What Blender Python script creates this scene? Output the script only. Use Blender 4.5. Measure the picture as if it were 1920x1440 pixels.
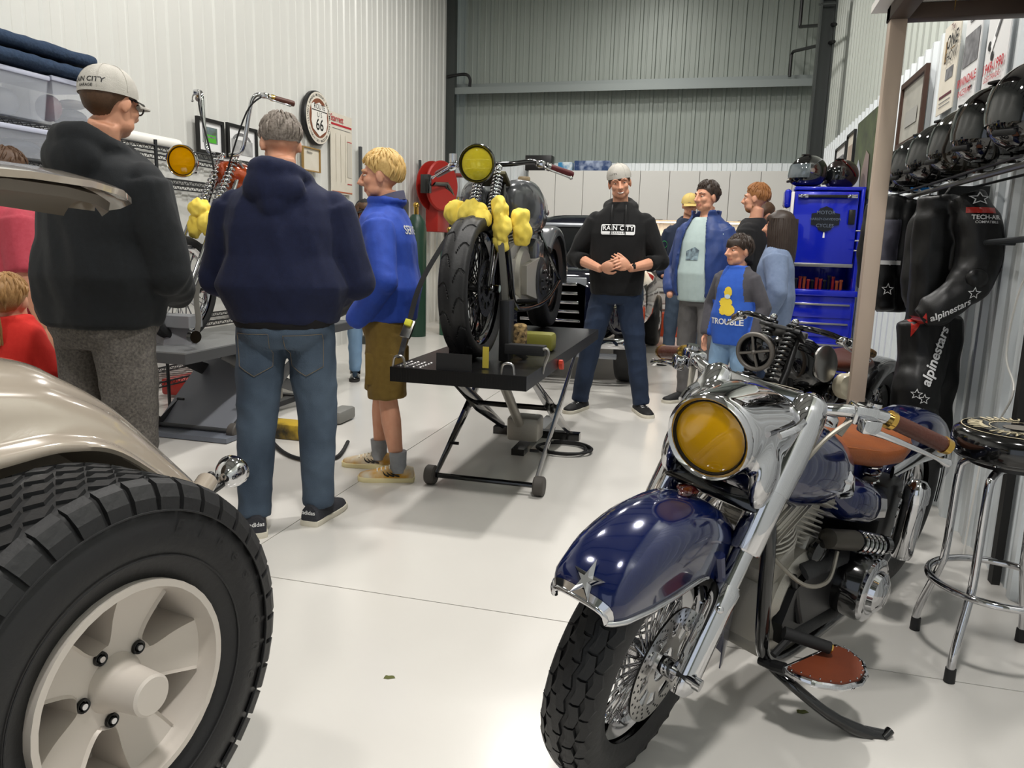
import bpy, bmesh, math, random
from mathutils import Vector as V, Matrix, noise, Euler
from mathutils.bvhtree import BVHTree
random.seed(7)
R = math.radians
PI = math.pi
for o in list(bpy.data.objects): bpy.data.objects.remove(o)
SC = bpy.context.scene
COL = SC.collection

# ---------------------------------------------------------------- camera
CAMZ = 1.2834
def setup_camera():
    pi, ro, ya = 0.181667, 0.0275115, 0.257282
    c, s = math.cos, math.sin
    fw = V((-s(ya)*c(pi), c(ya)*c(pi), -s(pi)))
    r = V((c(ya), s(ya), 0)); d = fw.cross(r)
    r2 = c(ro)*r - s(ro)*d; d2 = fw.cross(r2)
    m = Matrix(((r2.x, -d2.x, -fw.x, 0), (r2.y, -d2.y, -fw.y, 0), (r2.z, -d2.z, -fw.z, CAMZ), (0, 0, 0, 1)))
    cd = bpy.data.cameras.new('camera'); co = bpy.data.objects.new('camera', cd); COL.objects.link(co)
    co.matrix_world = m
    cd.sensor_width = 36; cd.lens = 1434.69/1920*36; cd.clip_start = 0.05; cd.clip_end = 100
    SC.camera = co
setup_camera()

# ---------------------------------------------------------------- world, exposure
W = bpy.data.worlds.new('world'); SC.world = W; W.use_nodes = True
W.node_tree.nodes['Background'].inputs[0].default_value = (0.80, 0.88, 1.0, 1)
W.node_tree.nodes['Background'].inputs[1].default_value = 1.0
vs = SC.view_settings
vs.view_transform = 'Standard'; vs.look = 'None'; vs.gamma = 1; vs.exposure = -0.12; vs.use_curve_mapping = False

# ---------------------------------------------------------------- helpers
def lin(h):
    if not isinstance(h, str): return tuple(h)[:3]
    h = h.lstrip('#'); o = []
    for i in (0, 2, 4):
        c = int(h[i:i+2], 16)/255
        o.append(c/12.92 if c <= .04045 else ((c+.055)/1.055)**2.4)
    return tuple(o)
MATS = {}
def mat(name, col, rough=.5, metal=0., noise_=None, bump=None, coat=0., emit=0., trans=0., ior=1.45, alpha=1., sheen=0., stretch=None):
    """noise_=(scale, second colour, contrast), bump=(scale, strength)"""
    if name in MATS: return MATS[name]
    m = bpy.data.materials.new(name); m.use_nodes = True
    nt = m.node_tree; b = nt.nodes['Principled BSDF']; L = nt.links
    c = lin(col)
    I = b.inputs
    I['Base Color'].default_value = (*c, 1); I['Roughness'].default_value = rough; I['Metallic'].default_value = metal
    I['Coat Weight'].default_value = coat; I['Coat Roughness'].default_value = .04 if name != 'epoxy_floor' else .12
    I['Transmission Weight'].default_value = trans; I['IOR'].default_value = ior; I['Alpha'].default_value = alpha
    if sheen: I['Sheen Weight'].default_value = sheen; I['Sheen Roughness'].default_value = .5
    if emit: I['Emission Color'].default_value = (*c, 1); I['Emission Strength'].default_value = emit
    if noise_ or bump:
        tc = nt.nodes.new('ShaderNodeTexCoord'); src = tc.outputs['Object']
        if stretch:
            mp = nt.nodes.new('ShaderNodeMapping'); mp.inputs['Scale'].default_value = stretch
            L.new(src, mp.inputs['Vector']); src = mp.outputs['Vector']
    if noise_:
        n = nt.nodes.new('ShaderNodeTexNoise'); n.inputs['Scale'].default_value = noise_[0]; n.inputs['Detail'].default_value = 4
        L.new(src, n.inputs['Vector'])
        r = nt.nodes.new('ShaderNodeValToRGB'); k = noise_[2] if len(noise_) > 2 else .2
        r.color_ramp.elements[0].position = .5-k; r.color_ramp.elements[1].position = .5+k
        r.color_ramp.elements[0].color = (*c, 1); r.color_ramp.elements[1].color = (*lin(noise_[1]), 1)
        L.new(n.outputs['Fac'], r.inputs['Fac']); L.new(r.outputs['Color'], I['Base Color'])
    if bump:
        n = nt.nodes.new('ShaderNodeTexNoise'); n.inputs['Scale'].default_value = bump[0]; n.inputs['Detail'].default_value = 3
        L.new(src, n.inputs['Vector'])
        bp = nt.nodes.new('ShaderNodeBump'); bp.inputs['Strength'].default_value = bump[1]; bp.inputs['Distance'].default_value = .01
        L.new(n.outputs['Fac'], bp.inputs['Height']); L.new(bp.outputs['Normal'], I['Normal'])
    MATS[name] = m
    return m

class B:
    """collects simple shapes into one mesh"""
    def __init__(s, m=None): s.v = []; s.f = []; s.m = m or Matrix()
    def add(s, vs, fs):
        o = len(s.v); s.v += [s.m @ V(p) for p in vs]; s.f += [tuple(i+o for i in f) for f in fs]; return s
    def box(s, c, sz, rot=None, bev=0.):
        x, y, z = sz[0]/2, sz[1]/2, sz[2]/2; c = V(c); rot = rot or Matrix.Identity(3)
        if bev <= 0:
            vs = [(a, b, d) for a in (-x, x) for b in (-y, y) for d in (-z, z)]
            fs = [(0, 1, 3, 2), (4, 6, 7, 5), (0, 4, 5, 1), (2, 3, 7, 6), (0, 2, 6, 4), (1, 5, 7, 3)]
        else:
            bm = bmesh.new(); bmesh.ops.create_cube(bm, size=1)
            for v in bm.verts: v.co = V((v.co.x*2*x, v.co.y*2*y, v.co.z*2*z))
            bmesh.ops.bevel(bm, geom=bm.edges[:], offset=bev, segments=2, affect='EDGES', profile=.5)
            bm.verts.index_update(); vs = [v.co.copy() for v in bm.verts]; fs = [tuple(v.index for v in f.verts) for f in bm.faces]; bm.free()
        return s.add([rot @ V(p) + c for p in vs], fs)
    def loft(s, rings, cap=True, closed=True):
        n = len(rings[0]); vs = [p for r in rings for p in r]; fs = []
        for i in range(len(rings)-1):
            for j in range(n if closed else n-1):
                k = (j+1) % n; fs.append((i*n+j, i*n+k, (i+1)*n+k, (i+1)*n+j))
        if cap and closed: fs += [tuple(range(n))[::-1], tuple((len(rings)-1)*n+j for j in range(n))]
        return s.add(vs, fs)
    def tube(s, pts, r, n=8, closed=False, cap=True, sq=None):
        pts = [V(p) for p in pts]; m = len(pts); rs = r if isinstance(r, (list, tuple)) else [r]*m
        if len(rs) != m: rs = [rs[round(i*(len(rs)-1)/max(1, m-1))] for i in range(m)]
        rings = []; up = None
        for i, p in enumerate(pts):
            a = pts[(i-1) % m] if (closed or i) else p; b = pts[(i+1) % m] if (closed or i < m-1) else p
            t = (b-a); t = t.normalized() if t.length > 1e-9 else V((0, 0, 1))
            if up is None:
                up = t.orthogonal().normalized() if sq is None else (V(sq)-t*t.dot(V(sq))).normalized()
            u = (up - t*up.dot(t)); u = u.normalized() if u.length > 1e-6 else t.orthogonal().normalized()
            up = u; w = t.cross(u); rr = rs[i]
            rx, ry = rr if isinstance(rr, (list, tuple)) else (rr, rr)
            rings.append([p + u*(rx*math.cos(2*PI*j/n)) + w*(ry*math.sin(2*PI*j/n)) for j in range(n)])
        if closed: rings.append(rings[0]); return s.loft(rings, cap=False)
        return s.loft(rings, cap)
    def cyl(s, a, b, r, r2=None, n=16, cap=True): return s.tube([a, b], [r, r if r2 is None else r2], n, cap=cap)
    def lathe(s, prof, o=(0, 0, 0), ax=(0, 0, 1), n=24, close=False, cap=False):
        o = V(o); ax = V(ax).normalized(); u = ax.orthogonal().normalized(); w = ax.cross(u)
        if abs(ax.y) > .99: u = V((1, 0, 0)); w = ax.cross(u)
        rings = [[o + ax*h + u*(r*math.cos(2*PI*j/n)) + w*(r*math.sin(2*PI*j/n)) for j in range(n)] for r, h in prof]
        if close: rings.append(rings[0])
        return s.loft(rings, cap=cap)
    def sph(s, c, r, nu=14, nv=9, rot=None):
        c = V(c); r = r if isinstance(r, (list, tuple)) else (r, r, r); rot = rot or Matrix.Identity(3)
        vs = [c + rot @ V((0, 0, r[2]))]; fs = []
        for i in range(1, nv):
            th = PI*i/nv
            for j in range(nu):
                ph = 2*PI*j/nu; vs.append(c + rot @ V((r[0]*math.sin(th)*math.cos(ph), r[1]*math.sin(th)*math.sin(ph), r[2]*math.cos(th))))
        vs.append(c - rot @ V((0, 0, r[2]))); e = len(vs)-1
        for j in range(nu):
            k = (j+1) % nu; fs.append((0, 1+j, 1+k)); fs.append((e, 1+(nv-2)*nu+k, 1+(nv-2)*nu+j))
            for i in range(nv-2): fs.append((1+i*nu+j, 1+(i+1)*nu+j, 1+(i+1)*nu+k, 1+i*nu+k))
        return s.add(vs, fs)
    def prism(s, out, o=(0, 0, 0), u=(1, 0, 0), v=(0, 1, 0), d=.01, tap=1.):
        o, u, v = V(o), V(u).normalized(), V(v).normalized(); w = u.cross(v); n = len(out)
        cx = sum(p[0] for p in out)/n; cy = sum(p[1] for p in out)/n
        a = [o+u*x+v*y for x, y in out]; b = [o+u*(cx+(x-cx)*tap)+v*(cy+(y-cy)*tap)+w*d for x, y in out]
        fs = [tuple(range(n))[::-1], tuple(range(n, 2*n))] + [(j, (j+1) % n, n+(j+1) % n, n+j) for j in range(n)]
        return s.add(a+b, fs)
    def grid(s, rows):
        return s.loft(rows, cap=False, closed=False)
    def torus(s, c, ax, Rr, r, n=28, m=8):
        ax = V(ax).normalized(); u = ax.orthogonal().normalized(); w = ax.cross(u); c = V(c)
        return s.tube([c+u*(Rr*math.cos(2*PI*i/n))+w*(Rr*math.sin(2*PI*i/n)) for i in range(n)], r, m, closed=True)
    def mesh(s, name):
        me = bpy.data.meshes.new(name); me.from_pydata([tuple(p) for p in s.v], [], s.f); me.update(); return me
    def obj(s, name, m, parent=None, smooth=35, fix=True):
        me = s.mesh(name)
        if fix:
            bm = bmesh.new(); bm.from_mesh(me); bmesh.ops.recalc_face_normals(bm, faces=bm.faces[:]); bm.to_mesh(me); bm.free()
        return link(me, name, m, parent, smooth)

def link(me, name, m, parent=None, smooth=35):
    if m and not me.materials: me.materials.append(m)
    if smooth and len(me.polygons):
        me.polygons.foreach_set('use_smooth', [True]*len(me.polygons))
        me.set_sharp_from_angle(angle=R(smooth))
    o = bpy.data.objects.new(name, me); COL.objects.link(o)
    if parent: o.parent = parent
    return o
def tag(o, label, cat=None, group=None, kind=None):
    if label: o['label'] = label
    if cat: o['category'] = cat
    if group: o['group'] = group
    if kind: o['kind'] = kind
    return o
def thing(name, label, cat, loc=(0, 0, 0), rz=0., group=None, m=None):
    o = bpy.data.objects.new(name, None); COL.objects.link(o); o.empty_display_size = .1
    if m is not None: o.matrix_world = m
    else: o.location = loc; o.rotation_euler = (0, 0, rz)
    return tag(o, label, cat, group)
def struct(o): o['kind'] = 'structure'; return o
def spline(pts, k=6, closed=False):
    pts = [V(p) for p in pts]; n = len(pts); out = []
    for i in range(n if closed else n-1):
        p0 = pts[(i-1) % n] if (closed or i) else pts[0]; p1 = pts[i]; p2 = pts[(i+1) % n]
        p3 = pts[(i+2) % n] if (closed or i < n-2) else pts[-1]
        for j in range(k):
            t = j/k
            out.append(.5*((2*p1)+(p2-p0)*t+(2*p0-5*p1+4*p2-p3)*t*t+(3*p1-p0-3*p2+p3)*t**3))
    if not closed: out.append(pts[-1])
    return out
def spl1(xs, ys, x):
    """piecewise linear-smooth lookup"""
    if x <= xs[0]: return ys[0]
    for i in range(len(xs)-1):
        if x <= xs[i+1]:
            t = (x-xs[i])/(xs[i+1]-xs[i]); t = t*t*(3-2*t); return ys[i]+(ys[i+1]-ys[i])*t
    return ys[-1]
def ring(c, rx, ry, n=20, p=2.3, u=(1, 0, 0), v=(0, 1, 0)):
    c, u, v = V(c), V(u), V(v); o = []
    for j in range(n):
        a = 2*PI*j/n; ca, sa = math.cos(a), math.sin(a)
        o.append(c + u*(rx*abs(ca)**(2/p)*(1 if ca >= 0 else -1)) + v*(ry*abs(sa)**(2/p)*(1 if sa >= 0 else -1)))
    return o
def union(b, voxel, smooth=4, wrinkle=None, fac=.5):
    """overlapping shapes -> one continuous surface mesh"""
    me = b.mesh('tmp')
    bm = bmesh.new(); bm.from_mesh(me); bmesh.ops.recalc_face_normals(bm, faces=bm.faces[:]); bm.to_mesh(me); bm.free()
    o = bpy.data.objects.new('tmp', me); COL.objects.link(o)
    r = o.modifiers.new('r', 'REMESH'); r.mode = 'VOXEL'; r.voxel_size = voxel
    if smooth:
        s = o.modifiers.new('s', 'SMOOTH'); s.iterations = smooth; s.factor = fac
    dg = bpy.context.evaluated_depsgraph_get()
    out = bpy.data.meshes.new_from_object(o.evaluated_get(dg)); out.name = 'surface'
    bpy.data.objects.remove(o); bpy.data.meshes.remove(me); out.materials.clear()
    if wrinkle:
        n = len(out.vertices); co = [0.]*(3*n); no = [0.]*(3*n)
        out.vertices.foreach_get('co', co); out.vertices.foreach_get('normal', no)
        for i in range(n):
            d = wrinkle(V(co[3*i:3*i+3]), V(no[3*i:3*i+3]))
            for k in range(3): co[3*i+k] += no[3*i+k]*d
        out.vertices.foreach_set('co', co); out.update()
    return out
def paint(me, mats, fn):
    """material slot per face by its centre"""
    for m in mats: me.materials.append(m)
    idx = [fn(p.center, p.normal) for p in me.polygons]
    me.polygons.foreach_set('material_index', idx)
TXT = {}
def text_mesh(s, bold=0., shear=0., space=1.):
    k = (s, bold, shear, space)
    if k not in TXT:
        cu = bpy.data.curves.new('t', 'FONT'); cu.body = s; cu.align_x = 'CENTER'; cu.align_y = 'CENTER'; cu.offset = bold; cu.shear = shear; cu.space_character = space
        cu.resolution_u = 3
        o = bpy.data.objects.new('t', cu); COL.objects.link(o)
        me = bpy.data.meshes.new_from_object(o.evaluated_get(bpy.context.evaluated_depsgraph_get()))
        TXT[k] = ([v.co.copy() for v in me.vertices], [tuple(p.vertices) for p in me.polygons])
        bpy.data.objects.remove(o); bpy.data.meshes.remove(me)
    return TXT[k]
def decal(vs2, fs, m, parent, o, u, v, name='lettering', target=None, off=.002, sub=0.):
    """flat print laid on a surface: 2-D points -> o + x u + y v, pressed onto target mesh along -n"""
    o, u, v = V(o), V(u), V(v); n = u.cross(v).normalized()
    vs = [V((p[0], p[1], 0)) for p in vs2]
    if sub:
        bm = bmesh.new(); bv = [bm.verts.new(p) for p in vs]
        for f in fs:
            try: bm.faces.new([bv[i] for i in f])
            except ValueError: pass
        bmesh.ops.triangulate(bm, faces=bm.faces[:])
        for _ in range(5):
            le = [e for e in bm.edges if e.calc_length() > sub]
            if not le: break
            bmesh.ops.subdivide_edges(bm, edges=le, cuts=1); bmesh.ops.triangulate(bm, faces=bm.faces[:])
        bm.verts.index_update(); vs = [x.co.copy() for x in bm.verts]; fs = [tuple(x.index for x in f.verts) for f in bm.faces]; bm.free()
    P3 = [o+u*p.x+v*p.y for p in vs]
    if target is not None:
        bvh = target if isinstance(target, BVHTree) else BVHTree.FromPolygons([x.co.copy() for x in target.vertices], [tuple(p.vertices) for p in target.polygons])
        Q = []; bad = set()
        for i, p in enumerate(P3):
            h = bvh.ray_cast(p+n*.25, -n, 1.2)
            if h[0] is None: bad.add(i); Q.append(p)
            else: Q.append(h[0]+n*off)
        P3 = Q
        if bad: fs = [f for f in fs if not bad.intersection(f)]
    else: P3 = [p+n*off for p in P3]
    b = B(); b.add(P3, fs)
    return b.obj(name, m, parent, smooth=0, fix=False)
def lettering(s, m, parent, o, u, v, size, target=None, bold=0., shear=0., off=.002, space=1., sub=0., name='lettering'):
    a, f = text_mesh(s, bold, shear, space); u, v = V(u).normalized()*size, V(v).normalized()*size
    return decal(a, f, m, parent, o, u, v, name, target, off, sub/size if sub else 0.)

# ---------------------------------------------------------------- shared materials
CHROME = mat('chrome', '#c4c4c6', .05, 1.)
STEEL = mat('brushed_steel', '#a8a6a2', .32, 1.)
GOLD = mat('brass', '#c9a353', .22, 1.)
RUBBER = mat('rubber', '#1b1b1c', .55, 0, bump=(60, .15))
BLACK = mat('black_gloss', '#0b0b0c', .12, 0, coat=.6)
BLACKM = mat('black_satin', '#111112', .38)
BLACKR = mat('black_rough', '#161617', .7)
WHITE = mat('white_paint', '#e6e4de', .45)
ALU = mat('cast_aluminium', '#a9a59c', .42, .55, bump=(180, .12))
NAVY = mat('navy_lacquer', '#0a1744', .12, .2, coat=.8)
LEATHER = mat('tan_leather', '#8a4a20', .45, 0, noise_=(14, '#6f3a1a', .3), bump=(220, .12))
BROWNL = mat('brown_leather', '#4a2418', .4, 0, bump=(150, .2))
SKIN = mat('skin', '#d9a184', .5, 0, noise_=(25, '#cf9274', .35))
INK = mat('black_print', '#141414', .6)
WPRINT = mat('white_print', '#e8e8e8', .6)
RED = mat('red_paint', '#b3261c', .35, 0, coat=.3)
REDP = mat('red_print', '#b22530', .6)
YELLOW = mat('yellow_cloth', '#f0dc6a', .85, 0, noise_=(12, '#e6c948', .3), bump=(200, .12))
# ---------------------------------------------------------------- room shell
XL, XR, YB, YF, HC = -4.42, 1.157, 12.3, -5.0, 5.9
LINER = 2.55
FLOORM = mat('epoxy_floor', '#d6d3cd', .24, 0, noise_=(1.1, '#cdcac4', .3), bump=(2.2, .05), coat=.12)
JOINT = mat('joint_filler', '#4a4844', .9)
LSHEET = mat('white_wall_sheet', '#d9d9d4', .42, .1)
GSHEET = mat('grey_wall_sheet', '#8b928b', .45, .1)
WSHEET = mat('liner_sheet', '#dfe4e6', .38, .1)
DARKST = mat('dark_grey_steel', '#3c403e', .5, .2)
floor = struct(B().box(((XL+XR)/2, (YF+YB)/2, -.07), (XR-XL+.6, YB-YF+.6, .08)).obj('floor', JOINT))
XS = [XL-.3, -1.79, XR+.3]; YS = [YF-.3, -2.5, 2.43, 7.36, YB+.3]
for i in range(2):
    for j in range(4):
        b = B(); g = .0025
        b.box(((XS[i]+XS[i+1])/2, (YS[j]+YS[j+1])/2, -.015), (XS[i+1]-XS[i]-2*g, YS[j+1]-YS[j]-2*g, .03))
        b.obj('floor_slab', FLOORM, floor, 0)
def sheet_mesh(name, h, per=.215, n=4, dp=.024, lap=0.):
    b = B(); pr = []
    for k in range(n):
        x = k*per; pr += [(x, 0), (x+per*.34, 0), (x+per*.37, .005), (x+per*.43, .005), (x+per*.46, 0), (x+per*.70, 0), (x+per*.76, dp), (x+per*.94, dp)]
    pr.append((n*per, 0))
    b.grid([[V((x, y, 0)) for x, y in pr], [V((x, y, h)) for x, y in pr]])
    return b.mesh(name)
def sheet_wall(name, o, u, length, z0, z1, m, parent=None, per=.215, dp=.024):
    """row of ribbed sheets; u = direction along the wall, ribs towards u x -z"""
    u = V(u); w = V((-u.y, u.x, 0)); me = sheet_mesh(name, z1-z0, per, 4, dp); me.materials.append(m)
    if parent is None:
        b = B(); c = V(o)+u*(length/2)-w*.06; sz = (abs(u.x)*length+abs(w.x)*.06, abs(u.y)*length+abs(w.y)*.06, z1-z0)
        parent = struct(b.box((c.x, c.y, (z0+z1)/2), sz).obj(name, m, None, 0))
    k = 0
    while k*4*per < length:
        s = bpy.data.objects.new('wall_sheet', me); COL.objects.link(s); s.parent = parent
        s.matrix_world = Matrix.Translation(V(o)+u*(k*4*per)+V((0, 0, z0))) @ Matrix(((u.x, w.x, 0), (u.y, w.y, 0), (0, 0, 1))).to_4x4()
        k += 1
    return parent
wall_left = sheet_wall('wall_left', (XL, YB, 0), (0, -1, 0), YB-YF, 0, HC, LSHEET, None, .305, .014)
wall_right = sheet_wall('wall_right', (XR+.2, YF, 0), (0, 1, 0), YB-YF+.2, LINER-.1, HC, mat('pale_grey_sheet', '#b9beb6', .45, .1))
sheet_wall('wall_right_liner', (XR+.024, YF, 0), (0, 1, 0), YB-YF, 0, LINER, WSHEET, wall_right, .19)
wall_back = sheet_wall('wall_back', (XR+.2, YB+.2, 0), (-1, 0, 0), XR-XL+.4, LINER-.1, HC, GSHEET)
sheet_wall('wall_back_liner', (XR, YB, 0), (-1, 0, 0), XR-XL, 0, LINER, WSHEET, wall_back)
ceiling = struct(B().box(((XL+XR)/2, (YF+YB)/2, HC+.05), (XR-XL+.8, YB-YF+.8, .1)).obj('ceiling', mat('ceiling_white', '#b4b4b0', .8), None, 0))
for i in range(11): B().box(((XL+XR)/2, YF+.6+1.6*i, HC-.11), (XR-XL+.3, .07, .2)).obj('added_purlin', DARKST, ceiling, 0)  # unseen dark beams added to put lines into the reflections
b = B(); b.box(((XL+XR)/2, YF, 4.9), (XR-XL+.6, .1, 2.1)); b.box((XL+.35, YF, 1.95), (1.1, .1, 3.9)); b.box((XR-.45, YF, 1.95), (1.5, .1, 3.9))
struct(b.obj('wall_front', GSHEET, None, 0))  # unseen front wall with an opening, added to vary the chrome reflections
b = B(); b.box(((XL+XR)/2, YB-.02, 3.70), (XR-XL-.1, .2, .012)); b.box(((XL+XR)/2, YB-.115, 3.655), (XR-XL-.1, .012, .10)); b.box(((XL+XR)/2, YB+.075, 3.745), (XR-XL-.1, .012, .10))
struct(b.obj('trim_1', mat('girt_grey', '#7f8684', .45, .3), None, 0))
# rigid frame column with haunch at the right, corner column at the left
b = B()
for x, w in ((.98, .02), (1.15, .02)): b.box((x, 10.72, 2.2), (w, .22, 4.4))
b.box((1.065, 10.72, 2.2), (.16, .02, 4.4))
b.box((1.05, 10.62, 4.25), (.22, .02, .02))
col = struct(b.obj('trim_2', DARKST, None, 0))
b = B(); hx = [V((.98, 10.72, 4.30)), V((.98, 8.3, 5.9))]
b.loft([[p+V((0, 0, 0)), p+V((.18, 0, 0)), p+V((.18, 0, .42)), p+V((0, 0, .42))] for p in hx]); b.obj('rafter_haunch', DARKST, col, 0)
struct(B().box((XL+.07, YB-.1, HC/2), (.14, .12, HC)).obj('trim_3', DARKST, None, 0))
b = B(); b.box((XR-.005, 3.28, 1.275), (.03, .045, LINER)); struct(b.obj('trim_4', mat('black_rubber_trim', '#1c1b1a', .6), None, 0))
PIPE = mat('black_iron_pipe', '#151515', .45)
t = thing('gas_pipe', 'thin black iron pipe running down back wall beside the dark column', 'pipe', (0, 0, 0))
b = B(); b.tube([(.86, YB-.05, 5.8), (.86, YB-.05, 4.42)], .022); b.tube([(.86, YB-.05, 4.42), (1.15, 10.57, 4.0)], .022); b.obj('upper_run', PIPE, t)
b = B(); b.tube([(.78, YB-.05, 3.75), (.78, YB-.05, 4.05), (.8, YB-.1, 4.08), (1.15, 10.56, 3.80)], .022); b.obj('lower_run', PIPE, t)
b = B(); b.tube(spline([(XL+.03, YB-.18, 3.86), (XL+.3, YB-.13, 3.9), (XL+.38, YB-.1, 3.84), (XL+.38, YB-.1, 3.72)]), .024)
tag(b.obj('pipe_elbow', PIPE), 'black pipe elbow above the left end of the wall beam', 'pipe')

# ---------------------------------------------------------------- ceiling lamps
LAMPM = mat('lamp_lens', '#fff4e4', .4, emit=9.)
def high_bay(x, y, power, n, size=.45, z=5.35):
    t = thing('high_bay_light', n, 'lamp', (x, y, z), group='ceiling lamps of the workshop')
    b = B(); b.lathe([(0, .22), (.1, .22), (.14, .16), (.26, .05), (.27, 0), (.25, 0), (.24, .03), (0, .04)], n=24); b.obj('housing', BLACKM, t)
    b = B(); b.lathe([(0, .012), (.22, .012), (.24, .02)], n=24); b.obj('lens', LAMPM, t)
    b = B(); b.cyl((0, 0, .2), (0, 0, HC-z), .008, n=6); b.obj('hanger', BLACKM, t)
    l = bpy.data.lights.new('lamp_light', 'AREA'); l.shape = 'DISK'; l.size = size; l.energy = power; l.color = (1, .972, .935)
    lo = bpy.data.objects.new('lamp_light', l); COL.objects.link(lo); lo.parent = t; lo.location = (0, 0, -.02)
high_bay(-1.9, 4.1, 100, 'round high bay lamp hanging above the black lift table')
high_bay(-2.6, .5, 44, 'round high bay lamp hanging above the parked cars')
high_bay(.15, .2, 165, 'round high bay lamp hanging nearest the open door')
high_bay(-1.9, 8.3, 115, 'round high bay lamp hanging above the dark classic car')
high_bay(.25, 4.6, 150, 'round high bay lamp hanging near the racing suits', .3)
high_bay(-1.2, 10.2, 60, 'added fill lamp hanging nearest the white cabinets')  # extra lamp added to brighten the cabinets and back wall
# ---------------------------------------------------------------- people
EYEW = mat('eye_white', '#e9e4dc', .3); IRIS = mat('iris', '#2c2320', .25); LIPS = mat('lips', '#b8735f', .5)
BEARD = mat('stubble', '#a87a58', .6, 0, noise_=(90, '#7d5a40', .3))
TEETH = mat('teeth', '#eeeae0', .3)
def cloth(name, c, c2=None, rough=.9, n=60): return mat(name, c, rough, 0, noise_=(n, c2 or c, .25) if c2 else None, bump=(260, .10), sheen=.04)
DENIM = mat('blue_denim', '#2b3848', .85, 0, noise_=(4, '#566678', .24), bump=(300, .25))
DENIMD = mat('dark_denim', '#182438', .85, 0, noise_=(5, '#24344e', .25), bump=(300, .25))
DENIML = mat('light_denim', '#6f8fb0', .85, 0, noise_=(5, '#86a3bf', .25), bump=(300, .25))
GREYJ = mat('grey_denim', '#5c5a59', .85, 0, noise_=(6, '#747170', .25), bump=(300, .25))

def folds(amp=.008, sc=7., vz=.45, seed=0.):
    """cloth folds: anisotropic noise ridges"""
    def f(p, n):
        q = V((p.x*sc+seed, p.y*sc-seed, p.z*sc*vz+seed*.7))
        a = noise.noise(q); b = noise.noise(V((p.x*sc*2.1-seed, p.y*sc*2.1, p.z*sc*1.3+p.x*9)))
        return amp*((1-abs(a)*2.2)*.7+b*.5)
    return f

def head_parts(b, X, ear=True):
    """X: 4x4 head matrix (origin: head centre, +y = face)"""
    o = b.m; b.m = X
    b.sph((0, -.014, .026), (.077, .096, .090), 20, 14); b.sph((0, .018, -.030), (.063, .076, .083), 18, 12)
    b.sph((0, .050, -.084), (.036, .036, .030)); b.sph((-.034, .030, -.070), (.030, .042, .032)); b.sph((.034, .030, -.070), (.030, .042, .032))
    b.tube([(0, .090, .018), (0, .106, -.008), (0, .120, -.029), (0, .100, -.040)], [.009, .011, .0145, .010], 8)
    b.sph((-.012, .096, -.033), .010, 8, 6); b.sph((.012, .096, -.033), .010, 8, 6)
    for s in (-1, 1):
        b.sph((s*.036, .062, -.022), (.026, .027, .026)); b.tube([(s*.012, .088, .024), (s*.034, .084, .029), (s*.055, .066, .022)], [.009, .011, .008], 6)
        if ear: b.sph((s*.078, -.004, -.012), (.009, .020, .032), 10, 8, Euler((R(-12), 0, R(s*-14))).to_matrix())
    b.tube([(-.022, .080, -.061), (0, .090, -.060), (.022, .080, -.061)], [.006, .009, .006], 6)
    b.tube([(-.018, .082, -.070), (0, .090, -.071), (.018, .082, -.070)], [.006, .009, .006], 6)
    b.m = o
def face_bits(root, X, browm, smile=False):
    for s in (-1, 1):
        e = B(X); e.sph((s*.032, .0775, .005), (.0135, .0110, .0056), 12, 8); eo = e.obj('eye', EYEW, root)
        e = B(X); e.sph((s*.032, .0862, .005), (.0056, .0034, .0052), 10, 6); e.obj('iris', IRIS, eo)
        e = B(X); e.tube([(s*.017, .0845, .0075), (s*.032, .0900, .0115), (s*.047, .0800, .0075)], [.0018, .0030, .0018], 6); e.obj('eyelid', SKIN, root)
        e = B(X); e.tube([(s*.014, .094, .024), (s*.034, .091, .031), (s*.056, .071, .024)], [.0028, .0040, .0022], 6); e.obj('eyebrow', browm, root)
    if smile:
        e = B(X); e.tube([(-.022, .084, -.0615), (-.011, .0925, -.0655), (0, .0955, -.0665), (.011, .0925, -.0655), (.022, .084, -.0615)], [.002, .0045, .0055, .0045, .002], 6); e.obj('teeth', TEETH, root)
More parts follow.
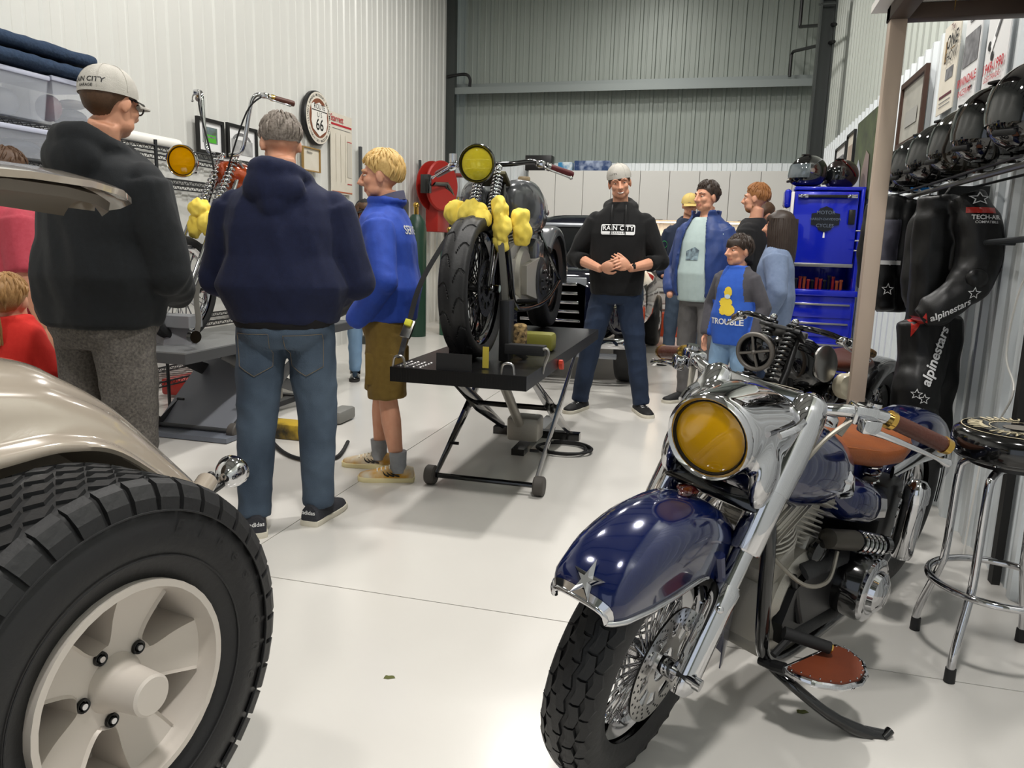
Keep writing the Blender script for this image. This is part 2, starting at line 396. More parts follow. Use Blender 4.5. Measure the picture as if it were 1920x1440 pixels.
def hair_shell(X, front=.055, side=.012, back=-.055, th=.010, rough=.006, frq=60, up=0., seed=1., fringe=0., tufts=0, comb=.25):
    """hair as a displaced shell from the crown down to a hairline, with raised locks"""
    b = B(X); n, k = 48, 14; rows = []; rnd = random.Random(int(seed*100))
    c = V((0, -.014, .026)); rx, ry, rz = .077+th, .096+th, .090+th+up
    def P(f, a, lift=0.):
        fx, fy = math.sin(a), math.cos(a)        # fy=1 front
        hl = spl1([-1, -.55, -.28, .05, .30, .60, .80, 1], [back, back+.012, -.012, side+.012, side-.006, side+.030, front-.006, front-fringe], fy)
        zc = (hl-c.z)/rz; tm = math.acos(max(-.98, min(.98, zc))); t = tm*f
        p = c + V((rx*math.sin(t)*fx, ry*math.sin(t)*fy, rz*math.cos(t)))
        return p+(p-c).normalized()*lift
    for i in range(k+1):
        row = []
        for j in range(n):
            a = 2*PI*j/n; p = P(i/k, a); d = (p-c).normalized(); fade = 1 if i < k-3 else (k-i)/3
            nn = noise.noise(V((p.x*frq*.6+seed, p.y*frq*.45, p.z*frq*.3)))+.6*noise.noise(V((p.x*frq*2, p.y*frq*2, p.z*frq+seed)))
            p += d*(rough*nn-th*.55*(1-fade))
            if fringe and math.cos(a) > .5 and i > k*.6: p += V((0, .012, 0))
            row.append(p)
        rows.append(row)
    rows.append([c+(p-c)*.88 for p in rows[-1]])
    b.loft(rows, cap=False)
    for q in range(tufts):
        a = rnd.random()*2*PI; f0 = .02+.62*rnd.random(); L = .22+.16*rnd.random(); da = comb*(rnd.random()-.25); h = .002+.004*rnd.random()
        b.tube([P(f0, a, -.002), P(f0+L*.35, a+da*.4, h), P(f0+L*.7, a+da*.8, h), P(min(1.02, f0+L), a+da, -.001)], [.003, .0065, .006, .0015], 5)
    return b
def long_hair(X, length=.30, seed=1., width=.092, gap=.62):
    """crown shell plus hanging locks all round except the face"""
    b = hair_shell(X, .058, .0, -.06, .014, .004, 40, seed=seed, fringe=.02)
    rnd = random.Random(seed)
    for j in range(34):
        a = gap + (2*PI-2*gap)*j/33; fx, fy = math.sin(a), math.cos(a)
        r0 = .082+rnd.random()*.018; L = length*(.78+.34*rnd.random()); w = .2+1.6*rnd.random()
        p = [V((fx*r0*.93, -.014+fy*(r0+.012), .06)), V((fx*width*1.03, -.014+fy*(width+.018), -.03)), V((fx*width*1.08, -.02+fy*(width+.014), -.03-L*.5)), V((fx*width*(.98+.1*w), -.02+fy*(width+.012), -.03-L))]
        b.tube(spline(p, 4), [.017]*4+[.017, .018, .018, .018, .017, .016, .014, .010, .004], 6)
    return b
def cap_mesh(root, X, m, brim_dir=1, logo=None, logom=None, tilt=0., brimm=None, structured=.0):
    """baseball cap; brim_dir=1 forward, -1 worn backwards"""
    T = X @ Matrix.Rotation(R(tilt), 4, 'X')
    b = B(T); n, k = 40, 10; rows = []
    for i in range(k+1):
        row = []
        for j in range(n):
            a = 2*PI*j/n; t = (PI*.5+.14)*i/k
            z = .030+.098*math.cos(t)*(1+structured*max(0, math.cos(a))*.3)
            rr = math.sin(min(t, PI/2))**.85
            row.append(V((.0905*rr*math.sin(a), -.012+.108*rr*math.cos(a), z)))
        rows.append(row)
    rows.append([V((p.x*.93, (p.y+.012)*.93-.012, p.z+.004)) for p in rows[-1]])
    b.loft(rows, cap=False); cr = b.obj('cap', m, root, 50)
    b = B(T); s = brim_dir; top = []; bot = []
    for i in range(6):
        f = i/5; rt = []; rb = []
        for j in range(13):
            a = R(-62+124*j/12); q = 1+.72*f*math.cos(a*1.15)
            x = .090*math.sin(a)*(1+.06*f); y = .104*math.cos(a)+(.075*f*math.cos(a*1.25))
            z = .020-.012*f-.020*(math.sin(a)**2)*f
            rt.append(V((x, s*y-.012, z+.0025))); rb.append(V((x, s*y-.012, z-.0025)))
        top.append(rt); bot.append(rb)
    b.grid(top); b.grid(bot); b.loft([top[-1], bot[-1]], cap=False, closed=False)
    b.obj('brim', brimm or m, cr, 40)
    b = B(T); b.sph((0, -.012, .129), (.008, .008, .005), 8, 5)
    for k6 in range(6):
        a = PI/6+k6*PI/3; b.tube([V((.0912*math.sin(t)**.85*math.sin(a), -.012+.1087*math.sin(t)**.85*math.cos(a), .0305+.0985*math.cos(t))) for t in [PI/2*(i+.3)/8.3 for i in range(9)]], .0012, 4)
    b.obj('seam', m, cr)
    return cr, T
def shoe(root, at, ang, m, solem, L=.29, W=.052, name='shoe', lz=0., high=.085):
    """at = heel-ish foot centre on floor, ang = toe direction (local degrees, 90=+y)"""
    X = Matrix.Translation(V(at)) @ Matrix.Rotation(R(ang-90), 4, 'Z')
    b = B(X); ys = [-.09, -.085, -.05, .0, .06, .12, .165, .19, .197]; ys = [y*L/.29 for y in ys]
    wd = [.5, .72, .80, .82, .95, 1.0, .88, .55, .2]; hi = [.05, high, high+.01, high, .075, .058, .05, .042, .034]
    rows = [[V((W*w*x, y, .016+max(0, h-.016)*zf)) for x, zf in ((-1, 0), (-1.0, .35), (-.8, .75), (-.4, .97), (0, 1), (.4, .97), (.8, .75), (1.0, .35), (1, 0))] for y, w, h in zip(ys, wd, hi)]
    b.loft(rows, cap=True); up = b.obj(name, m, root, 60)
    b = B(X); rows = []
    for z, g in ((0, 1.0), (.006, 1.06), (.024, 1.05), (.026, 1.0)):
        rr = [V((W*w*g*1.04, y*1.03, z)) for y, w in zip(ys, wd)]+[V((-W*w*g*1.04, y*1.03, z)) for y, w in zip(ys[::-1], wd[::-1])]
        rows.append(rr)
    b.loft(rows); b.obj('sole', solem, up, 40)
    return up, X
def hand(b, w, d, n, side, curl=.5, sc=1., spread=.0):
    """w wrist, d finger direction, n palm normal (fingers curl towards n), side=+1: thumb on d x n side"""
    w, d, n = V(w), V(d).normalized(), V(n).normalized(); n = (n-d*n.dot(d)).normalized(); s = d.cross(n)*side
    rot = Matrix((s, d, n)).transposed()
    b.sph(w+d*.050*sc, (.040*sc, .052*sc, .016*sc), 12, 8, rot)
    for i, (off, ln) in enumerate(((.033, .070), (.011, .080), (-.011, .074), (-.032, .058))):
        p = w+d*(.088*sc)+s*(off*sc); q = [p-d*.03]; a = 0.
        for k, fr in enumerate((.42, .32, .26)):
            a += curl*(.75 if k == 0 else 1.0); dd = d*math.cos(a)+n*math.sin(a)+s*(spread*off*10)
            q.append(q[-1]+(dd*ln*fr*sc if k or 1 else 0)+(d*.03 if k == 0 else V((0, 0, 0))))
        b.tube(q, [.0085*sc, .0082*sc, .0076*sc, .0066*sc], 8); b.sph(q[-1], .0068*sc, 8, 6)
    t = [w+d*.022*sc+s*.022*sc, w+d*.045*sc+s*.048*sc+n*.010, w+d*.072*sc+s*.060*sc+n*.020, w+d*.092*sc+s*.058*sc+n*.028]
    b.tube(t, [.015*sc, .012*sc, .0105*sc, .008*sc], 8); b.sph(t[-1], .0085*sc, 8, 6)

def person(label, at, face, H=1.8, sw=.21, cd=.125, waist=.17, wd=.12, hip=.175, hd=.125, head=(0, 0, 0), lean=0.,
           armL=None, armR=None, footL=(-.1, 0), footR=(.1, 0), toeL=98, toeR=82, top=None, bottom=None, topz=.47, sleeve=1., loose=1.,
           vox=.009, seed=1., legw=1., skin=None, hood=False, collar=None, shorts=None, belly=0., cut=None, tf=.008, headscale=1., hands=None, topw=None, cuff=True, leanx=0., pocket=False):
    """standing figure: +y forward, +x its right hand. Returns (root, head matrix, top mesh object, bottom object)"""
    root = thing('person', label, 'person', (at[0], at[1], 0), R(face-90))
    sk = skin or SKIN; k = H/1.8; LZ = lean
    zsh, zhip = .783*H, .515*H
    def sway(z): return V((leanx, LZ, 0))*(max(0, z-zhip)/(H-zhip))
    # ---- joints
    sL, sR = V((-(sw-.045), 0, zsh))+sway(zsh), V((sw-.045, 0, zsh))+sway(zsh)
    armL = armL or ((-(sw+.03), -.01, 1.10*k), (-(sw+.01), .06, .84*k)); armR = armR or ((sw+.03, -.01, 1.10*k), (sw+.01, .06, .84*k))
    eL, wL = V(armL[0]), V(armL[1]); eR, wR = V(armR[0]), V(armR[1])
    HX = Matrix.Translation(V((0, -.008, H-.218*headscale))+sway(H)*1.0) @ Euler((R(head[1]), R(head[2]), R(head[0])), 'ZYX' if 0 else 'XYZ').to_matrix().to_4x4() @ Matrix.Translation(V((0, .012, .10*headscale))) @ Matrix.Scale(headscale, 4)
    # ---- body (continuous, under the clothes)
    b = B(); head_parts(b, HX)
    nb = HX @ V((0, -.022, -.075)); b.tube([V((0, -.012, .80*H))+sway(.8*H), V((0, -.012, .845*H))+sway(.845*H), nb], [.075*k, .058*k, .054*k], 14)
    for z, rx, ry in ((0, 0, 0),):
        rings = [ring(V((0, belly*.3*(0 < i < 4), zz*H))+sway(zz*H), rx2*.8, ry2*.8) for i, (zz, rx2, ry2) in enumerate(((.49, hip, hd), (.56, hip*.95, hd), (.63, waist, wd), (.71, sw*.85, cd), (.765, sw*.9, cd*.85), (.82, sw*.5, cd*.6), (.85, .06, .06)))]
        b.loft(rings)
    for s, sh, e, w in ((-1, sL, eL, wL), (1, sR, eR, wR)):
        b.tube([sh, sh.lerp(e, .5), e, e.lerp(w, .35), w], [.052*k, .046*k, .041*k, .042*k, .028*k], 10); b.sph(sh, .05*k)
        if hands and hands.get(s): d, n, sd, cu = hands[s]; hand(b, w, d, n, sd, cu)
        elif pocket: b.sph(w, .028)
        else: hand(b, w, (w-e).normalized()+V((0, .1, -.5)), (-s, .25, 0), s, .25, k)
    for s, f, te in ((-1, footL, toeL), (1, footR, toeR)):
        hp, kn, an = V((s*hip*.48, 0, .50*H)), V((s*hip*.3+f[0]*.5, f[1]*.5+.015, .275*H)), V((f[0], f[1]-.01, .055))
        b.tube([hp, hp.lerp(kn, .5), kn, kn.lerp(an, .35), kn.lerp(an, .8), an], [.075*k, .068*k, .052*k, .056*k, .038*k, .036*k], 12)
        d = V((math.cos(R(te)), math.sin(R(te)), 0)); b.tube([an, an+d*.05-V((0, 0, .025)), an+d*.13-V((0, 0, .035))], [.034, .032, .02], 8)
    bm = union(b, vox, 3)
    HI = HX.inverted()
    def sk_fn(c, n):
        q = HI @ V(c)
        if abs(q.x) < .026 and q.y > .07 and -.074 < q.z < -.056: return 1
        return 0
    paint(bm, [sk, LIPS], sk_fn)
    link(bm, 'body', None, root, 80)
    # ---- top garment
    to = None
    if top:
        L = loose; hz = topz*H; b = B()
        prof = topw or ((hz, hip*1.08, hd*1.10), (hz+.05, hip*1.14, hd*1.16), (.60*H, waist*1.16+.01, wd*1.16+.012+belly*.4), (.67*H, sw*.93, cd*1.16), (.735*H, sw*.98, cd*1.12), (.775*H, sw*.95, cd*.98), (.806*H, sw*.84, cd*.84), (.832*H, sw*.57, cd*.70), (.858*H, .076, .076) if hood else (.846*H, .080, .078))
        b.loft([ring(V((0, (belly*.5 if z < .7*H else 0), z))+sway(z), rx*(1+.04*(L-1)), ry*(1+.08*(L-1)), 24, 2.5) for z, rx, ry in prof])
        for s, sh, e, w in ((-1, sL, eL, wL), (1, sR, eR, wR)):
            b.sph(sh, .068*k); en = e.lerp(w, min(1., max(0., sleeve-1+1.0)*1.0)) if sleeve >= 1 else e
            if sleeve >= 1:
                ww = w; b.tube([sh, sh.lerp(e, .5), e, e.lerp(ww, .5), e.lerp(ww, .9), ww], [.080*k*L, .074*k*L, .068*k*L, .062*k*L, .055*k*L, .046*k*L if cuff else .052*k*L], 14)
                if e.lerp(w, .9): b.sph(e, .066*k*L)
            elif sleeve > .5:   # pushed up to below the elbow
                ww = e.lerp(w, (sleeve-.5)*2*.55); b.tube([sh, sh.lerp(e, .5), e, ww], [.080*k*L, .076*k*L, .072*k*L, .060*k*L], 14); b.sph(e, .071*k*L)
            else:
                ww = sh.lerp(e, sleeve*2); b.tube([sh, sh.lerp(ww, .5), ww], [.085*k*L, .082*k*L, .080*k*L], 14)
        if hood:
            z0 = .846*H; c = V((0, -.02, z0))+sway(z0)
            lp = []
            for i in range(18):
                a = 2*PI*i/18; bk = max(0, -math.cos(a))
                lp.append(c+V((.098*math.sin(a), .098*math.cos(a)-.035*bk, .028*bk-.040*max(0, math.cos(a)))))
            b.tube(lp, [(.030+.022*max(0, -math.cos(2*PI*i/18)), .036) for i in range(18)], 10, closed=True)
            b.sph(c+V((0, -.115, -.045)), (.125, .062, .085), 16, 10); b.sph(c+V((0, -.125, -.10)), (.075, .045, .075), 14, 9)
        if collar == 'stand': b.tube([c2 for c2 in ring(V((0, -.012, .858*H))+sway(.858*H), .078, .082, 16)], .018, 8, closed=True)
        tm = union(b, .0085 if vox < .008 else .0105, 4, folds(tf, 6.5, .5, seed))
        to = link(tm, 'top', top if not isinstance(top, (list, tuple)) else None, root, 70)
    # ---- legs
    bo = None
    if bottom:
        b = B(); g = legw
        b.loft([ring((0, 0, z), rx, ry, 22, 2.5) for z, rx, ry in ((.455*H, hip*.80, hd*.86), (.49*H, hip*1.0, hd*1.04), (.54*H, hip*.99, hd*1.02), (.59*H, hip*.93, hd*.97))])
        for s, f in ((-1, footL), (1, footR)):
            hp, kn, an = V((s*hip*.50, 0, .50*H)), V((s*hip*.3+f[0]*.5, f[1]*.5+.015, .275*H)), V((f[0], f[1]-.005, .075 if not shorts else .06))
            if shorts:
                e = hp.lerp(kn, shorts); b.tube([hp, hp.lerp(e, .5), e], [.098*k*g, .096*k*g, .094*k*g], 14)
            else: b.tube([hp, hp.lerp(kn, .5), kn, kn.lerp(an, .4), kn.lerp(an, .85), an], [.094*k*g, .088*k*g, .074*k*g, .068*k*g, .062*k*g, .062*k*g], 14)
        pm = union(b, .0085 if vox < .008 else .0105, 4, folds(.007, 9., 1.1, seed+3))
        bo = link(pm, 'trousers' if not shorts else 'shorts', bottom, root, 70)
    return root, HX, to, bo
def local_dir(root_face, ang): return ang-root_face+90

HAIRB = mat('brown_hair', '#3f2a1c', .55, 0, noise_=(160, '#5b4029', .3), stretch=(3, 3, .5))
HAIRD = mat('dark_hair', '#231a15', .5, 0, noise_=(160, '#3c2e25', .3), stretch=(3, 3, .5))
HAIRG = mat('grey_brown_hair', '#4b4038', .7, 0, noise_=(120, '#9a9086', .3))
HAIRY = mat('blond_hair', '#b78f4c', .55, 0, noise_=(120, '#dcbc7c', .3), stretch=(3, 3, .6))
HAIRR = mat('ginger_hair', '#7a4b28', .6, 0, noise_=(140, '#a87443', .3), stretch=(3, 3, .5))
CAPG = mat('grey_cap_felt', '#a8a49c', .9, 0, noise_=(18, '#c0bcb4', .3), bump=(260, .3))
SOLEW = mat('white_sole', '#d8d2c2', .6)
SOLEB = mat('dark_sole', '#2a2826', .7)

# 1 dark hoodie, grey cap, back to the camera at the left
HOODIE1 = cloth('black_hoodie', '#0e1114', '#14181c'); SWEAT = mat('grey_marl', '#3d3b3a', .95, 0, noise_=(110, '#77716b', .28), bump=(200, .3))
r, X, to, bo = person('person in charcoal hoodie, grey sweatpants and grey cap seen from behind', (-2.29, 2.45), 82, 1.87, leanx=.10, pocket=True, sw=.25, cd=.16, waist=.225, wd=.165, hip=.205, hd=.155,
    head=(4, -8, 0), armL=((-.29, .05, 1.16), (-.13, .24, 1.07)), armR=((.305, .04, 1.14), (.13, .25, 1.04)), top=HOODIE1, bottom=SWEAT, hood=True, topz=.50, seed=2.3, legw=1.15, loose=1.12, tf=.014, vox=.008)
hair_shell(X, .02, -.005, -.078, .008, .003, 90, seed=2.).obj('hair', HAIRB, r, 60)
cr, T = cap_mesh(r, X, CAPG, 1, tilt=4)
for s, z, sz in (('RAIN CITY', .054, .025), ('GARAGE', .033, .014)):
    lettering(s, INK, cr, T @ V((.012, -.16, z)), T.to_3x3() @ V((1, .12, 0)), T.to_3x3() @ V((0, 0, 1)), sz, cr.data, .012, off=.0015, sub=.008)
g = B(X)
for s in (-1, 1):
    g.tube([V((s*.034+.026*math.cos(a), .104-.01*abs(math.cos(a)), .004+.020*math.sin(a))) for a in [2*PI*i/18 for i in range(18)]], .0032, 6, closed=True)
    g.tube([(s*.060, .098, .010), (s*.076, .075, .012), (s*.084, .0, .012)], .003, 6)
g.tube([(-.008, .106, .008), (.008, .106, .008)], .003, 6); g.obj('glasses', BLACK, r)
for s in (-1, 1): shoe(r, (s*.1, 0, 0), 90-s*8, BLACKM, SOLEB)

# 2 navy hoodie, jeans, back to the camera
HOODIE2 = cloth('navy_hoodie', '#0b1230', '#0f1838'); SNK = mat('charcoal_knit', '#33343a', .9, 0, bump=(260, .5))
A2 = 106
r, X, to, bo = person('person in navy hoodie and faded jeans seen from behind beside the car tyre', (-1.80, 2.95), A2, 1.80, pocket=True, sw=.25, cd=.16, waist=.235, wd=.17, hip=.205, hd=.15,
    head=(24, -18, 0), lean=.03, armL=((-.305, .04, 1.10), (-.12, .25, 1.00)), armR=((.305, .04, 1.10), (.12, .25, 1.00)), footL=(-.13, -.10), footR=(.115, .06), toeL=112, toeR=74, top=HOODIE2, bottom=DENIM, hood=True, topz=.515, seed=5.1, legw=1.14, loose=1.1, tf=.013, vox=.008)
hair_shell(X, .05, .012, -.03, .007, .003, 90, tufts=120, seed=4.).obj('hair', HAIRG, r, 60)
b = B(); b.loft([ring((0, -.01, z), rx, ry, 24, 2.5) for z, rx, ry in ((.905, .202, .148), (.93, .214, .160), (.955, .212, .158))], cap=False); b.obj('shirt_hem', mat('black_tee', '#121013', .9), r)
for s, f, te in ((-1, (-.13, -.10, 0), 112), (1, (.115, .06, 0), 74)):
    u, XS_ = shoe(r, f, te, SNK, SOLEW, .31, .055, high=.095)
    ax = XS_.to_3x3()
    lettering('adidas', WPRINT, u, XS_ @ V((0, -.2, .064)), ax @ V((1, 0, 0)), ax @ V((0, 0, 1)), .026, u.data, .015, off=.002, sub=.008)
STITCH = mat('tan_thread', '#84745a', .8)
for s in (-1, 1):   # hip pockets pressed on the seat of the jeans
    ol = [(-.075, .08), (.075, .085), (.07, -.06), (0, -.10), (-.068, -.06)]
    cx = s*.105
    p3 = [(cx+x, y) for x, y in ol]
    pk = decal(p3, [tuple(range(5))[::-1] if 0 else tuple(range(4, -1, -1))], DENIM, bo, (0, -.3, .80), (1, 0, 0), (0, 0, 1), 'pocket', bo.data, .004, .02)
    bvh = BVHTree.FromPolygons([x.co.copy() for x in bo.data.vertices], [tuple(p.vertices) for p in bo.data.polygons])
    pts = []
    for i in range(5):
        q0, q1 = V((*p3[i], 0)), V((*p3[(i+1) % 5], 0))
        for t in range(5):
            q = q0.lerp(q1, t/5); h = bvh.ray_cast(V((q.x, -.5, .80+q.y)), V((0, 1, 0)), .8)
            if h[0] is not None: pts.append(h[0]+V((0, -.005, 0)))
    if len(pts) > 6: B().tube(pts, .0011, 4, closed=True).obj('stitching', STITCH, pk)

# 3 blond man in the royal blue work jacket
BLUEJ = cloth('royal_blue_twill', '#1f3f9c', '#274aad', .75, 30); OLIVE = cloth('olive_canvas', '#6a5420', '#765f28', .9, 40)
FB = 190
r, X, to, bo = person('blond person in royal blue patch jacket and olive cargo shorts, hands in pockets', (-1.70, 3.80), FB, 1.73, pocket=True, sw=.20, cd=.135, waist=.185, wd=.145, hip=.175, hd=.135,
    head=(4, -5, 0), lean=.02, armL=((-.275, -.05, 1.08), (-.185, .13, .86)), armR=((.275, -.05, 1.08), (.185, .13, .86)), footL=(-.11, -.075), footR=(.12, .09), toeL=97, toeR=90, top=BLUEJ, bottom=OLIVE, topz=.50, collar='stand', shorts=1.05, seed=8.2, vox=.0055, legw=1.12, tf=.009, loose=1.06)
hair_shell(X, .062, .008, -.048, .013, .006, 60, .006, seed=3., tufts=260, comb=.5).obj('hair', HAIRY, r, 60)
face_bits(r, X, HAIRY)
b = B(); lp = []
for i in range(20):
    a = 2*PI*i/20; lp.append((.090*math.sin(a), -.005+.092*math.cos(a), .848*1.73-.028*math.cos(a)))
b.loft([[V(p)*1 for p in lp], [V((p[0]*.90, p[1]*.90, p[2]+.045)) for p in lp], [V((p[0]*.86, p[1]*.86, p[2]+.043)) for p in lp]], cap=False); b.obj('collar', mat('grey_collar', '#55556b', .9), r)
lettering('SERVICE', mat('grey_print', '#c9c9c4', .7), to, (0, -.4, 1.335), (1, 0, 0), (0, 0, 1), .062, to.data, .012, off=.003, sub=.015)
b = B(); b.box((-.0, -.012, 0), (.004, .004, .004))
PT = [('#c8452f', .30, 1.21, .034), ('#d6d3c4', .30, 1.13, .026), ('#cfccb6', .30, 1.075, .026), ('#c4392c', .30, 1.00, .036)]
for c, x, z, s in PT:
    ol = [(s*math.cos(a), s*math.sin(a)*1.1) for a in [2*PI*i/14 for i in range(14)]]
    decal(ol, [tuple(range(14))], mat('patch_'+c[1:], c, .8), to, (-.105, .4, z), (-1, 0, 0), (0, 0, 1), 'patch', to.data, .004, .015)
yp = decal([(-.05, -.02), (.05, -.02), (.05, .02), (-.05, .02)], [(0, 1, 2, 3)], mat('yellow_patch', '#c2b13a', .8), to, (-.105, .4, .945), (-1, 0, 0), (0, 0, 1), 'patch', to.data, .004, .015)
b = B(); b.tube([(0, .125, .87), (0, .165, 1.05), (0, .155, 1.25), (0, .10, 1.42)], .006, 6); b.obj('zip', mat('zip_grey', '#b0b0ae', .4, .6), r)
SOCK = cloth('grey_sock', '#8f9296', '#9a9da1'); VCAN = mat('mustard_suede', '#c9973b', .85, 0, noise_=(9, '#d6cdb8', .12)); CREAM = mat('cream_rubber', '#e6d9a8', .6)
for s, f, te in ((-1, (-.11, -.075, 0), 97), (1, (.12, .09, 0), 90)):
    u, XS_ = shoe(r, f, te, VCAN, CREAM, .30, .050, high=.075)
    q = B(); q.tube([(f[0], f[1]-.01, .05), (f[0], f[1]-.008, .10), (f[0], f[1]-.006, .165)], [.046, .044, .048], 14); q.obj('sock', SOCK, r)
    ax = XS_.to_3x3()
    for sd in (-1, 1):
        q = B(XS_)
        for i in range(3): q.tube(spline([(sd*.044, -.02+i*.028, .036), (sd*.047, .01+i*.024, .046), (sd*.043, .03+i*.02, .058+i*.004)]), [.0025, .004, .005, .005, .0045, .004, .004, .0035, .003, .0025, .002, .0015, .001], 5)
        q.obj('flame_print', INK, u)
    q = B(XS_)
    for i in range(4): q.tube([(-.03, .035+i*.022, .074-i*.005), (0, .04+i*.022, .085-i*.006), (.03, .035+i*.022, .074-i*.005)], .004, 5)
    q.obj('laces', mat('white_lace', '#e9e3d2', .8), u)
for x in (-.16, .16): B().box((x*1.12, .0, .62), (.03, .15, .17), None, .012).obj('cargo_pocket', OLIVE, bo)

# 4 smiling man in black hoodie
HOODIE3 = cloth('black_pullover', '#070708', '#0a0a0c')
r, X, to, bo = person('smiling person in black lettered hoodie and grey cap worn backwards, hands clasped', (-.755, 5.95), -86, 1.875, sw=.225, cd=.14, waist=.175, wd=.13, hip=.175, hd=.13,
    head=(4, -10, 9), lean=.02, armL=((-.315, .0, 1.18), (-.105, .255, 1.125)), armR=((.325, .0, 1.19), (.105, .27, 1.115)), footL=(-.24, .02), footR=(.24, .05), toeL=112, toeR=66, top=HOODIE3, bottom=DENIMD, hood=True, topz=.49, seed=11., sleeve=.82, legw=1.02, vox=.0044,
    hands={-1: ((.72, .18, .62), (.35, -.9, -.1), 1, .32), 1: ((-.86, .30, .35), (-.25, -.9, .1), -1, .38)})
hair_shell(X, .02, .0, -.06, .006, .003, 90).obj('hair', HAIRB, r, 60)
face_bits(r, X, HAIRB, True)
cr, T = cap_mesh(r, X @ Matrix.Translation((0, 0, .012)), CAPG, -1, tilt=5)
lettering('RAIN CITY', INK, cr, T @ V((-.035, .3, .052)), T.to_3x3() @ V((-1, -.45, 0)), T.to_3x3() @ V((0, 0, 1)), .017, cr.data, .012, off=.0015, sub=.008)
def chest(z, txtz=.4): return V((0, txtz, z))
oz = 1.405
def plate(w, h, r_=.012):
    o = []
    for cx, cy, a0 in ((w-r_, h-r_, 0), (-w+r_, h-r_, 90), (-w+r_, -h+r_, 180), (w-r_, -h+r_, 270)):
        for i in range(4): o.append((cx+r_*math.cos(R(a0+30*i)), cy+r_*math.sin(R(a0+30*i))))
    return o
ol = plate(.125, .038); il = plate(.118, .031)
decal(ol+il, [(i, (i+1) % 16, 16+(i+1) % 16, 16+i) for i in range(16)], WPRINT, to, chest(oz), (-1, 0, 0), (0, 0, 1), 'emblem', to.data, .004, .012)
decal([(-.12, -.032), (.12, -.032), (.12, -.014), (-.12, -.014)], [(0, 1, 2, 3)], WPRINT, to, chest(oz), (-1, 0, 0), (0, 0, 1), 'emblem', to.data, .004, .012)
lettering('RAIN CITY', WPRINT, to, chest(oz+.010), (-1, 0, 0), (0, 0, 1), .046, to.data, .02, off=.004, space=1.06, sub=.01)
lettering('GARAGE', INK, to, chest(oz-.023), (-1, 0, 0), (0, 0, 1), .018, to.data, .01, off=.006, space=1.5, sub=.01)
b = B()
for s in (-1, 1): b.tube(spline([(s*.05, .13, 1.585), (s*.052, .16, 1.52), (s*.05, .172, 1.42), (s*.055, .172, 1.37)]), .004, 6)
b.obj('drawstring', BLACKM, to)
b = B(); b.tube([V((-.135, .225, 1.135))+V((.012*0, .031*math.cos(a), .031*math.sin(a))) for a in [2*PI*i/16 for i in range(16)]], [(.010, .003)]*16, 6, closed=True); b.box((-.135, .262, 1.14), (.03, .008, .034), None, .003); b.obj('watch', BLACK, r)
for s, f, te in ((-1, (-.24, .02, 0), 112), (1, (.24, .05, 0), 66)):
    u, XS_ = shoe(r, f, te, BLACKR, SOLEW, .30, .052, high=.08)
    q = B(XS_)
    for i in range(3): q.tube([(-.028, .04+i*.022, .076-i*.006), (.028, .05+i*.022, .076-i*.006)], .0035, 5)
    q.obj('laces', WPRINT, u)

# 5 man in yellow cap far behind
HOODIE4 = cloth('slate_hoodie', '#182236', '#1e2a40')
r, X, to, bo = person('person in yellow cap and slate hoodie standing far back by the cabinets', (-.36, 8.7), -100, 1.86, pocket=True, sw=.22, cd=.14, head=(28, -4, 0), armL=((-.30, .0, 1.16), (-.12, .2, 1.02)), armR=((.30, -.03, 1.16), (.20, .16, .98)), footL=(-.12, -.05), footR=(.12, .05), top=HOODIE4, bottom=DENIM, hood=True, topz=.50, seed=14., loose=1.1)
hair_shell(X, .02, .0, -.05, .006, .003, 90).obj('hair', HAIRG, r, 60); face_bits(r, X, HAIRG)
cr, T = cap_mesh(r, X, mat('yellow_cap', '#d9bf74', .85, bump=(200, .2)), 1, tilt=-4)
GPR = mat('green_print', '#3fae5c', .7)
for cx, cz in ((-.09, 1.40), ):
    ol = [((.042 if i < 16 else .036)*math.cos(2*PI*i/16), (.042 if i < 16 else .036)*math.sin(2*PI*i/16)) for i in range(32)]
    decal(ol, [(i, (i+1) % 16, 16+(i+1) % 16, 16+i) for i in range(16)], GPR, to, (cx, .4, cz), (-1, 0, 0), (0, 0, 1), 'emblem', to.data, .004)
    lettering('f', GPR, to, (cx, .4, cz), (-1, 0, 0), (0, 0, 1), .07, to.data, .01, off=.004)
ol2 = [(x*.9, y*.9) for x, y in ol]
decal(ol2, [(i, (i+1) % 16, 16+(i+1) % 16, 16+i) for i in range(16)], GPR, to, (.285, .35, 1.32), (-1, .2, 0), (0, 0, 1), 'emblem', to.data, .004)
for s, f in ((-1, (-.12, -.05, 0)), (1, (.12, .05, 0))): shoe(r, f, 90-s*10, BROWNL, SOLEB)

# 6 man in the blue bomber jacket, open over a pale tee
BOMB = cloth('blue_bomber_nylon', '#22386e', '#29417d', .5, 20); TEE = cloth('pale_aqua_tee', '#b4c6c4', '#bccdca', .9, 30)
r, X, to, bo = person('person in open blue bomber jacket over pale aqua tee, hands in pockets', (-.13, 6.5), -122, 1.81, pocket=True, sw=.205, cd=.135, waist=.175, wd=.14, hip=.17, hd=.13, belly=.01,
    head=(-14, -2, 0), armL=((-.295, -.03, 1.12), (-.20, .14, .90)), armR=((.295, -.03, 1.12), (.205, .14, .90)), footL=(-.13, .04), footR=(.12, -.03), top=TEE, bottom=GREYJ, topz=.475, sleeve=.13, seed=17., vox=.006, tf=.003)
hair_shell(X, .066, .010, -.045, .008, .004, 70, .008, seed=6., tufts=160).obj('hair', HAIRD, r, 60); face_bits(r, X, HAIRD)
b = B(); rows = []
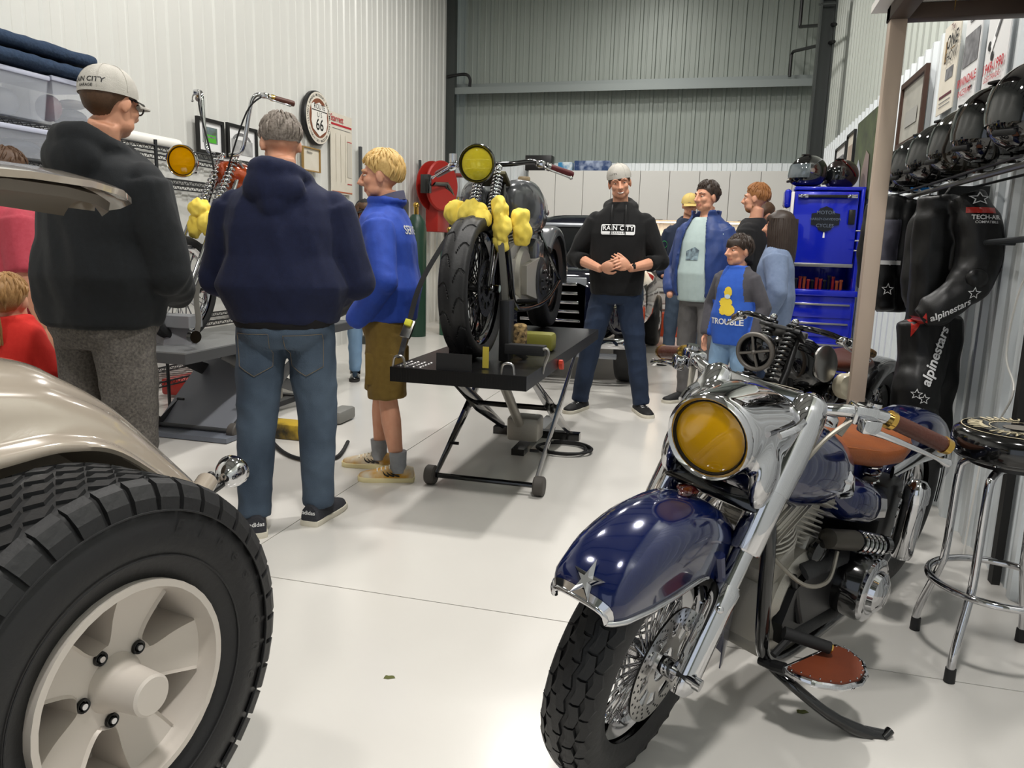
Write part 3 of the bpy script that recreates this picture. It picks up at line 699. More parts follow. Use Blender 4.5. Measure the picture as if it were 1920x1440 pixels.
for z, rx, ry, op in ((.90, .185, .150, .62), (.93, .205, .172, .60), (1.0, .215, .178, .58), (1.12, .225, .182, .52), (1.25, .222, .172, .46), (1.36, .215, .155, .42), (1.43, .190, .135, .40), (1.485, .135, .110, .42), (1.54, .088, .092, .55), (1.585, .092, .098, .75)):
    o_, i_ = [], []
    for j in range(33):
        a = op+(2*PI-2*op)*j/32; ca, sa = math.cos(a), math.sin(a)
        e = 2/2.5; p = V(((rx+.020)*abs(sa)**e*(1 if sa >= 0 else -1), (ry+.014)*abs(ca)**e*(1 if ca >= 0 else -1), z)); o_.append(p); i_.append(V((p.x*.93, p.y*.93, p.z)))
    rows.append(o_+i_[::-1])
b.loft(rows)
for s, e_, w_ in ((-1, V((-.295, -.03, 1.12)), V((-.205, .13, .915))), (1, V((.295, -.03, 1.12)), V((.21, .13, .915)))):
    sh = V((s*.162, 0, 1.42)); b.sph(sh, .076); b.tube([sh, sh.lerp(e_, .5), e_, e_.lerp(w_, .5), e_.lerp(w_, .85), w_], [.090, .084, .078, .074, .066, .05], 14); b.sph(e_, .077)
jm = union(b, .0085, 3, folds(.009, 8, .8, 21)); jo = link(jm, 'jacket', BOMB, r, 70)
decal([(-.055, -.05), (.055, -.05), (.06, .03), (.02, .055), (-.06, .02)], [(0, 1, 2, 3, 4)], mat('tee_print', '#3a3f4a', .8, noise_=(30, '#9fb7c0')), to, (0, .4, 1.24), (-1, 0, 0), (0, 0, 1), 'print', to.data, .004, .02)
for s in (-1, 1): shoe(r, (s*.125, .0, 0), 90-s*10, BLACKR, SOLEW)

# 7 bearded man in a black tee, back turned
TEEB = cloth('black_tee_cloth', '#0f0f11', '#141416')
r, X, to, bo = person('bearded ginger person in black tee turned away beside the blue tool chest', (.27, 7.15), 158, 1.84, sw=.22, cd=.14, head=(6, 0, 0), top=TEEB, bottom=DENIMD, topz=.48, sleeve=.42, seed=23.)
hair_shell(X, .060, .02, -.03, .010, .005, 70, .010, seed=7., tufts=180).obj('hair', HAIRR, r, 60)
b = B(X); b.sph((0, .040, -.088), (.044, .046, .034)); b.sph((-.040, .024, -.068), (.022, .036, .030)); b.sph((.040, .024, -.068), (.022, .036, .030)); link(union(b, .006, 2), 'beard', HAIRR, r, 60)
face_bits(r, X, HAIRR)
for s in (-1, 1): shoe(r, (s*.1, 0, 0), 90-s*8, BLACKR, SOLEB)

# 8 person mostly hidden behind the bearded man
r, X, to, bo = person('person with brown hair almost hidden behind the bearded one', (.40, 8.0), 20, 1.74, top=TEEB, bottom=DENIMD, sleeve=.42, seed=26., vox=.011)
hair_shell(X, .055, .0, -.06, .012, .005, 70).obj('hair', HAIRB, r, 60)
for s in (-1, 1): shoe(r, (s*.1, 0, 0), 90-s*8, BLACKR, SOLEB)

# 9 boy with raglan shirt
SHB = cloth('blue_shirt', '#2b57b5', '#2f5dbd', .9, 40); SHG = cloth('grey_raglan', '#47454a', '#4d4b50', .9, 40)
r, X, to, bo = person('boy in blue shirt with grey raglan sleeves and light jeans', (.13, 5.75), -118, 1.385, sw=.150, cd=.10, waist=.13, wd=.10, hip=.13, hd=.10, headscale=.93,
    head=(-22, 0, 0), armL=((-.205, -.03, .88), (-.19, .05, .66)), armR=((.205, -.03, .88), (.19, .05, .66)), footL=(-.11, .0), footR=(.11, .02), top=SHB, bottom=DENIML, topz=.44, seed=29., vox=.006, legw=1.15, loose=1.05, tf=.005)
to.data.materials.append(SHG)
k_ = 1.385/1.8
def rag(c): 
    d = abs(c.x)-(.075+.055*max(0, (1.16-c.z))/.35); return 1 if d > 0 and c.z > .92 or abs(c.x) > .165 else 0
to.data.polygons.foreach_set('material_index', [rag(p.center) for p in to.data.polygons])
hair_shell(X, .05, .005, -.05, .012, .005, 60, .0, seed=9., fringe=.030, tufts=180).obj('hair', HAIRD, r, 60); face_bits(r, X, HAIRD)
PRY = mat('yellow_print', '#e0c33a', .8); PRW = mat('pale_blue_print', '#bfd0dc', .8)
for (cx, cz, w, h, m_) in ((.0, .985, .030, .040, PRY), (.012, .915, .050, .034, PRY), (-.02, .86, .042, .040, PRY), (.025, .86, .030, .036, PRY), (.0, .955, .022, .016, PRW)):
    ol = [(w*math.cos(2*PI*i/18)*(1+.12*math.sin(3*i)), h*math.sin(2*PI*i/18)) for i in range(18)]
    decal([(x-cx, y) for x, y in ol], [tuple(range(18))], m_, to, (0, .4, cz), (-1, 0, 0), (0, 0, 1), 'print', to.data, .004 if m_ is PRY else .006, .02)
lettering('TROUBLE', WPRINT, to, (0, .4, .775), (-1, 0, 0), (0, 0, 1), .058, to.data, .025, off=.004, sub=.012)
for s in (-1, 1): shoe(r, (s*.11, .01, 0), 90-s*10, BLACKR, SOLEW, .24, .045, high=.07)

# 10 girl with long dark hair
SHL = cloth('dusty_blue_sweatshirt', '#6d7d98', '#7887a2', .9, 40)
r, X, to, bo = person('girl with long dark brown hair in dusty blue sweatshirt behind the boy', (.42, 6.22), 172, 1.575, sw=.165, cd=.115, waist=.15, wd=.12, hip=.145, hd=.115, headscale=.96,
    head=(4, 0, 0), armL=((-.235, -.04, .98), (-.21, .06, .74)), armR=((.235, -.04, .98), (.21, .06, .74)), top=SHL, bottom=DENIMD, topz=.43, seed=33., loose=1.25, tf=.010)
long_hair(X, .27, 4., .095, .72).obj('hair', HAIRD, r, 60); face_bits(r, X, HAIRD)
for s in (-1, 1): shoe(r, (s*.1, 0, 0), 90-s*8, BLACKR, SOLEW, .25)

# 11 woman in grey coat and black cap, between the navy hoodie and the blond man
COAT = cloth('grey_wool_coat', '#77746c', '#827f77')
r, X, to, bo = person('person with long hair in grey coat, black cap and ankle boots', (-3.12, 6.48), -60, 1.63, pocket=True, sw=.185, cd=.12, waist=.165, wd=.125, hip=.165, hd=.12,
    head=(-10, 0, 0), armL=((-.25, .0, .98), (-.14, .17, .88)), armR=((.25, .0, .98), (.14, .17, .88)), top=COAT, bottom=DENIML, topz=.36, seed=37.,
    topw=((.60, .20, .16), (.75, .195, .155), (.98, .185, .15), (1.12, .185, .145), (1.22, .19, .14), (1.31, .18, .12), (1.365, .12, .09), (1.40, .075, .075)))
long_hair(X, .36, 5., .092, .62).obj('hair', HAIRB, r, 60); face_bits(r, X, HAIRB)
cap_mesh(r, X, mat('black_cap', '#121212', .8), 1, tilt=-2)
b = B()
for z in (1.2, 1.05, .9): b.sph((.03, .17, z), (.013, .006, .013), 10, 6)
b.obj('button', INK, to)
for s in (-1, 1):
    u, XS_ = shoe(r, (s*.1, .01, 0), 90-s*8, BLACK, SOLEB, .26, .045)
    q = B(); q.tube([(s*.1, 0, .05), (s*.1, 0, .12), (s*.1, 0, .19)], [.05, .05, .054], 14); q.obj('boot_shaft', BLACK, u)

# 12 person in red shirt and denim vest at the left edge
r, X, to, bo = person('person in faded red shirt and denim vest at left edge behind dark hoodie', (-3.62, 3.28), 60, 1.70, sw=.235, cd=.15, waist=.21, wd=.17, hip=.19, hd=.14, head=(0, -6, 0), top=cloth('faded_red_tee', '#a83a48', '#b24452'), bottom=DENIM, sleeve=.45, seed=41., loose=1.1)
hair_shell(X, .05, .0, -.06, .010, .005, 70, tufts=120).obj('hair', HAIRB, r, 60)
b = B(); b.loft([ring((0, -.0, z), rx, ry, 22, 2.5) for z, rx, ry in ((1.02, .255, .20), (1.2, .262, .20), (1.35, .26, .19), (1.43, .22, .15), (1.48, .13, .11))], cap=False)
jm = b.mesh('vest')
bm = bmesh.new(); bm.from_mesh(jm); bmesh.ops.delete(bm, geom=[f for f in bm.faces if f.calc_center_median().x > -.02], context='FACES'); bmesh.ops.solidify(bm, geom=bm.faces[:], thickness=.012); bm.to_mesh(jm); bm.free()
link(jm, 'vest', DENIMD, r, 60)
for s in (-1, 1): shoe(r, (s*.1, 0, 0), 90-s*8, BLACKR, SOLEB)

# 13 small child in red with a ponytail behind the car fender
r, X, to, bo = person('small child in bright red top with light brown ponytail behind the car fender', (-2.84, 2.54), 95, 1.10, sw=.135, cd=.10, waist=.12, wd=.10, hip=.12, hd=.10, headscale=.88, head=(20, 0, 0), top=cloth('bright_red_jersey', '#c8241c', '#d02c22'), bottom=DENIMD, seed=44., vox=.010,
    armL=((-.18, 0, .70), (-.15, .08, .52)), armR=((.18, 0, .70), (.15, .08, .52)))
HAIRL = mat('light_brown_hair', '#8a6238', .55, 0, noise_=(160, '#b08a58', .3), stretch=(3, 3, .5))
h = hair_shell(X, .055, .0, -.06, .010, .004, 60, tufts=160)
for i in range(9):
    a = i*.7; h.tube(spline([(0, -.105, .04), (.006*math.cos(a), -.15, .02), (.016*math.cos(a), -.155+.012*math.sin(a), -.08), (.02*math.cos(a), -.14+.016*math.sin(a), -.20)]), [.006]*3+[.010]*7+[.007, .005, .002], 6)
h.obj('hair', HAIRL, r, 60)
for s in (-1, 1): shoe(r, (s*.08, 0, 0), 90, BLACKR, SOLEW, .2, .04, high=.06)
# ---------------------------------------------------------------- motorcycle building blocks (x forward, y left, z up)
def tri(x): return abs((x % 1.)*2-1)*2-1          # -1..1 triangle wave
def tread_zig(th, y, W):
    """road tyre: zigzag grooves with angled side sipes"""
    k = th/(2*PI); z = tri(k*34)*.006
    if abs(abs(y)-.017-z) < .0024: return True
    z2 = tri(k*34+.5)*.004
    u = (k*68+abs(y)*9) % 1
    if abs(y) > .022 and abs(y) < .058 and u < .10: return True
    if abs(abs(y)-.042-z2) < .0018: return True
    return False
def tread_chev(th, y, W):
    """sport tyre: sweeping curved sipes"""
    k = th/(2*PI)*16; s = abs(y)*14+.35*math.sin(abs(y)*60)
    u = (k+s+(0 if y > 0 else .5)) % 1
    return u < .085 and .008 < abs(y) < .062
def tyre(R_, W_, rim, mask=None, n=200, m=34, depth=.006, bead=.8, square=0.):
    b = B(); rows = []
    pr = [V((-W_*.5*bead, 0, rim)), V((-W_*.52, 0, rim+(R_-rim)*.42)), V((-W_*.46, 0, rim+(R_-rim)*.80)), V((-W_*(.26+.1*square), 0, R_-.010*(1-square))), V((0, 0, R_)),
          V((W_*(.26+.1*square), 0, R_-.010*(1-square))), V((W_*.46, 0, rim+(R_-rim)*.80)), V((W_*.52, 0, rim+(R_-rim)*.42)), V((W_*.5*bead, 0, rim))]
    pr = spline(pr, max(3, m//8))
    for i in range(n):
        th = 2*PI*i/n; row = []
        for p in pr:
            r = p.z; y = p.x
            if mask and r > R_-(R_-rim)*.24 and mask(th, y, W_): r -= depth
            row.append(V((r*math.sin(th), y, r*math.cos(th))))
        rows.append(row)
    rows.append(rows[0]); b.grid(rows); return b
def tread_blocks(parent, M, R0, N, rows_, drop=6.2, tall=.006):
    """zigzag tread blocks, one mesh per row shared by all its copies"""
    da = 2*PI/N
    for y, h, z, off in rows_:
        ol = [(-.46, y-h), (-.02, y-h+z), (.44, y-h), (.47, y), (.44, y+h), (.02, y+h+z), (-.46, y+h), (-.42, y)]
        q = B(); lo, hi = [], []
        for f, yy in ol:
            r = R0-drop*yy*yy; hi.append(V((r*math.sin(f*da), yy, r*math.cos(f*da)))); r2 = r-tall-.004; g = 1.05; lo.append(V((r2*math.sin(f*da*g), y+(yy-y)*g, r2*math.cos(f*da*g))))
        n = len(ol); q.loft([lo, hi]); me = q.mesh('tread_block'); me.materials.append(RUBBER)
        bm = bmesh.new(); bm.from_mesh(me); bmesh.ops.recalc_face_normals(bm, faces=bm.faces[:]); bm.to_mesh(me); bm.free()
        for i in range(N):
            o = bpy.data.objects.new('tread_block', me); COL.objects.link(o); o.parent = parent; o.matrix_basis = M @ Matrix.Rotation(da*(i+off), 4, 'Y')
def rim_mesh(r, w, lip=.014):
    b = B(); b.lathe([(r, -w/2), (r+lip, -w/2-.003), (r+lip, -w/2+.006), (r+.002, -w/2+.012), (r-.012, -w/4), (r-.014, 0), (r-.012, w/4), (r+.002, w/2-.012), (r+lip, w/2-.006), (r+lip, w/2+.003), (r, w/2), (r-.020, w/4), (r-.022, 0), (r-.020, -w/4)], (0, 0, 0), (0, 1, 0), 56, close=True); return b
def spokes(parent, M, rim, hub, m, n=40, rad=.003, w=.03, joined=False, cross=.35):
    """each spoke its own object sharing two meshes"""
    pair = []
    for s in (-1, 1):
        b = B(); b.tube([(hub*math.sin(cross), s*w, hub*math.cos(cross)), (0, s*.008, rim)], rad, 6); b.tube([(0, s*.008, rim), (0, s*.008, rim-.02)], rad*1.6, 6); pair.append(b)
    if joined:
        a = B()
        for i in range(n):
            q = pair[i % 2]; a.m = M @ Matrix.Rotation(2*PI*i/n, 4, 'Y') @ (Matrix.Scale(-1, 4, V((1, 0, 0))) if (i//2) % 2 else Matrix()); a.add(q.v, q.f)
        o = a.obj('spokes', m, parent); o['kind'] = 'stuff'; return
    me = [p.mesh('spoke') for p in pair]
    for x in me: x.materials.append(m); x.polygons.foreach_set('use_smooth', [True]*len(x.polygons))
    for i in range(n):
        o = bpy.data.objects.new('spoke', me[i % 2]); COL.objects.link(o); o.parent = parent
        o.matrix_basis = M @ Matrix.Rotation(2*PI*i/n+(.12 if i % 2 else 0), 4, 'Y')
def wheel(root, M, R_, W_, rim, name, mask=None, spokem=CHROME, rimm=CHROME, n=40, joined=False, rad=.003, hubr=.035, ws=1., nt=200, mt=34):
    b = rim_mesh(rim, W_*.55); b.m = Matrix(); b.v = [M @ p for p in b.v]; ro = b.obj(name, rimm, root, 40)
    b = tyre(R_, W_, rim+.010, mask, nt, mt); b.v = [M @ p for p in b.v]; b.obj('tyre', RUBBER, ro, 30)
    b = B(M); b.lathe([(0, -.055), (.02, -.055), (.022, -.04), (hubr, -.038), (hubr, -.026), (.022, -.02), (.022, .02), (hubr, .026), (hubr, .038), (.022, .04), (.02, .055), (0, .055)], (0, 0, 0), (0, 1, 0), 24); b.obj('hub', spokem, ro, 40)
    spokes(ro, M, rim-.010, hubr-.004, spokem, n, rad, .031, joined)
    return ro
def rotor(root, M, y, r, m, parent):
    b = B(M)
    for rr0, rr1 in ((r*.74, r), (r*.30, r*.50)):
        b.lathe([(rr0, y-.0025), (rr1, y-.0025), (rr1, y+.0025), (rr0, y+.0025)], (0, 0, 0), (0, 1, 0), 48, close=True)
    for i in range(10):
        a = 2*PI*i/10; u = V((math.sin(a), 0, math.cos(a))); w = V((math.cos(a), 0, -math.sin(a)))
        b.loft([[u*(r*.48)+w*s*.008+V((0, y+q, 0)) for s, q in ((-1, -.002), (1, -.002), (1, .002), (-1, .002))], [u*(r*.76)+w*(s*.010+.012)+V((0, y+q, 0)) for s, q in ((-1, -.002), (1, -.002), (1, .002), (-1, .002))]])
    o = b.obj('brake_disc', m, parent, 30)
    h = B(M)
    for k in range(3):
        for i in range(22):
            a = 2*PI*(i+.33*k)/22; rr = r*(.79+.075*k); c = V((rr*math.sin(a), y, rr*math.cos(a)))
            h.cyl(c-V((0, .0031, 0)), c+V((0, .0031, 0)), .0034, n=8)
    h = h.obj('dark_hole_discs', BLACKR, o); h['kind'] = 'stuff'  # dark discs standing in for the shade inside drilled holes
    return o
def vtwin(root, M, finm, casem, coverm, sc=1.):
    """air cooled v-twin: crankcase, two finned cylinders with rocker boxes"""
    K = M @ Matrix.Scale(sc, 4)
    b = B(K); b.lathe([(0, -.09), (.11, -.09), (.125, -.075), (.125, .075), (.11, .09), (0, .09)], (0, 0, 0), (0, 1, 0), 28); b.box((-.0, 0, -.10), (.26, .17, .05), None, .015); b.box((.10, 0, .0), (.12, .15, .16), None, .02)
    for dx in (.095, -.085): b.box((dx, 0, .11), (.13, .14, .06), Euler((0, R(22 if dx > 0 else -22), 0)).to_matrix(), .012)
    cs = b.obj('crankcase', casem, root, 40)
    for s in (1, -1):
        T = K @ Matrix.Rotation(R(22.5*s), 4, 'Y')
        b = B(T); b.cyl((0, 0, .10), (0, 0, .24), .052, n=20); cy = b.obj('cylinder', finm, root, 40)
        for i in range(8):
            f = B(T); rr = .072-.002*abs(i-3.5); f.lathe([(.05, .128+i*.0135), (rr, .128+i*.0135), (rr+.002, .131+i*.0135), (rr, .134+i*.0135), (.05, .134+i*.0135)], n=22); f.obj('fin', finm, cy, 30)
        h = B(T); h.box((0, 0, .262), (.15, .145, .05), None, .018); hd = h.obj('cylinder_head', casem, root, 40)
        for i in range(5):
            f = B(T); f.box((0, 0, .246+i*.011), (.162-.006*i, .158-.006*i, .004)); f.obj('fin', finm, hd, 0)
        r = B(T); r.box((0, 0, .312), (.125, .135, .045), None, .02); r.box((0, 0, .336), (.09, .10, .02), None, .008); r.obj('rocker_cover', coverm, root, 40)
    return cs
def coil(a, b_, r, turns, wire, n=10):
    a, b_ = V(a), V(b_); ax = (b_-a).normalized(); u = ax.orthogonal().normalized(); w = ax.cross(u); L = (b_-a).length
    N = int(turns*n); q = B(); q.tube([a+ax*(L*i/N)+u*(r*math.cos(2*PI*i/n))+w*(r*math.sin(2*PI*i/n)) for i in range(N+1)], wire, 6); return q
LENSY = mat('yellow_lens', '#ffbf00', .02, 0, alpha=.54, ior=1.2)
REFLY = mat('reflector', '#ffb800', .17, .45, bump=(20, 1.))
def headlamp(root, M, r, bezel, deep=.11, shell=True, m=CHROME, name='headlight', lens=None, refl=None):
    """M: +x out of the lens, origin at lens centre"""
    b = B(M)
    if shell: b.lathe([(0, -deep), (r*.45, -deep*.97), (r*.8, -deep*.7), (r*1.02, -deep*.3), (r*1.06, 0)], (0, 0, 0), (1, 0, 0), 36)
    b.lathe([(r*1.06, -.004), (r*1.14, .0), (r*1.15, .012), (r*1.09, .022), (r*1.0, .014), (r*.98, .0)], (0, 0, 0), (1, 0, 0), 40)
    o = b.obj(name, bezel, root, 40)
    g = B(M); g.lathe([(r*1.02, .006), (r*.97, .012), (r*.94, .004)], (0, 0, 0), (1, 0, 0), 40); g.obj('gasket', BLACKM, o)
    g = B(M); g.lathe([(r*.95, .002), (r*.85, -.03), (r*.6, -.055), (r*.3, -.068), (0.0, -.07)], (0, 0, 0), (1, 0, 0), 40); g.cyl((-.07, 0, 0), (-.025, 0, 0), .014, .010, 12); g.box((-.03, 0, .25*r), (.05, r*1.5, .003)); g.box((-.03, 0, -.25*r), (.05, r*1.5, .003)); g.obj('reflector', refl or REFLY, o, 25)
    g = B(M); g.lathe([(r*.95, .004), (r*.8, .011), (r*.5, .018), (r*.2, .021), (0, .021)], (0, 0, 0), (1, 0, 0), 36); g.obj('lens', lens or LENSY, o, 60)
    return o
def bike_root(label, cat, x, y, z, heading, lean, **k):
    return thing('motorcycle', label, cat, m=Matrix.Translation((x, y, z)) @ Matrix.Rotation(R(heading), 4, 'Z') @ Matrix.Rotation(R(lean), 4, 'X'), **k)
def steer_matrix(rake, ang, p=(-.05, 0, .325)):
    u = V((-math.sin(R(rake)), 0, math.cos(R(rake)))); return Matrix.Translation(p) @ Matrix.Rotation(R(ang), 4, u) @ Matrix.Translation(-V(p)), u
def fender_shell(M, crest, skirt, hw, th=.004, flat=.0):
    """crest, skirt: matching lists of (x,z); U section between skirt edges"""
    b = B(M); cr = spline([(x, 0, z) for x, z in crest], 4); sk = spline([(x, 0, z) for x, z in skirt], 4); rows = []; inner = []
    sec = [(-1, 0), (-1.0, .35), (-.97, .62), (-.86, .82), (-.64, .94), (-.34, .99), (0, 1), (.34, .99), (.64, .94), (.86, .82), (.97, .62), (1.0, .35), (1, 0)]
    hws = hw if isinstance(hw, (list, tuple)) else [hw]*len(crest)
    for i, (c, k) in enumerate(zip(cr, sk)):
        f = i/(len(cr)-1)*(len(hws)-1); j = min(int(f), len(hws)-2); h = hws[j]+(hws[j+1]-hws[j])*(f-j)
        rows.append([k.lerp(c, t)+V((0, s*h, 0)) for s, t in sec]); inner.append([k.lerp(c, t*.97)+V((0, s*(h-th), 0)) for s, t in sec])
    full = [r+i[::-1] for r, i in zip(rows, inner)]
    b.loft(full); return b, rows

# ---------------------------------------------------------------- navy cruiser in the foreground
def navy_bike():
    root = bike_root('navy blue cruiser motorcycle with yellow headlight and tan leather seat', 'motorcycle', -.1623, 1.7646, 0, -120.87, -6.53)
    S, ua = steer_matrix(31, 8.14)
    WM = S @ Matrix.Translation((0, 0, .325))
    fw = wheel(root, WM, .320, .132, .205, 'front_wheel', None, n=44, rad=.0042, nt=128, mt=40)
    tread_blocks(fw, WM, .3265, 34, [(-.0505, .0085, .007, 0), (-.0255, .0100, .007, .5), (0, .0105, -.007, 0), (.0255, .0100, .007, .5), (.0505, .0085, .007, 0)])
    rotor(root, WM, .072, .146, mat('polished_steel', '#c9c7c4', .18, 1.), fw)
    b = B(WM); b.cyl((0, -.17, 0), (0, .165, 0), .011, n=14); b.cyl((0, .155, 0), (0, .172, 0), .015, n=16); b.cyl((0, .05, 0), (0, .10, 0), .026, .022, 18); b.obj('axle', CHROME, fw, 30)
    # fork legs
    for s in (-1, 1):
        b = B(S); a0 = V((-.012, s*.125, .300)); f = lambda t: a0+ua*t
        b.tube([f(-.03), f(-.01), f(.02), f(.20), f(.24), f(.25), f(.255)], [.018, .030, .034, .034, .036, .030, .030], 24)
        b.tube([f(.25), f(.36)], [.026, .026], 20)
        b.tube([f(.34), f(.345), f(.60)], [.036, .040, .043], 24)
        b.obj('fork_leg', CHROME, root, 40)
        b = B(S); b.tube([f(.20)+V((.02, -s*.03, 0)), f(.21)+V((.0, -s*.05, .01))], .012, 8); b.sph(f(.205)+V((.028, s*.012, 0)), .012); b.obj('fender_bolt', CHROME, root)
    b = B(S); b.box((-.225, 0, .70), (.05, .26, .045), Euler((0, R(-31), 0)).to_matrix(), .012); b.obj('lower_triple_clamp', BLACK, root, 40)
    # caliper
    b = B(S); b.box((-.115, .095, .42), (.075, .055, .10), Euler((0, R(-31), 0)).to_matrix(), .014); b.obj('brake_caliper', CHROME, root, 40)
    # nacelle: one blended chrome shell
    b = B(S)
    b.loft([ring((x, 0, z), ry, rz, 28, 2.1, (0, 1, 0), (.12, 0, .99)) for x, z, ry, rz in ((-.115, .862, .104, .104), (-.17, .862, .112, .108), (-.23, .862, .125, .108), (-.29, .868, .138, .100), (-.345, .885, .142, .078), (-.385, .905, .12, .045))])
    for s in (-1, 1):
        b.sph((-.215, s*.118, .775), (.062, .030, .085), 16, 12)
    nm = union(b, .0055, 60, None, .6); link(nm, 'nacelle', CHROME, root, 80)
    for s in (-1, 1):
        a0 = V((-.012, s*.125, .300)); b = B(S); b.tube([a0+ua*.50, a0+ua*.52, a0+ua*.60, a0+ua*.70, a0+ua*.75, a0+ua*.77], [.0445, .046, .049, .049, .042, .02], 32); b.obj('fork_cover', CHROME, root, 60)
        b = B(S); b.tube(spline([(-.20, s*.128, .895), (-.26, s*.142, .905), (-.31, s*.142, .915)], 4), [(.006, .010)]*9, 8); b.obj('nacelle_badge', CHROME, root)
    b = B(); b.lathe([(.046, .028), (.056, .026), (.060, .0), (.060, -.03)], (-.50, 0, .905), (-.15, 0, 1), 30); sp = b.obj('speedometer', CHROME, root, 40)
    b = B(); b.lathe([(0, .02), (.047, .02)], (-.50, 0, .905), (-.15, 0, 1), 30); b.obj('dial', mat('cream_dial', '#cfc6b0', .4), sp)
    HM = S @ Matrix.Translation((-.118, 0, .862)) @ Matrix.Rotation(R(7), 4, 'Y')
    headlamp(root, HM, .092, CHROME, shell=False)
    # handlebar, clamp, grips, levers
    b = B(S); b.box((-.40, 0, .928), (.052, .19, .056), Euler((0, R(-14), 0)).to_matrix(), .006); b.box((-.375, 0, .885), (.04, .07, .07), None, .01); b.obj('bar_clamp', CHROME, root, 40)
    path = lambda s: spline([(-.40, s*.02, .928), (-.40, s*.11, .930), (-.402, s*.165, .938), (-.43, s*.215, .946), (-.50, s*.275, .938), (-.56, s*.345, .915)], 6)
    b = B(S); b.tube(path(-1)[::-1]+path(1)[1:], .0165, 16); b.obj('handlebar', CHROME, root, 60)
    for s in (-1, 1):
        g0, g1 = V((-.505, s*.283, .936)), V((-.617, s*.412, .888)); d = (g1-g0).normalized()
        b = B(S); b.tube([g0+d*.012, g0+d*.03, g0+d*.15, g1-d*.006], [.020, .0205, .0205, .020], 20); gr = b.obj('grip', BROWNL, root, 50)
        B(S).tube([g0, g0+d*.013], .024, 20).obj('grip_collar', GOLD, gr, 30); B(S).tube([g1-d*.012, g1+d*.006], [.0225, .020], 20).obj('grip_collar', GOLD, gr, 30)
        b = B(S); b.box((-.452, s*.232, .942), (.052, .062, .050), Euler((0, 0, R(s*40))).to_matrix(), .008); b.box((-.425, s*.262, .925), (.03, .05, .036), Euler((0, 0, R(s*50))).to_matrix(), .006); b.cyl((-.47, s*.25, .965), (-.47, s*.25, .975), .018, n=16); b.cyl((-.47, s*.222, .93), (-.505, s*.222, .925), .01, n=10); b.obj('control_housing', CHROME, root, 40)
        b = B(S); b.tube(spline([(-.425, s*.255, .915), (-.455, s*.31, .905), (-.54, s*.38, .875), (-.605, s*.425, .850)], 5), [.009, .010, .010, .009, .008, .008, .008, .007, .007, .007, .006, .006, .006, .007, .010, .011], 10); b.sph((-.607, s*.427, .850), .011); b.obj('lever', CHROME, root, 60)
        b = B(S); b.tube(spline([(-.43, s*.225, .93), (-.37, s*.19, .88), (-.32, s*.16, .80), (-.31, s*.12, .72)], 5), .006, 8); b.tube([(-.425, s*.215, .925), (-.405, s*.205, .885)], .009, 8); b.obj('cable', mat('braided_cable', '#8f8a80', .4, .6), root)
    # front fender
    crest = [(.345, .612), (.325, .655), (.26, .705), (.14, .738), (.0, .738), (-.13, .702), (-.255, .622), (-.345, .50), (-.40, .36), (-.43, .22), (-.44, .15)]
    skirt = [(.335, .585), (.30, .588), (.21, .583), (.11, .577), (.02, .572), (-.05, .560), (-.13, .515), (-.235, .42), (-.325, .29), (-.385, .17), (-.41, .11)]
    b, rows = fender_shell(S, crest, skirt, [.062, .086, .097, .100, .100, .100, .098, .095, .092, .09, .088])
    fe = b.obj('front_fender', NAVY, root, 50)
    b = B(S); n0 = len(rows)//2+1
    path_l = [r[-1]+V((0, .002, 0)) for r in rows[:n0]]; path_r = [r[0]-V((0, .002, 0)) for r in rows[:n0]]
    b.tube(path_l[::-1]+[p for p in rows[0][::-1]]+path_r, [(.0065, .0065)], 8); b.obj('fender_trim', CHROME, fe, 60)
    b = B(S); b.grid([[p+V((.004, 0, .001)) for p in rows[0]], [p+(p-V((0, p.y, .325))).normalized()*.003 for p in rows[2]], [p+(p-V((0, p.y, .325))).normalized()*.0035 for p in rows[3]]][:2]); b.obj('fender_tip', CHROME, fe, 60)
    st = []
    for i in range(10):
        a = PI/2+2*PI*i/10; q = .040 if i % 2 == 0 else .015; st.append((q*math.cos(a)*.85, q*math.sin(a)))
    b = B(S); b.prism([(x*1.15, y*1.15) for x, y in st], (.331, .0, .648), (0, 1, 0), (-.5, 0, .86), .012, .5); b.obj('star_emblem', CHROME, fe, 0)
    b = B(S); b.sph((-.06, .0, .735), (.034, .016, .012), 16, 8); b.lathe([(.02, 0), (.026, .004), (.022, .007)], (-.06, 0, .738), (0, 0, 1), 20); b.obj('fender_lamp', mat('smoked_lens', '#3a1010', .1, coat=1.), fe)
    b = B(S); b.tube([(-.10, .10, .60), (-.13, .112, .52), (-.12, .122, .455)], [.014, .012, .012], 8); b.obj('fender_bracket', NAVY, fe)
    # tank
    def body_loft(secs, n=28, p=2.3):
        return [ring((x, 0, (zt+zb)/2), w, (zt-zb)/2, n, p, (0, 1, 0), (0, 0, 1)) for x, w, zt, zb in secs]
    b = B(); b.loft(body_loft([(-.225, .035, .845, .78), (-.245, .085, .868, .745), (-.29, .125, .885, .695), (-.37, .155, .892, .645), (-.48, .172, .878, .605), (-.60, .176, .848, .580), (-.70, .165, .806, .572), (-.78, .138, .762, .575), (-.835, .100, .722, .590), (-.865, .05, .690, .615)]))
    tk = b.obj('fuel_tank', NAVY, root, 80)
    b = B(); b.tube([(-.30, 0, .893), (-.45, 0, .893), (-.62, 0, .852), (-.75, 0, .79)], [(.02, .045), (.02, .055), (.02, .05), (.018, .04)], 16); b.lathe([(0, .028), (.032, .028), (.040, .020), (.042, 0)], (-.60, .085, .842), (-.1, .1, 1), 24); b.lathe([(0, .028), (.032, .028), (.040, .020), (.042, 0)], (-.60, -.085, .842), (-.1, -.1, 1), 24); b.obj('tank_console', CHROME, tk, 50)
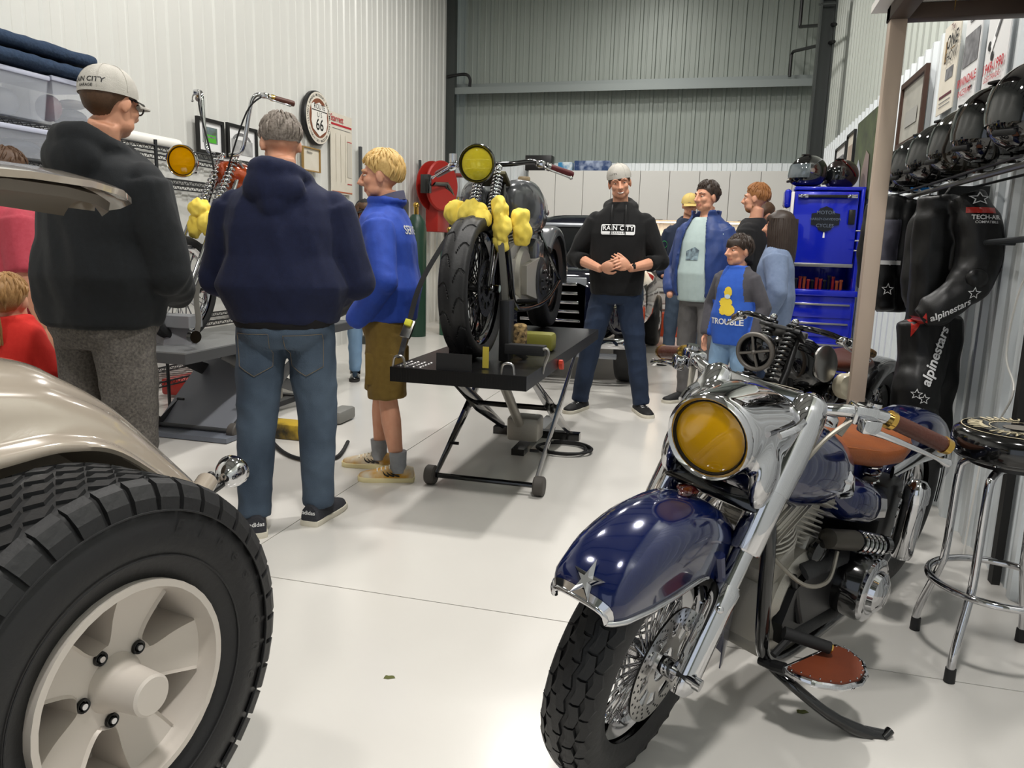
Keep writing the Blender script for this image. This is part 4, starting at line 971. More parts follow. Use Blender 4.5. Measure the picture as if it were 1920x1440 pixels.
    for s in (-1, 1):
        b = B(); st2 = [(x*1.2, y*.9) for x, y in st]; b.prism(st2, (-.655, s*.169, .685), (-s*.97, -s*.12, -.1), (.1, s*.05, .99), .012, .6); b.tube(spline([(-.60, s*.172, .66), (-.70, s*.168, .645), (-.80, s*.128, .66)], 4), [(.004, .012)]*9, 8); b.obj('tank_badge', CHROME, tk, 30)
    # seat
    secs = [(-.71, .050, .752, .715), (-.77, .085, .760, .690), (-.86, .125, .752, .665), (-.96, .160, .738, .645), (-1.06, .178, .735, .640), (-1.14, .170, .745, .655), (-1.20, .135, .757, .675), (-1.23, .07, .760, .70)]
    b = B(); b.loft([ring((x, 0, (zt+zb)/2), w, (zt-zb)/2, 30, 2.7, (0, 1, 0), (0, 0, 1)) for x, w, zt, zb in secs]); se = b.obj('seat', LEATHER, root, 80)
    b = B(); pts = [(x, w*.93, zb+(zt-zb)*.72) for x, w, zt, zb in secs]+[(x, -w*.93, zb+(zt-zb)*.72) for x, w, zt, zb in secs[::-1]]
    b.tube(spline(pts, 4, True), .003, 6, closed=True); b.obj('seat_piping', mat('leather_piping', '#8a4a1f', .5), se)
    for s in (-1, 1):
        q = coil((-1.08, s*.09, .52), (-1.08, s*.09, .65), .024, 5, .004); q.obj('seat_spring', CHROME, root)
    # oil tank / side panel
    b = B(); b.loft([ring((x, 0, z), w, h, 24, 3.2, (0, 1, 0), (.3, 0, .95)) for x, z, w, h in ((-.74, .585, .10, .05), (-.78, .575, .150, .075), (-.95, .535, .165, .095), (-1.08, .50, .160, .085), (-1.13, .485, .12, .06))]); b.obj('oil_tank', NAVY, root, 60)
    # engine
    vtwin(root, Matrix.Translation((-.60, .03, .318)), ALU, ALU, ALU, 1.16)
    b = B(); b.lathe([(0, .085), (.10, .085), (.102, .11), (.09, .125), (0, .13)], (-.62, 0, .345), (0, 1, 0), 28); b.obj('engine_pulley', BLACKM, root)
    b = B(); b.lathe([(.0, .10), (.100, .10), (.104, .12), (.104, .225), (.098, .235)], (-.868, 0, .314), (0, 1, 0), 36); cl = b.obj('clutch_drum', BLACK, root, 40)
    b = B(); b.lathe([(.100, .228), (.100, .240), (.088, .248), (.066, .246), (.062, .262), (.040, .276), (0, .280)], (-.868, 0, .314), (0, 1, 0), 40); b.obj('clutch_cover', CHROME, cl, 40)
    b = B(); out = [(-.46, .30), (-.50, .39), (-.60, .42), (-.90, .40), (-.95, .31), (-.90, .23), (-.60, .20), (-.50, .22)]
    b.prism(out, (0, .125, 0), (1, 0, 0), (0, 0, 1), -.03); b.obj('primary_plate', BLACKM, root, 30)
    b = B(); b.tube([(-.53, .155, .245), (-.86, .155, .220)], [(.008, .024)]*2, 8); b.tube([(-.53, .155, .44), (-.86, .155, .405)], [(.008, .024)]*2, 8); b.obj('drive_belt', RUBBER, root)
    # air intake / starter with ribbed sleeve
    b = B(); b.tube([(-.655, .15, .505), (-.66, .15, .504), (-.76, .168, .480), (-.80, .175, .47)], [.018, .029, .031, .031], 20); b.obj('starter_motor', mat('graphite', '#4a463f', .45, .7), root, 40)
    for i in range(5):
        b = B(); p = V((-.825-.021*i, .18+.006*i, .462-.006*i)); b.torus(p, (-.93, .25, -.26), .029, .006, 24, 8); b.obj('cooling_ring', CHROME, root)
    b = B(); b.tube([(-.80, .172, .47), (-.935, .207, .435)], .026, 18); b.tube([(-.935, .207, .435), (-.965, .212, .428)], [.031, .029], 18); b.obj('ribbed_sleeve', BLACK, root, 40)
    b = B(); b.lathe([(0, 0), (.045, 0), (.052, .008), (.052, .02), (.04, .03), (0, .032)], (-.655, .12, .445), (0, 1, 0), 26); b.obj('belt_guard_cap', BLACK, root, 40)
    b = B(); b.tube(spline([(-.42, .10, .50), (-.50, .17, .42), (-.62, .19, .40), (-.70, .17, .46)], 6), .006, 8); b.obj('oil_line', mat('braided_cable', '#8f8a80', .4, .6), root)
    b = B(); b.tube([(-.505, .14, .43), (-.535, .155, .33), (-.56, .16, .28)], [.009, .010, .012], 8); b.obj('shift_linkage', BLACKM, root)
    # frame
    for s in (-1, 1):
        b = B(); b.tube(spline([(-.33, s*.03, .86), (-.335, s*.115, .62), (-.37, s*.13, .40), (-.42, s*.135, .23), (-.52, s*.14, .165), (-.8, s*.14, .155), (-1.15, s*.13, .17), (-1.4, s*.11, .26), (-1.64, s*.10, .325)], 5), .019, 12); b.obj('frame_tube', BLACK, root, 60)
    b = B(); b.tube(spline([(-.30, 0, .88), (-.55, 0, .75), (-.85, 0, .65), (-1.2, 0, .60), (-1.64, .0, .66)], 5), .02, 10); b.obj('backbone', BLACK, root)
    b = B(); b.box((-1.16, .10, .45), (.16, .10, .24), None, .02); b.box((-1.1, 0, .32), (.26, .20, .16), None, .03); b.obj('gearbox', BLACKM, root, 40)
    # floorboard, pedal, stand
    for s in (-1, 1):
        D = [(-.385, .215), (-.615, .255), (-.622, .29), (-.60, .335), (-.555, .362), (-.50, .368), (-.44, .345), (-.40, .30), (-.382, .25)]
        ou = [(x, s*y) for x, y in (D if s > 0 else D[::-1])]
        b = B(); b.prism(ou, (0, 0, .218), (1, 0, 0), (0, 1, 0), .014); b.tube([V((x, y, .226)) for x, y in ou], .009, 8, closed=True); fb = b.obj('floorboard', CHROME, root, 40)
        cx, cy = -.505, s*.295
        b = B(); b.prism([(cx+(x-cx)*.93, cy+(y-cy)*.93) for x, y in ou], (0, 0, .2325), (1, 0, 0), (0, 1, 0), .005); b.obj('leather_pad', mat('brown_board_leather', '#7a3b22', .45, noise_=(12, '#5e2c1a', .3)), fb, 30)
        b = B()
        for p in spline([V((cx+(x-cx)*.88, cy+(y-cy)*.88, .238)) for x, y in ou], 2, True): b.sph(p, .0028, 6, 4)
        o = b.obj('rivets', CHROME, fb); o['kind'] = 'stuff'
        b = B(); b.tube([(-.43, s*.13, .19), (-.42, s*.20, .20), (-.45, s*.24, .212)], .014, 10); b.tube([(-.395, s*.18, .215), (-.395, s*.215, .225)], .016, 10); b.obj('board_bracket', BLACKM, root)
    b = B(); b.tube([(-.41, .17, .235), (-.48, .18, .275)], .010, 8); b.tube([(-.46, .165, .283), (-.535, .265, .262)], .017, 14); pd = b.obj('shift_pedal', BLACKR, root, 40)
    b = B(); b.tube([(-.535, .265, .262), (-.538, .269, .261)], .013, 14); b.obj('pedal_cap', GOLD, pd)
    b = B(); b.tube(spline([(-.47, .15, .16), (-.465, .22, .145), (-.50, .30, .10), (-.545, .355, .068), (-.585, .405, .052)], 5), [.012, .013, .014, .014, .014, .015, .015, .015, .015, .015, .015, .016, .016, .016, .017, .018, .018, .018, .017, .016, .016], 12)
    b.tube([(-.570, .385, .056), (-.610, .43, .052)], [(.010, .018), (.010, .018)], 10); b.tube([(-.602, .43, .050), (-.628, .436, .066)], .012, 10); b.obj('kickstand', BLACK, root, 50)
    # rear end
    RM = Matrix.Translation((-1.647, 0, .325))
    wheel(root, RM, .325, .145, .205, 'rear_wheel', None, n=40, joined=True, rad=.004, nt=72)
    cr2 = [(-1.17, .40), (-1.22, .56), (-1.36, .665), (-1.55, .722), (-1.74, .700), (-1.90, .60), (-1.99, .46)]
    sk2 = [(-1.24, .38), (-1.30, .49), (-1.41, .57), (-1.57, .60), (-1.72, .585), (-1.84, .51), (-1.90, .42)]
    b, rw = fender_shell(Matrix(), cr2, sk2, .100); rf = b.obj('rear_fender', NAVY, root, 50)
    for s in (-1, 1):
        b = B(); b.tube([(-1.18, s*.118, .59), (-1.45, s*.122, .60), (-1.73, s*.124, .575)], [(.006, .024), (.006, .028), (.006, .022)], 10, sq=(0, 1, 0)); b.tube([(-1.73, s*.124, .58), (-1.755, s*.126, .47), (-1.76, s*.126, .36)], [(.006, .028), (.006, .026), (.006, .020)], 10, sq=(0, 1, 0)); b.obj('fender_strut', CHROME, root, 40)
        b = B(); b.lathe([(0, .045), (.022, .040), (.036, .022), (.040, 0), (.040, -.03), (.036, -.032), (.036, -.215), (.030, -.232), (0, -.234)], (-1.20, s*.20, .545), (0, 0, 1), 28); b.cyl((-1.20, s*.165, .52), (-1.20, s*.11, .52), .012, n=8); b.obj('shock_cover', CHROME, root, 40)
    b = B(); b.box((-1.99, 0, .50), (.03, .16, .11), Euler((0, R(20), 0)).to_matrix(), .01); b.obj('rear_plate', BLACKM, root)
    b = B(); b.tube(spline([(-.56, -.13, .62), (-.52, -.20, .45), (-.62, -.20, .25), (-1.0, -.20, .20), (-1.9, -.20, .24)], 5), .027, 12); b.obj('exhaust_pipe', CHROME, root, 60)
    return root
navy_bike()
# ---------------------------------------------------------------- beige show car at the left edge
def show_car():
    BEIGE = mat('beige_lacquer', '#a3988a', .18, .05, coat=1.); WH = mat('satin_wheel_grey', '#c6beb5', .45, .1)
    root = thing('show_car', 'beige lacquered show car with fat black tyre and raised rear lid', 'car', (-1.041, 1.127, 0), R(-99))
    WM = Matrix.Translation((0, -.135, .41))
    b = tyre(.402, .30, .208, None, 96, 36, .0, .82, 1.0); b.v = [WM @ p for p in b.v]; ty = b.obj('tyre', RUBBER, root, 40)
    def onto(y, k):     # tyre crown radius falls off towards the shoulders
        return .4015-.012*max(0, (abs(y)-.09)/.05)**2
    N = 40; da = 2*PI/N; meshes = []
    for row in range(5):
        y0 = -.088+.044*row; pts = [(-.50, y0-.0), (-.08, y0-.024), (.46, y0-.004), (.04, y0+.021)]
        q = B(); lo, hi = [], []
        for f, y in pts:
            a_ = f*da; r0 = onto(y, 0); lo.append(V((r0*math.sin(a_)*.997, y, r0*math.cos(a_)-.006))); r1 = r0+.0105; s_ = .90; a2 = f*da*s_; y2 = y0+(y-y0)*s_; hi.append(V((r1*math.sin(a2), y2, r1*math.cos(a2))))
        q.loft([lo, hi]); meshes.append((q, .5*(row % 2)))
    for s_ in (-1, 1):
        q = B(); rows_ = []
        for f in (-.40, .40):
            rows_.append([V((r*math.sin(f*da), s_*y, r*math.cos(f*da))) for y, r in ((.108, .396), (.108, .410), (.130, .402), (.146, .378), (.152, .352), (.146, .352))])
        q.loft(rows_); meshes.append((q, .25))
    for q, off in meshes:
        me = q.mesh('tread_block'); me.materials.append(RUBBER)
        bm = bmesh.new(); bm.from_mesh(me); bmesh.ops.recalc_face_normals(bm, faces=bm.faces[:]); bm.to_mesh(me); bm.free()
        for i in range(N):
            o = bpy.data.objects.new('tread_block', me); COL.objects.link(o); o.parent = ty; o.matrix_basis = WM @ Matrix.Rotation(da*(i+off), 4, 'Y')
    b = B(WM)
    for rr in (.352, .262): b.torus((0, .152 if rr > .3 else .152, 0), (0, 1, 0), rr, .0022, 72, 6)
    b.obj('sidewall_ridge', RUBBER, ty)
    for i, ch in enumerate('Firestone'):
        a = R(-18+12.2*i)-PI/2+R(68); rr = .318; th = R(20+11.5*i)
        u = V((-math.cos(th), 0, -math.sin(th))); v = V((-math.sin(th), 0, math.cos(th)))
        lettering(ch, mat('tyre_lettering', '#202021', .4), ty, WM @ V((-rr*math.sin(th), .1545, rr*math.cos(th))), u, v, .042, None, .012, off=.0015, shear=.2)
    # wheel face: polar height field with five windows
    rs = [.0, .03, .05, .07, .082, .088, .0885, .095, .105, .12, .135, .15, .165, .178, .186, .190, .1905, .196, .2005, .203, .213, .2145, .213]
    rows = []
    def hwin(r):        # half angle of a window at radius r
        x = max(0, min(1, (r-.0885)/.025)); return 9.+6.*math.sqrt(x)+42*max(0, r-.115)
    for sec in range(5):
        for kind, f in [('s', -1.), ('s', -.6), ('s', -.25), ('b', 0), ('e', 0), ('w', -.98), ('w', -.5), ('w', 0), ('w', .5), ('w', .98), ('e', 1), ('b', 1), ('s', .25), ('s', .6)]:
            row = []
            for r in rs:
                h = hwin(r); g = 2.6*.12/max(r, .05)
                if kind == 's': t = (-1 if f < 0 else 1)*(h+g+(36-h-g)*abs(f))
                elif kind == 'b': t = (-1 if f == 0 else 1)*(h+g)
                elif kind == 'e': t = (-1 if f == 0 else 1)*(h+.25)
                else: t = f*h
                a = R(sec*72+18+t); base = -.052 if r < .085 else -.052+.030*((r-.085)/.12)**2
                y = base+(.007 if kind == 'e' and .088 < r < .188 else 0)
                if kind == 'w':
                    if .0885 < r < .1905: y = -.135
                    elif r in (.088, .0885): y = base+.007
                if r > .1905: y = -.014
                if r >= .2005: y = .012
                if r == rs[-1] and len(row) == len(rs)-1: y = -.04
                row.append(V((r*math.sin(a), y, .41+r*math.cos(a))))
            rows.append(row)
    rows.append(rows[0]); b = B(); b.grid(rows); me = b.mesh('wheel_face')
    bm = bmesh.new(); bm.from_mesh(me); bmesh.ops.remove_doubles(bm, verts=bm.verts[:], dist=1e-5); bmesh.ops.recalc_face_normals(bm, faces=bm.faces[:]); bm.to_mesh(me); bm.free()
    paint(me, [WH, BLACKR], lambda c, nn: 1 if c.y < -.130 and math.hypot(c.x, c.z-.41) < .13 else 0)  # window floors painted dark in place of the shaded void behind
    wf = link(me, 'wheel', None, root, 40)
    b = B(); b.lathe([(0, .052), (.036, .052), (.041, .047), (.046, -.03), (.058, -.046), (.06, -.054)], (0, 0, .41), (0, 1, 0), 36); b.obj('hub_cap', WH, wf, 40)
    for i in range(5):
        a = R(24+72*i); c = V((.0735*math.sin(a), -.05, .41+.0735*math.cos(a)))
        b = B(); b.lathe([(.0145, 0), (.0135, .006), (.010, .004), (.009, -.004)], c, (0, 1, 0), 18); b.obj('lug_seat', BLACKM, wf)
        b = B(); b.cyl(c, c+V((0, .009, 0)), .0085, .006, 12); b.obj('lug_nut', CHROME, wf)
    # rear fender
    lip = [(-.565, -.36, .545), (-.47, -.30, .605), (-.36, -.275, .680), (-.215, -.265, .795), (-.11, -.26, .832), (-.0, -.26, .838), (.2, -.26, .815), (.40, -.27, .70), (.50, -.28, .45)]
    top = [(-.60, -.40, .530), (-.555, -.42, .595), (-.46, -.45, .715), (-.34, -.47, .850), (-.215, -.48, .952), (-.10, -.48, 1.012), (.2, -.48, 1.07), (.50, -.48, .98), (.64, -.48, .70)]
    L_, T_ = spline(lip, 6), spline(top, 6); rows = []
    for l, t in zip(L_, T_):
        w = min(1., (t-l).length/.25); row = []
        for f, oy, oz in ((0, -.03, -.004), (0, 0, -.006), (.03, .010, 0), (.08, .012, .004), (.13, .002, .002), (.2, .006, .0), (.35, .024, .008), (.5, .034, .018), (.60, .036, .022), (.64, .028, .018), (.70, .030, .024), (.82, .026, .022), (.92, .015, .012), (1., .0, .0), (1.03, -.05, -.012), (1.05, -.12, -.06), (1.05, -.2, -.16)):
            p = l.lerp(t, min(f, 1.)); row.append(p+V((0, oy*w, oz*w)))
        rows.append(row)
    b = B(); b.grid(rows); b.obj('rear_fender', BEIGE, root, 60)
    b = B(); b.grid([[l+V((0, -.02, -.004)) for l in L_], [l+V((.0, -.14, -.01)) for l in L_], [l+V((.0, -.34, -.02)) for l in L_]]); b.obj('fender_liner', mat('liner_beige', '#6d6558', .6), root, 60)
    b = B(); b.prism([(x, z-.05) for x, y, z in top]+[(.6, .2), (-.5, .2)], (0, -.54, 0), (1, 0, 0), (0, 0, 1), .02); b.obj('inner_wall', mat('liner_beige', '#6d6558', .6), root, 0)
    # body mass, apron, lid
    b = B(); b.loft([ring((x, -.95, (zt+zb)/2), w, (zt-zb)/2, 26, 3., (0, 1, 0), (0, 0, 1)) for x, w, zt, zb in ((-.62, .40, .44, .30), (-.45, .52, .50, .24), (-.2, .58, .56, .2), (.15, .62, .70, .2), (.5, .66, 1.05, .2), (.75, .68, 1.36, .2), (1.3, .68, 1.45, .2), (2.4, .64, 1.0, .2), (3.2, .5, .75, .25))]); b.obj('body', BEIGE, root, 60)
    o1, o2 = [], []; prof = [(-.665, .02, 1.405), (-.655, .10, 1.412), (-.61, .20, 1.424), (-.52, .28, 1.438), (-.38, .345, 1.450), (-.2, .39, 1.455), (.05, .42, 1.45), (.35, .44, 1.43), (.72, .46, 1.38)]
    for x, w, z in prof:
        o1.append([V((x, -.85+w*s, z-.045*abs(s)**2.2)) for s in (-1, -.9, -.7, -.4, 0, .4, .7, .9, 1)])
    b = B(); up = o1; lo = [[p-V((0, 0, .016)) for p in r] for r in o1]; b.loft([r+q[::-1] for r, q in zip(up, lo)]); ld = b.obj('rear_lid', BEIGE, root, 50)
    b = B(); b.loft([r+q[::-1] for r, q in zip([[V((p.x*.93+.0, -.85+(p.y+.85)*.84, p.z-.016)) for p in r] for r in o1[1:]], [[V((p.x*.93, -.85+(p.y+.85)*.80, p.z-.040)) for p in r] for r in o1[1:]])]); b.obj('lid_frame', mat('lid_underside', '#6e675d', .5), ld, 50)
    b = B()
    for s in (-1, 1): b.tube(spline([(.70, -.85+s*.3, 1.30), (.5, -.85+s*.3, 1.40), (.35, -.85+s*.28, 1.41)], 4), .014, 8)
    b.obj('lid_hinges', STEEL, ld)['kind'] = 'stuff'
    # rear lamp on stalk
    b = B(); b.tube([(-.56, -.40, .575), (-.62, -.43, .590)], .030, 20); b.obj('lamp_stub', BEIGE, root, 40)
    b = B(); b.tube([(-.56, -.43, .535), (-.72, -.455, .560)], .010, 10); b.sph((-.635, -.43, .605), .012); b.sph((-.66, -.44, .588), .011); b.obj('lamp_arm', BLACKM, root)
    b = B(); b.lathe([(0, -.02), (.018, -.018), (.034, .0), (.046, .03), (.050, .056), (.047, .062), (.03, .05), (0, .045)], (-.715, -.452, .572), (-.86, -.35, .12), 32); b.obj('chrome_lamp', CHROME, root, 50)
    # far wheel that carries the other side, axle
    b = tyre(.41, .30, .208, None, 64, 24, 0, .82, 1.); M2 = Matrix.Translation((0, -1.6, .41)); b.v = [M2 @ p for p in b.v]; b.obj('tyre', RUBBER, root, 40)
    b = B(); b.cyl((0, -1.6, .41), (0, -.12, .41), .04, n=12); b.obj('rear_axle', BLACKM, root)
    for y in (-.2, -1.5):
        b = tyre(.33, .20, .19, None, 64, 24, 0, .82, .5); M2 = Matrix.Translation((2.45, y, .33)); b.v = [M2 @ p for p in b.v]; b.lathe([(0, -.08), (.19, -.08), (.19, .08), (0, .08)], (2.45, y, .33), (0, 1, 0), 24); b.obj('tyre', RUBBER, root, 40)
show_car()

# ---------------------------------------------------------------- lift tables
def diamond_plate(name, col):
    m = mat(name, col, .32, .3); nt = m.node_tree
    if 'Brick' in [n.name for n in nt.nodes]: return m
    tc = nt.nodes.new('ShaderNodeTexCoord'); mp = nt.nodes.new('ShaderNodeMapping'); mp.inputs['Rotation'].default_value = (0, 0, R(45))
    br = nt.nodes.new('ShaderNodeTexBrick'); br.name = 'Brick'; br.inputs['Scale'].default_value = 26; br.inputs['Mortar Size'].default_value = .03; br.offset = .5
    bp = nt.nodes.new('ShaderNodeBump'); bp.inputs['Strength'].default_value = .35; bp.inputs['Distance'].default_value = .004
    nt.links.new(tc.outputs['Object'], mp.inputs['Vector']); nt.links.new(mp.outputs['Vector'], br.inputs['Vector']); nt.links.new(br.outputs['Fac'], bp.inputs['Height']); nt.links.new(bp.outputs['Normal'], nt.nodes['Principled BSDF'].inputs['Normal'])
    return m
def lift(label, x, y0, zt, plate, legm, L=2.1, Wd=.655, kind=0):
    root = thing('motorcycle_lift', label, 'lift', (x, y0, 0)); w = Wd/2
    b = B(); b.box((0, L/2, zt-.004), (Wd, L, .008)); tp = b.obj('table_top', plate, root, 0)
    b = B()
    for s in (-1, 1): b.box((s*(w-.006), L/2, zt-.038), (.012, L, .06))
    b.box((0, .006, zt-.038), (Wd-.024, .012, .06)); b.box((0, L-.006, zt-.038), (Wd-.024, .012, .06)); b.obj('table_skirt', plate if kind == 0 else legm, root, 0)
    fy, by = .47, 1.62
    P0, P1 = zt-.08, .055
    for s in (-1, 1):
        xo, xi = s*(w-.055), s*(w-.10)
        b = B(); b.tube([(xo, fy, P1), (xo, (fy+by)/2, (P0+P1)/2), (xo, by-.05, P0)], [(.026, .007), (.055, .007), (.026, .007)], 4 if kind else 8, sq=(0, -.6, .8)); b.obj('scissor_leg', legm, root, 30)
        b = B(); b.tube([(xi, fy+.0, P0), (xi, (fy+by)/2, (P0+P1)/2), (xi, by+.05, P1)], [(.024, .007), (.05, .007), (.024, .007)], 8, sq=(0, .6, .8)); b.obj('scissor_leg', legm, root, 30)
        b = B(); b.lathe([(0, -.028), (.045, -.028), (.052, -.02), (.052, .02), (.045, .028), (0, .028)], (s*(w-.03), fy, .052), (1, 0, 0), 22); b.obj('roller_wheel', mat('roller_rubber', '#4c4844', .6), root, 30)
        b = B(); b.lathe([(0, -.02), (.03, -.02), (.034, -.012), (.026, -.004), (.026, .004), (.034, .012), (.03, .02), (0, .02)], (s*(w-.075), (fy+by)/2, (P0+P1)/2), (1, 0, 0), 20); b.obj('pivot_roller', STEEL, root, 30)
        b = B(); b.cyl((xo-s*.02, fy+.17, .19), (xo-s*.07, fy+.17, .19), .009, n=8); b.obj('stop_pin', BLACKM, root)
    b = B(); b.cyl((-w+.04, fy, .052), (w-.04, fy, .052), .014, n=10); b.obj('front_axle', legm, root)
    b = B(); b.cyl((-w+.08, (fy+by)/2, (P0+P1)/2), (w-.08, (fy+by)/2, (P0+P1)/2), .016, n=10); b.obj('pivot_axle', legm, root)
    b = B(); b.box((.0, by+.06, .025), (Wd-.06, .06, .05)); b.box((0, fy+1.2, .02), (.08, 1.0, .04)); b.obj('base_rail', legm, root, 0)
    b = B(); b.box((.02, fy+.80, .16), (.20, .16, .15), None, .02); b.cyl((0, fy+.72, .2), (0, fy+.35, .50), .028, n=14); b.obj('hydraulic_unit', ALU, root, 40)
    return root
BPLATE = diamond_plate('black_diamond_plate', '#141415'); GPLATE = diamond_plate('grey_diamond_plate', '#7d7f80')
LX, LY, LZ_ = -1.115, 3.245, .705
l1 = lift('black scissor lift table standing in the middle of the floor', LX, LY, LZ_, BPLATE, BLACK)
b = B(); b.box((-.02, .02, .74), (.17, .006, .085)); b.obj('front_stop_plate', BLACKR, l1)
for x in (-.14, .12):
    b = B(); b.box((x, .40, .86), (.05, .10, .30), None, .006); b.obj('wheel_vise_post', BLACKM, l1, 30)
b = B(); b.box((.23, .36, .775), (.20, .06, .05), None, .004); b.obj('vise_arm', BLACKR, l1, 30)
b = B(); b.tube(spline([(.325, .33, .785), (.345, .33, .785), (.35, .33, .76), (.33, .33, .70), (.325, .33, .665)], 4), .008, 8); b.tube([(.325, .33, .665), (.235, .33, .655)], .013, 10); b.obj('crank_handle', STEEL, l1)
b = B(); b.box((.10, .12, .76), (.03, .002, .10)); b.obj('warning_label', mat('label_yellow', '#b7a53c', .6), l1, 0)
b = B(); b.tube([(.33, .72, .655), (.35, .72, .655)], [(.02, .035)]*2, 8); b.obj('release_pedal', mat('red_plastic', '#c23a22', .5), l1)
b = B()
for i in range(4):
    for j in range(5): b.sph((-.30+.035*i, .05+.035*j, LZ_), (.011, .011, .004), 8, 4)
b.obj('grip_studs', STEEL, l1)['kind'] = 'stuff'
for x in (-.29, .235):
    b = B(); b.tube(spline([(x-.03, .02, .705), (x-.02, .02, .75), (x+.02, .02, .75), (x+.03, .02, .705)], 4), .006, 8); b.obj('tie_loop', STEEL, l1)
l2 = lift('grey scissor lift table behind the two persons in hoodies', -3.22, 3.68, .62, GPLATE, mat('lift_dark_grey', '#4a4b4d', .45, .2), kind=1)
b = B(); b.box((-.02, .30, .765), (.40, .13, .075), None, .004); b.obj('wheel_clamp', mat('lift_grey', '#85878a', .45, .2), l2, 0)
b = B(); b.loft([ring((0, .32, z), w, d, 4, 20.) for z, w, d in ((.62, .16, .09), (.73, .11, .06))]); b.obj('clamp_foot', mat('lift_grey', '#85878a', .45, .2), l2, 0)
b = B(); b.loft([[V((-.31, .5, .03)), V((.29, .5, .03)), V((.29, 1.2, .55)), V((-.31, 1.2, .55))], [V((-.31, .5, .05)), V((.29, .5, .05)), V((.29, 1.2, .57)), V((-.31, 1.2, .57))]]); b.obj('shield_plate', mat('shield_grey', '#8f929a', .4, .1), l2, 0)
b = B(); b.box((0, .45, .02), (.66, .22, .03)); b.obj('foot_plate', mat('lift_blue_grey', '#6d727c', .5, .2), l2, 0)

